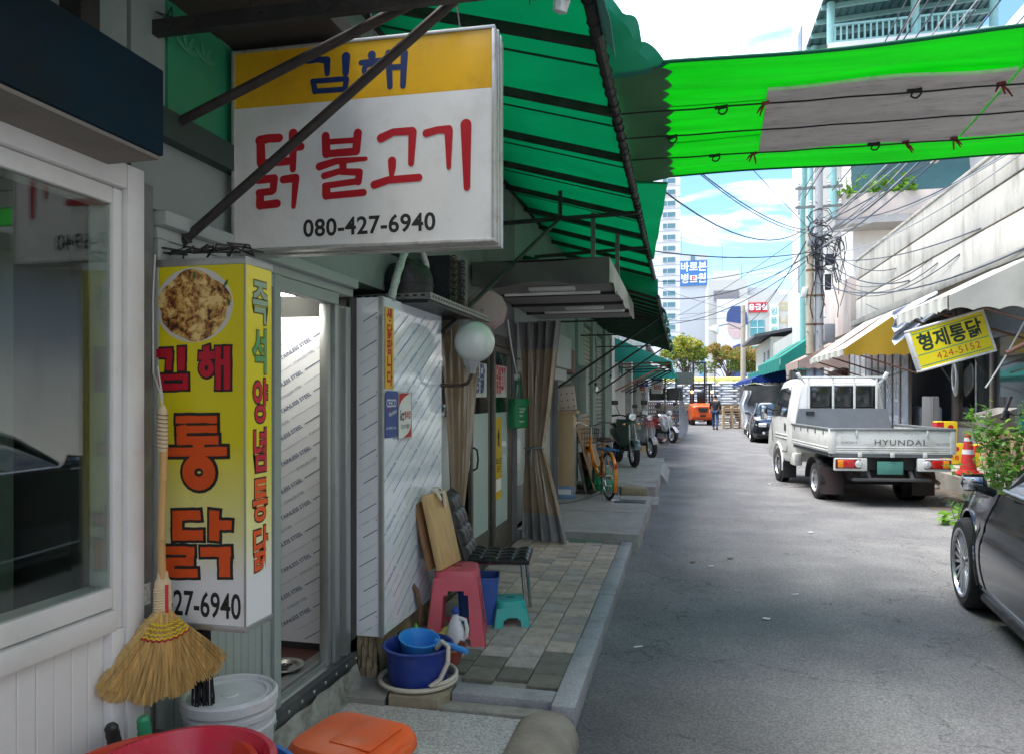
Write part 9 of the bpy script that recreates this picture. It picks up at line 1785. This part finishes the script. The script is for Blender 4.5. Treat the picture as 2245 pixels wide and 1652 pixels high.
for s_, i in ((1, 9), (-1, 13)):
    for k in range(5):
        p = Vector(V[i])+Vector((0.0, -0.022+0.013*k, -0.02)); L_ = (0.05, 0.07, 0.075, 0.07, 0.055)[k]
        G = MB(); G.tube([p, p+Vector((0, 0.004, -L_*0.6)), p+Vector((-0.008*s_, 0.012, -L_))], [0.009, 0.0085, 0.006], 6); G.out('finger', SKN, body)
G = MB(); G.lathe([(0.088*math.sin(R(a)), 0.115*math.cos(R(a))) for a in range(0, 116, 8)], 18, (0, 0.045, 1.635), (18, 0, 0)); G.out('hair', mat('short_hair', (0.05, 0.035, 0.03), r=0.8), pn)
G = MB(); G.lathe([(0.02, 0), (0.012, 0.025), (0, 0.035)], 8, (0, 0.165, 1.6), (-90, 0, 0)); G.out('nose', SKN, body)
for s_ in (-1, 1): G = MB(); G.box((s_*0.085, 0.06, 1.62), (0.018, 0.04, 0.06), bev=0.008); G.out('ear', SKN, body)
for s_ in (-1, 1): G = MB(); G.lathe([(0, 0.012), (0.012, 0), (0, -0.012)], 8, (s_*0.032, 0.148, 1.635)); G.out('eye', mat('eye_dark', (0.03, 0.02, 0.02), r=0.2), body)
G = MB(); G.box((0, 0.152, 1.56), (0.045, 0.008, 0.01), bev=0.003); G.out('mouth', mat('lips', (0.3, 0.1, 0.09)), body)
for p in (V[17], V[21]): G = MB(); a = R(-60) if p[1] < 0 else 0; G.T = TM(p, (-55 if p[1] < 0 else 0, 0, 0)); G.box((0, 0.02, -0.01), (0.1, 0.27, 0.07), bev=0.03, seg=3); G.out('shoe', plastic('shoe_dark', (0.05, 0.05, 0.055)), pn)

# ================= BEYOND THE LANE =================
def crown(name, label, loc, rx, ry, rz_, zc, cols, n, seed):
    random.seed(seed); t = thing(name, label, 'tree', loc)
    G = MB(); G.tube([(0, 0, 0), (0.05, 0, zc*0.4), (0, 0.05, zc*0.75), (0.05, 0, zc)], [0.16, 0.12, 0.09, 0.04], 10); tr = G.out('trunk', mat('bark', (0.14, 0.11, 0.09), r=0.9, bump=0.6, bs=20), t)
    cl = []
    for i in range(26):
        a = rnd(0, 6.28); b = math.acos(rnd(-0.75, 1)); k = rnd(0.45, 0.95); c = Vector((rx*k*math.sin(b)*math.cos(a), ry*k*math.sin(b)*math.sin(a), zc+rz_*k*math.cos(b))); cl.append((c, rnd(0.28, 0.55)*min(rx, 2.0)*0.75))
        G = MB(); s0 = Vector((0, 0, zc*rnd(0.5, 0.8))); G.tube([s0, s0.lerp(c, 0.5)+Vector((0, 0, 0.15)), c], [0.05, 0.03, 0.012], 6); G.out('branch', mat('bark', (0, 0, 0)), t)
    for q, m in enumerate(cols):
        G = MB()
        for i in range(n):
            c, r_ = random.choice(cl); a = rnd(0, 6.28); b = math.acos(rnd(-1, 1)); k = rnd(0.2, 1)**0.5; p = c+Vector((math.sin(b)*math.cos(a), math.sin(b)*math.sin(a), math.cos(b)*0.75))*r_*k
            if q == 1 and p.z < zc-0.1*rz_ and random.random() < 0.8: continue
            if q == 0 and p.z > zc+0.4*rz_ and random.random() < 0.6: continue
            s_ = rnd(0.07, 0.14); e1 = Vector((rnd(-1, 1), rnd(-1, 1), rnd(-0.6, 0.6))).normalized(); e2 = e1.cross(Vector((rnd(-1, 1), rnd(-1, 1), rnd(-1, 1)))).normalized()
            G.f([G.v(p-e1*s_), G.v(p+e2*s_*0.6), G.v(p+e1*s_), G.v(p-e2*s_*0.6)])
        o = G.out('crown', m, t, smooth=None); struct(o, 'stuff')
    return t
LG = leafmat('tree_green', (0.09, 0.15, 0.03), (0.16, 0.26, 0.03)); LY = leafmat('tree_yellow', (0.34, 0.32, 0.04), (0.45, 0.42, 0.04)); LO = leafmat('tree_orange', (0.36, 0.22, 0.06), (0.44, 0.26, 0.05))
crown('street_tree', 'yellow green street tree beyond the lane end', (0.3, 65, 0), 2.0, 1.9, 1.75, 5.1, (LG, LY), 3400, 51)
crown('street_tree', 'broad street tree turning orange beside the lamp pole', (4.0, 68, 0), 3.2, 2.4, 1.45, 5.0, (LG, LO), 4200, 52)
crown('street_tree', 'orange tinged street tree half hidden by the lamp pole', (8.2, 70, 0), 2.6, 2.2, 1.5, 4.9, (LG, LO), 2600, 53)
FW = mat('far_white', (0.66, 0.66, 0.68), r=0.8, var=0.03); FG = mat('far_beige', (0.5, 0.49, 0.45), r=0.8, var=0.04); FGL = mat('far_glass', (0.1, 0.2, 0.23), r=0.15)
ap = thing('apartment_tower', 'very tall white apartment tower rising behind the awning edge', 'building', (-14, 190, 0), world=True)
G = MB(); G.b2((-28, 186, 0), (-0.4, 202, 68)); G.out('wall', FW, ap)
for f_ in range(24):
    for x0, x1 in ((-4.6, -1.6),):
        z = 1.5+f_*2.8; G = MB(); G.b2((x0, 185.85, z), (x1, 186.0, z+1.25)); w_ = G.out('window', FGL, ap)
        G = MB(); G.b2((x0-0.1, 185.8, z-0.12), (x1+0.1, 185.9, z)); G.b2((x0+1.0, 185.8, z), (x0+1.1, 185.9, z+1.25)); G.out('window_frame', FW, w_)
    G = MB(); G.b2((-27.8, 185.9, 0.9+f_*2.8), (-0.4, 186.0, 1.0+f_*2.8)); G.out('floor_line', mat('far_joint', (0.45, 0.45, 0.48), r=0.8), ap)
hs = thing('hospital_block', 'grey hospital block with a big blue sign band', 'building', (2, 132, 0), world=True)
G = MB(); G.b2((-0.35, 130, 0), (4.3, 142, 26.2)); G.out('wall', mat('far_grey', (0.5, 0.51, 0.52), r=0.8, var=0.04), hs)
G = MB(); G.b2((-0.3, 129.8, 20.8), (4.25, 130, 25.1)); sg_ = G.out('sign_band', mat('far_sign_blue', (0.05, 0.17, 0.42), r=0.6), hs)
Fh = frame((1.97, 129.78, 22.95), (1, 0, 0), (0, 0, 1)); G = MB(); text(G, '바로본', Fh @ TM((0, 1.0, 0)), 1.75, 0.03, 0.92); text(G, '병', Fh @ TM((-1.45, -1.0, 0)), 1.75, 0.03, 0.92); text(G, '원', Fh @ TM((1.45, -1.0, 0)), 1.75, 0.03, 0.92); G.b2((0, 0, 0), (0, 0, 0)) if False else None; G.out('lettering', mat('print_white', (0, 0, 0)), sg_, smooth=None)
G = MB(); G.T = Fh; G.b2((-0.6, -1.6, 0.0), (0.6, -0.4, 0.05)); G.out('parking_square', mat('print_white', (0, 0, 0)), sg_)
G = MB(); text(G, 'P', Fh @ TM((0, -1.0, 0.07)), 1.25, 0.02); G.out('parking_letter', mat('print_red', (0, 0, 0)), sg_, smooth=None)
G = MB(); G.b2((1.5, 129.9, 25.2), (2.2, 130, 26)); G.out('vent', FGL, hs)
G = MB(); G.prism([(2.4, 2), (4.25, 2), (4.25, 12.5), (3.4, 8.5)], 0.1, frame((0, 129.95, 0), (1, 0, 0), (0, 0, 1))); G.out('blue_panel', mat('far_sky_blue', (0.2, 0.42, 0.6), r=0.7), hs)
cl_ = thing('clinic_block', 'beige clinic block with a sports poster and red emergency sign', 'building', (9, 112, 0), world=True)
G = MB(); G.b2((3.75, 110, 0), (9.2, 124, 18.6)); G.b2((9.2, 109, 0), (14.6, 124, 16.1)); G.b2((4.6, 112, 18.6), (8.2, 120, 20.2)); G.out('wall', FG, cl_)
G = MB(); G.prism([(0, 0), (5.3, 0), (4.6, 1.2), (0.7, 1.6)], 6, frame((8.8, 118, 16.1), (1, 0, 0), (0, 0, 1))); G.out('roof_house', mat('far_roof_grey', (0.42, 0.43, 0.46), r=0.8), cl_)
G = MB(); G.b2((4.5, 109.85, 15.6), (8.0, 110, 17.0)); G.out('louvre', mat('far_louvre', (0.22, 0.2, 0.21), r=0.8), cl_)
G = MB(); G.b2((4.9, 108.8, 2.0), (9.1, 109.0, 15.6)); ps_ = G.out('wall_poster', mat('poster_pale', (0.66, 0.66, 0.72), r=0.7), cl_)
Fp = frame((7.1, 108.78, 9.0), (1, 0, 0), (0, 0, 1))
G = MB(); G.T = Fp; G.lathe([(1, 0.02), (1, 0), (0, 0.02)], 28, (0.5, 2.6, 0), sx=1.25, sy=1.75); G.out('portrait_face', mat('poster_skin', (0.55, 0.4, 0.38), r=0.7), ps_)
G = MB(); G.prism([(-0.9, 3.4), (2.1, 2.9), (1.9, 4.6), (0.9, 5.6), (-0.2, 5.5), (-0.8, 4.6)], 0.03, Fp @ TM((0, 0, 0.02))); G.prism([(-0.4, -6.5), (1.9, -6.5), (1.9, -0.6), (0.9, 0.2), (0.0, -0.2), (-0.4, -2)], 0.02, Fp); G.out('portrait_cap_and_shirt', mat('poster_blue', (0.12, 0.16, 0.42), r=0.7), ps_)
for z, x0, x1 in ((14.3, 9.3, 11.8),):
    G = MB(); G.b2((x0, 108.8, z-0.7), (x1, 109, z+0.7)); es_ = G.out('emergency_sign', mat('far_red', (0.5, 0.02, 0.03), r=0.6), cl_); G = MB(); text(G, '응급실', frame(((x0+x1)/2, 108.78, z), (1, 0, 0), (0, 0, 1)), 0.95, 0.03); G.out('lettering', mat('print_white', (0, 0, 0)), es_, smooth=None)
for z in (3.0, 6.6, 10.3): 
    G = MB(); G.b2((9.5, 108.9, z), (11.4, 109, z+2.2)); w_ = G.out('window', mat('far_teal_glass', (0.08, 0.28, 0.3), r=0.15), cl_); G = MB(); G.b2((10.42, 108.85, z), (10.5, 108.9, z+2.2)); G.b2((9.5, 108.85, z+1.1), (11.4, 108.9, z+1.2)); G.out('window_frame', FW, w_)
G = MB(); G.b2((12.1, 108.8, 7), (13.3, 109, 14.6)); bn = G.out('hanging_banner', mat('far_banner', (0.7, 0.7, 0.7), r=0.7), cl_)
G = MB()
for i, c_ in enumerate('임플란트'): G = MB(); text(G, c_, frame((12.7, 108.78, 13.6-i*1.3), (1, 0, 0), (0, 0, 1)), 1.0, 0.02); G.out('letter', mat('far_green_letter', (0.1, 0.4, 0.32), r=0.6), bn, smooth=None)
G = MB()
for i, c_ in enumerate('모니로'): text(G, c_, frame((14.0, 108.95, 14.2-i*1.9), (1, 0, 0), (0, 0, 1)), 1.5, 0.03)
G.out('gold_lettering', mat('far_gold', (0.5, 0.4, 0.2), r=0.5), cl_, smooth=None)
G = MB(); G.tube([(6, 116, 20.2), (6, 116, 25)], 0.05, 5); G.tube([(9, 118, 17), (9, 118, 22)], 0.05, 5); G.tube([(-0.1, 131, 26), (-0.1, 131, 31)], 0.06, 5); G.out('antenna', GSTEEL, cl_)
random.seed(61)
for i, (x0, x1, y, h_) in enumerate(((-60, -30, 100, 14), (16, 34, 96, 11), (36, 70, 120, 18), (-30, -3, 84, 6.0))):
    t = thing('distant_block', ('low pale block left of the tower', 'pale block right of the clinic', 'broad grey block far to the right', 'low roofline behind the yellow tree')[i], 'building', ((x0+x1)/2, y, 0), world=True); G = MB(); G.b2((x0, y, 0), (x1, y+10, h_)); G.out('wall', FG, t)
    for k in range(int((x1-x0)/3)):
        for f_ in range(int(h_/3.2)): G = MB(); G.b2((x0+0.8+k*3, y-0.1, 1+f_*3.2), (x0+2.4+k*3, y, 2.6+f_*3.2)); G.out('window', FGL, t)
G = MB(); G.b2((-40, 74, 0), (60, 74.3, 2.2)); tag(G.out('far_wall', WPL), 'long pale wall across the cross street', 'wall')
# the lane behind the viewer
bh_ = thing('rear_building', 'buildings closing the lane behind the viewer', 'building', (1.5, -26, 0), world=True)
G = MB(); G.b2((-9, -30, 0), (12, -24, 11)); G.b2((-1.95, -24, 0), (-1.76, -4, 4.3)); G.b2((5.0, -24, 0), (5.3, -4, 7.5)); G.out('wall', WHT, bh_)
ra = thing('rear_shade_canvas', 'dark unseen canvas added over the near left pavement for shade', 'awning', (0, -6, 3), world=True)
G = MB(); G.sheet(lambda u, v: (-1.75+1.45*u, -14+16.1*v, 3.28-0.25*u), 4, 20, 0.01); G.out('canvas', mat('dark_canvas', (0.03, 0.06, 0.05), r=0.8), ra)  # out of view, added to keep light off the left window and signs
# litter on the road
for i, (x, y, k) in enumerate(((0.88, 6.32, 'c'), (-0.3, 4.76, 'c'), (0.51, 7.62, 'l'), (0.14, 7.4, 'l'), (4.15, 12.6, 'p'), (0.6, 5.6, 'p'), (1.5, 9.3, 'p'), (0.25, 7.2, 'c'))):
    G = MB()
    if k == 'c': G.tube([(x, y, 0.012), (x+0.05, y+0.03, 0.012)], 0.0045, 8); nm, m, lab = 'cigarette_end', mat('paper_white', (0, 0, 0)), 'white cigarette end lying on the asphalt'
    elif k == 'l': leaf_mesh(G, TM((x, y, 0.014), (0, 8, 40*i)), 0.08, 0.05); nm, m, lab = 'dry_leaf', mat('dry_leaf', (0.3, 0.16, 0.07), r=0.8), 'dry brown leaf lying on the asphalt'
    else: G.box((x, y, 0.01), (0.05, 0.03, 0.006), (0, 4, 30*i)); nm, m, lab = 'paper_scrap', mat('paper_white', (0, 0, 0)), 'white paper scrap lying on the asphalt'
    tag(G.out(nm, m), lab, 'litter', {'c': 'cigarette ends on the road', 'l': 'dry leaves on the road', 'p': 'paper scraps on the road'}[k])

# fine print, lashings and the like: too small to pick apart singly
for o in bpy.data.objects:
    if o.name.split('.')[0] in ('printed_rules', 'fine_printed_rules', 'leaf_pattern', 'return_bends', 'lashing', 'step_bolts', 'slat_side', 'slots', 'screws', 'rivets', 'tread_studs', 'dots', 'rim_slots'): o['kind'] = 'stuff'
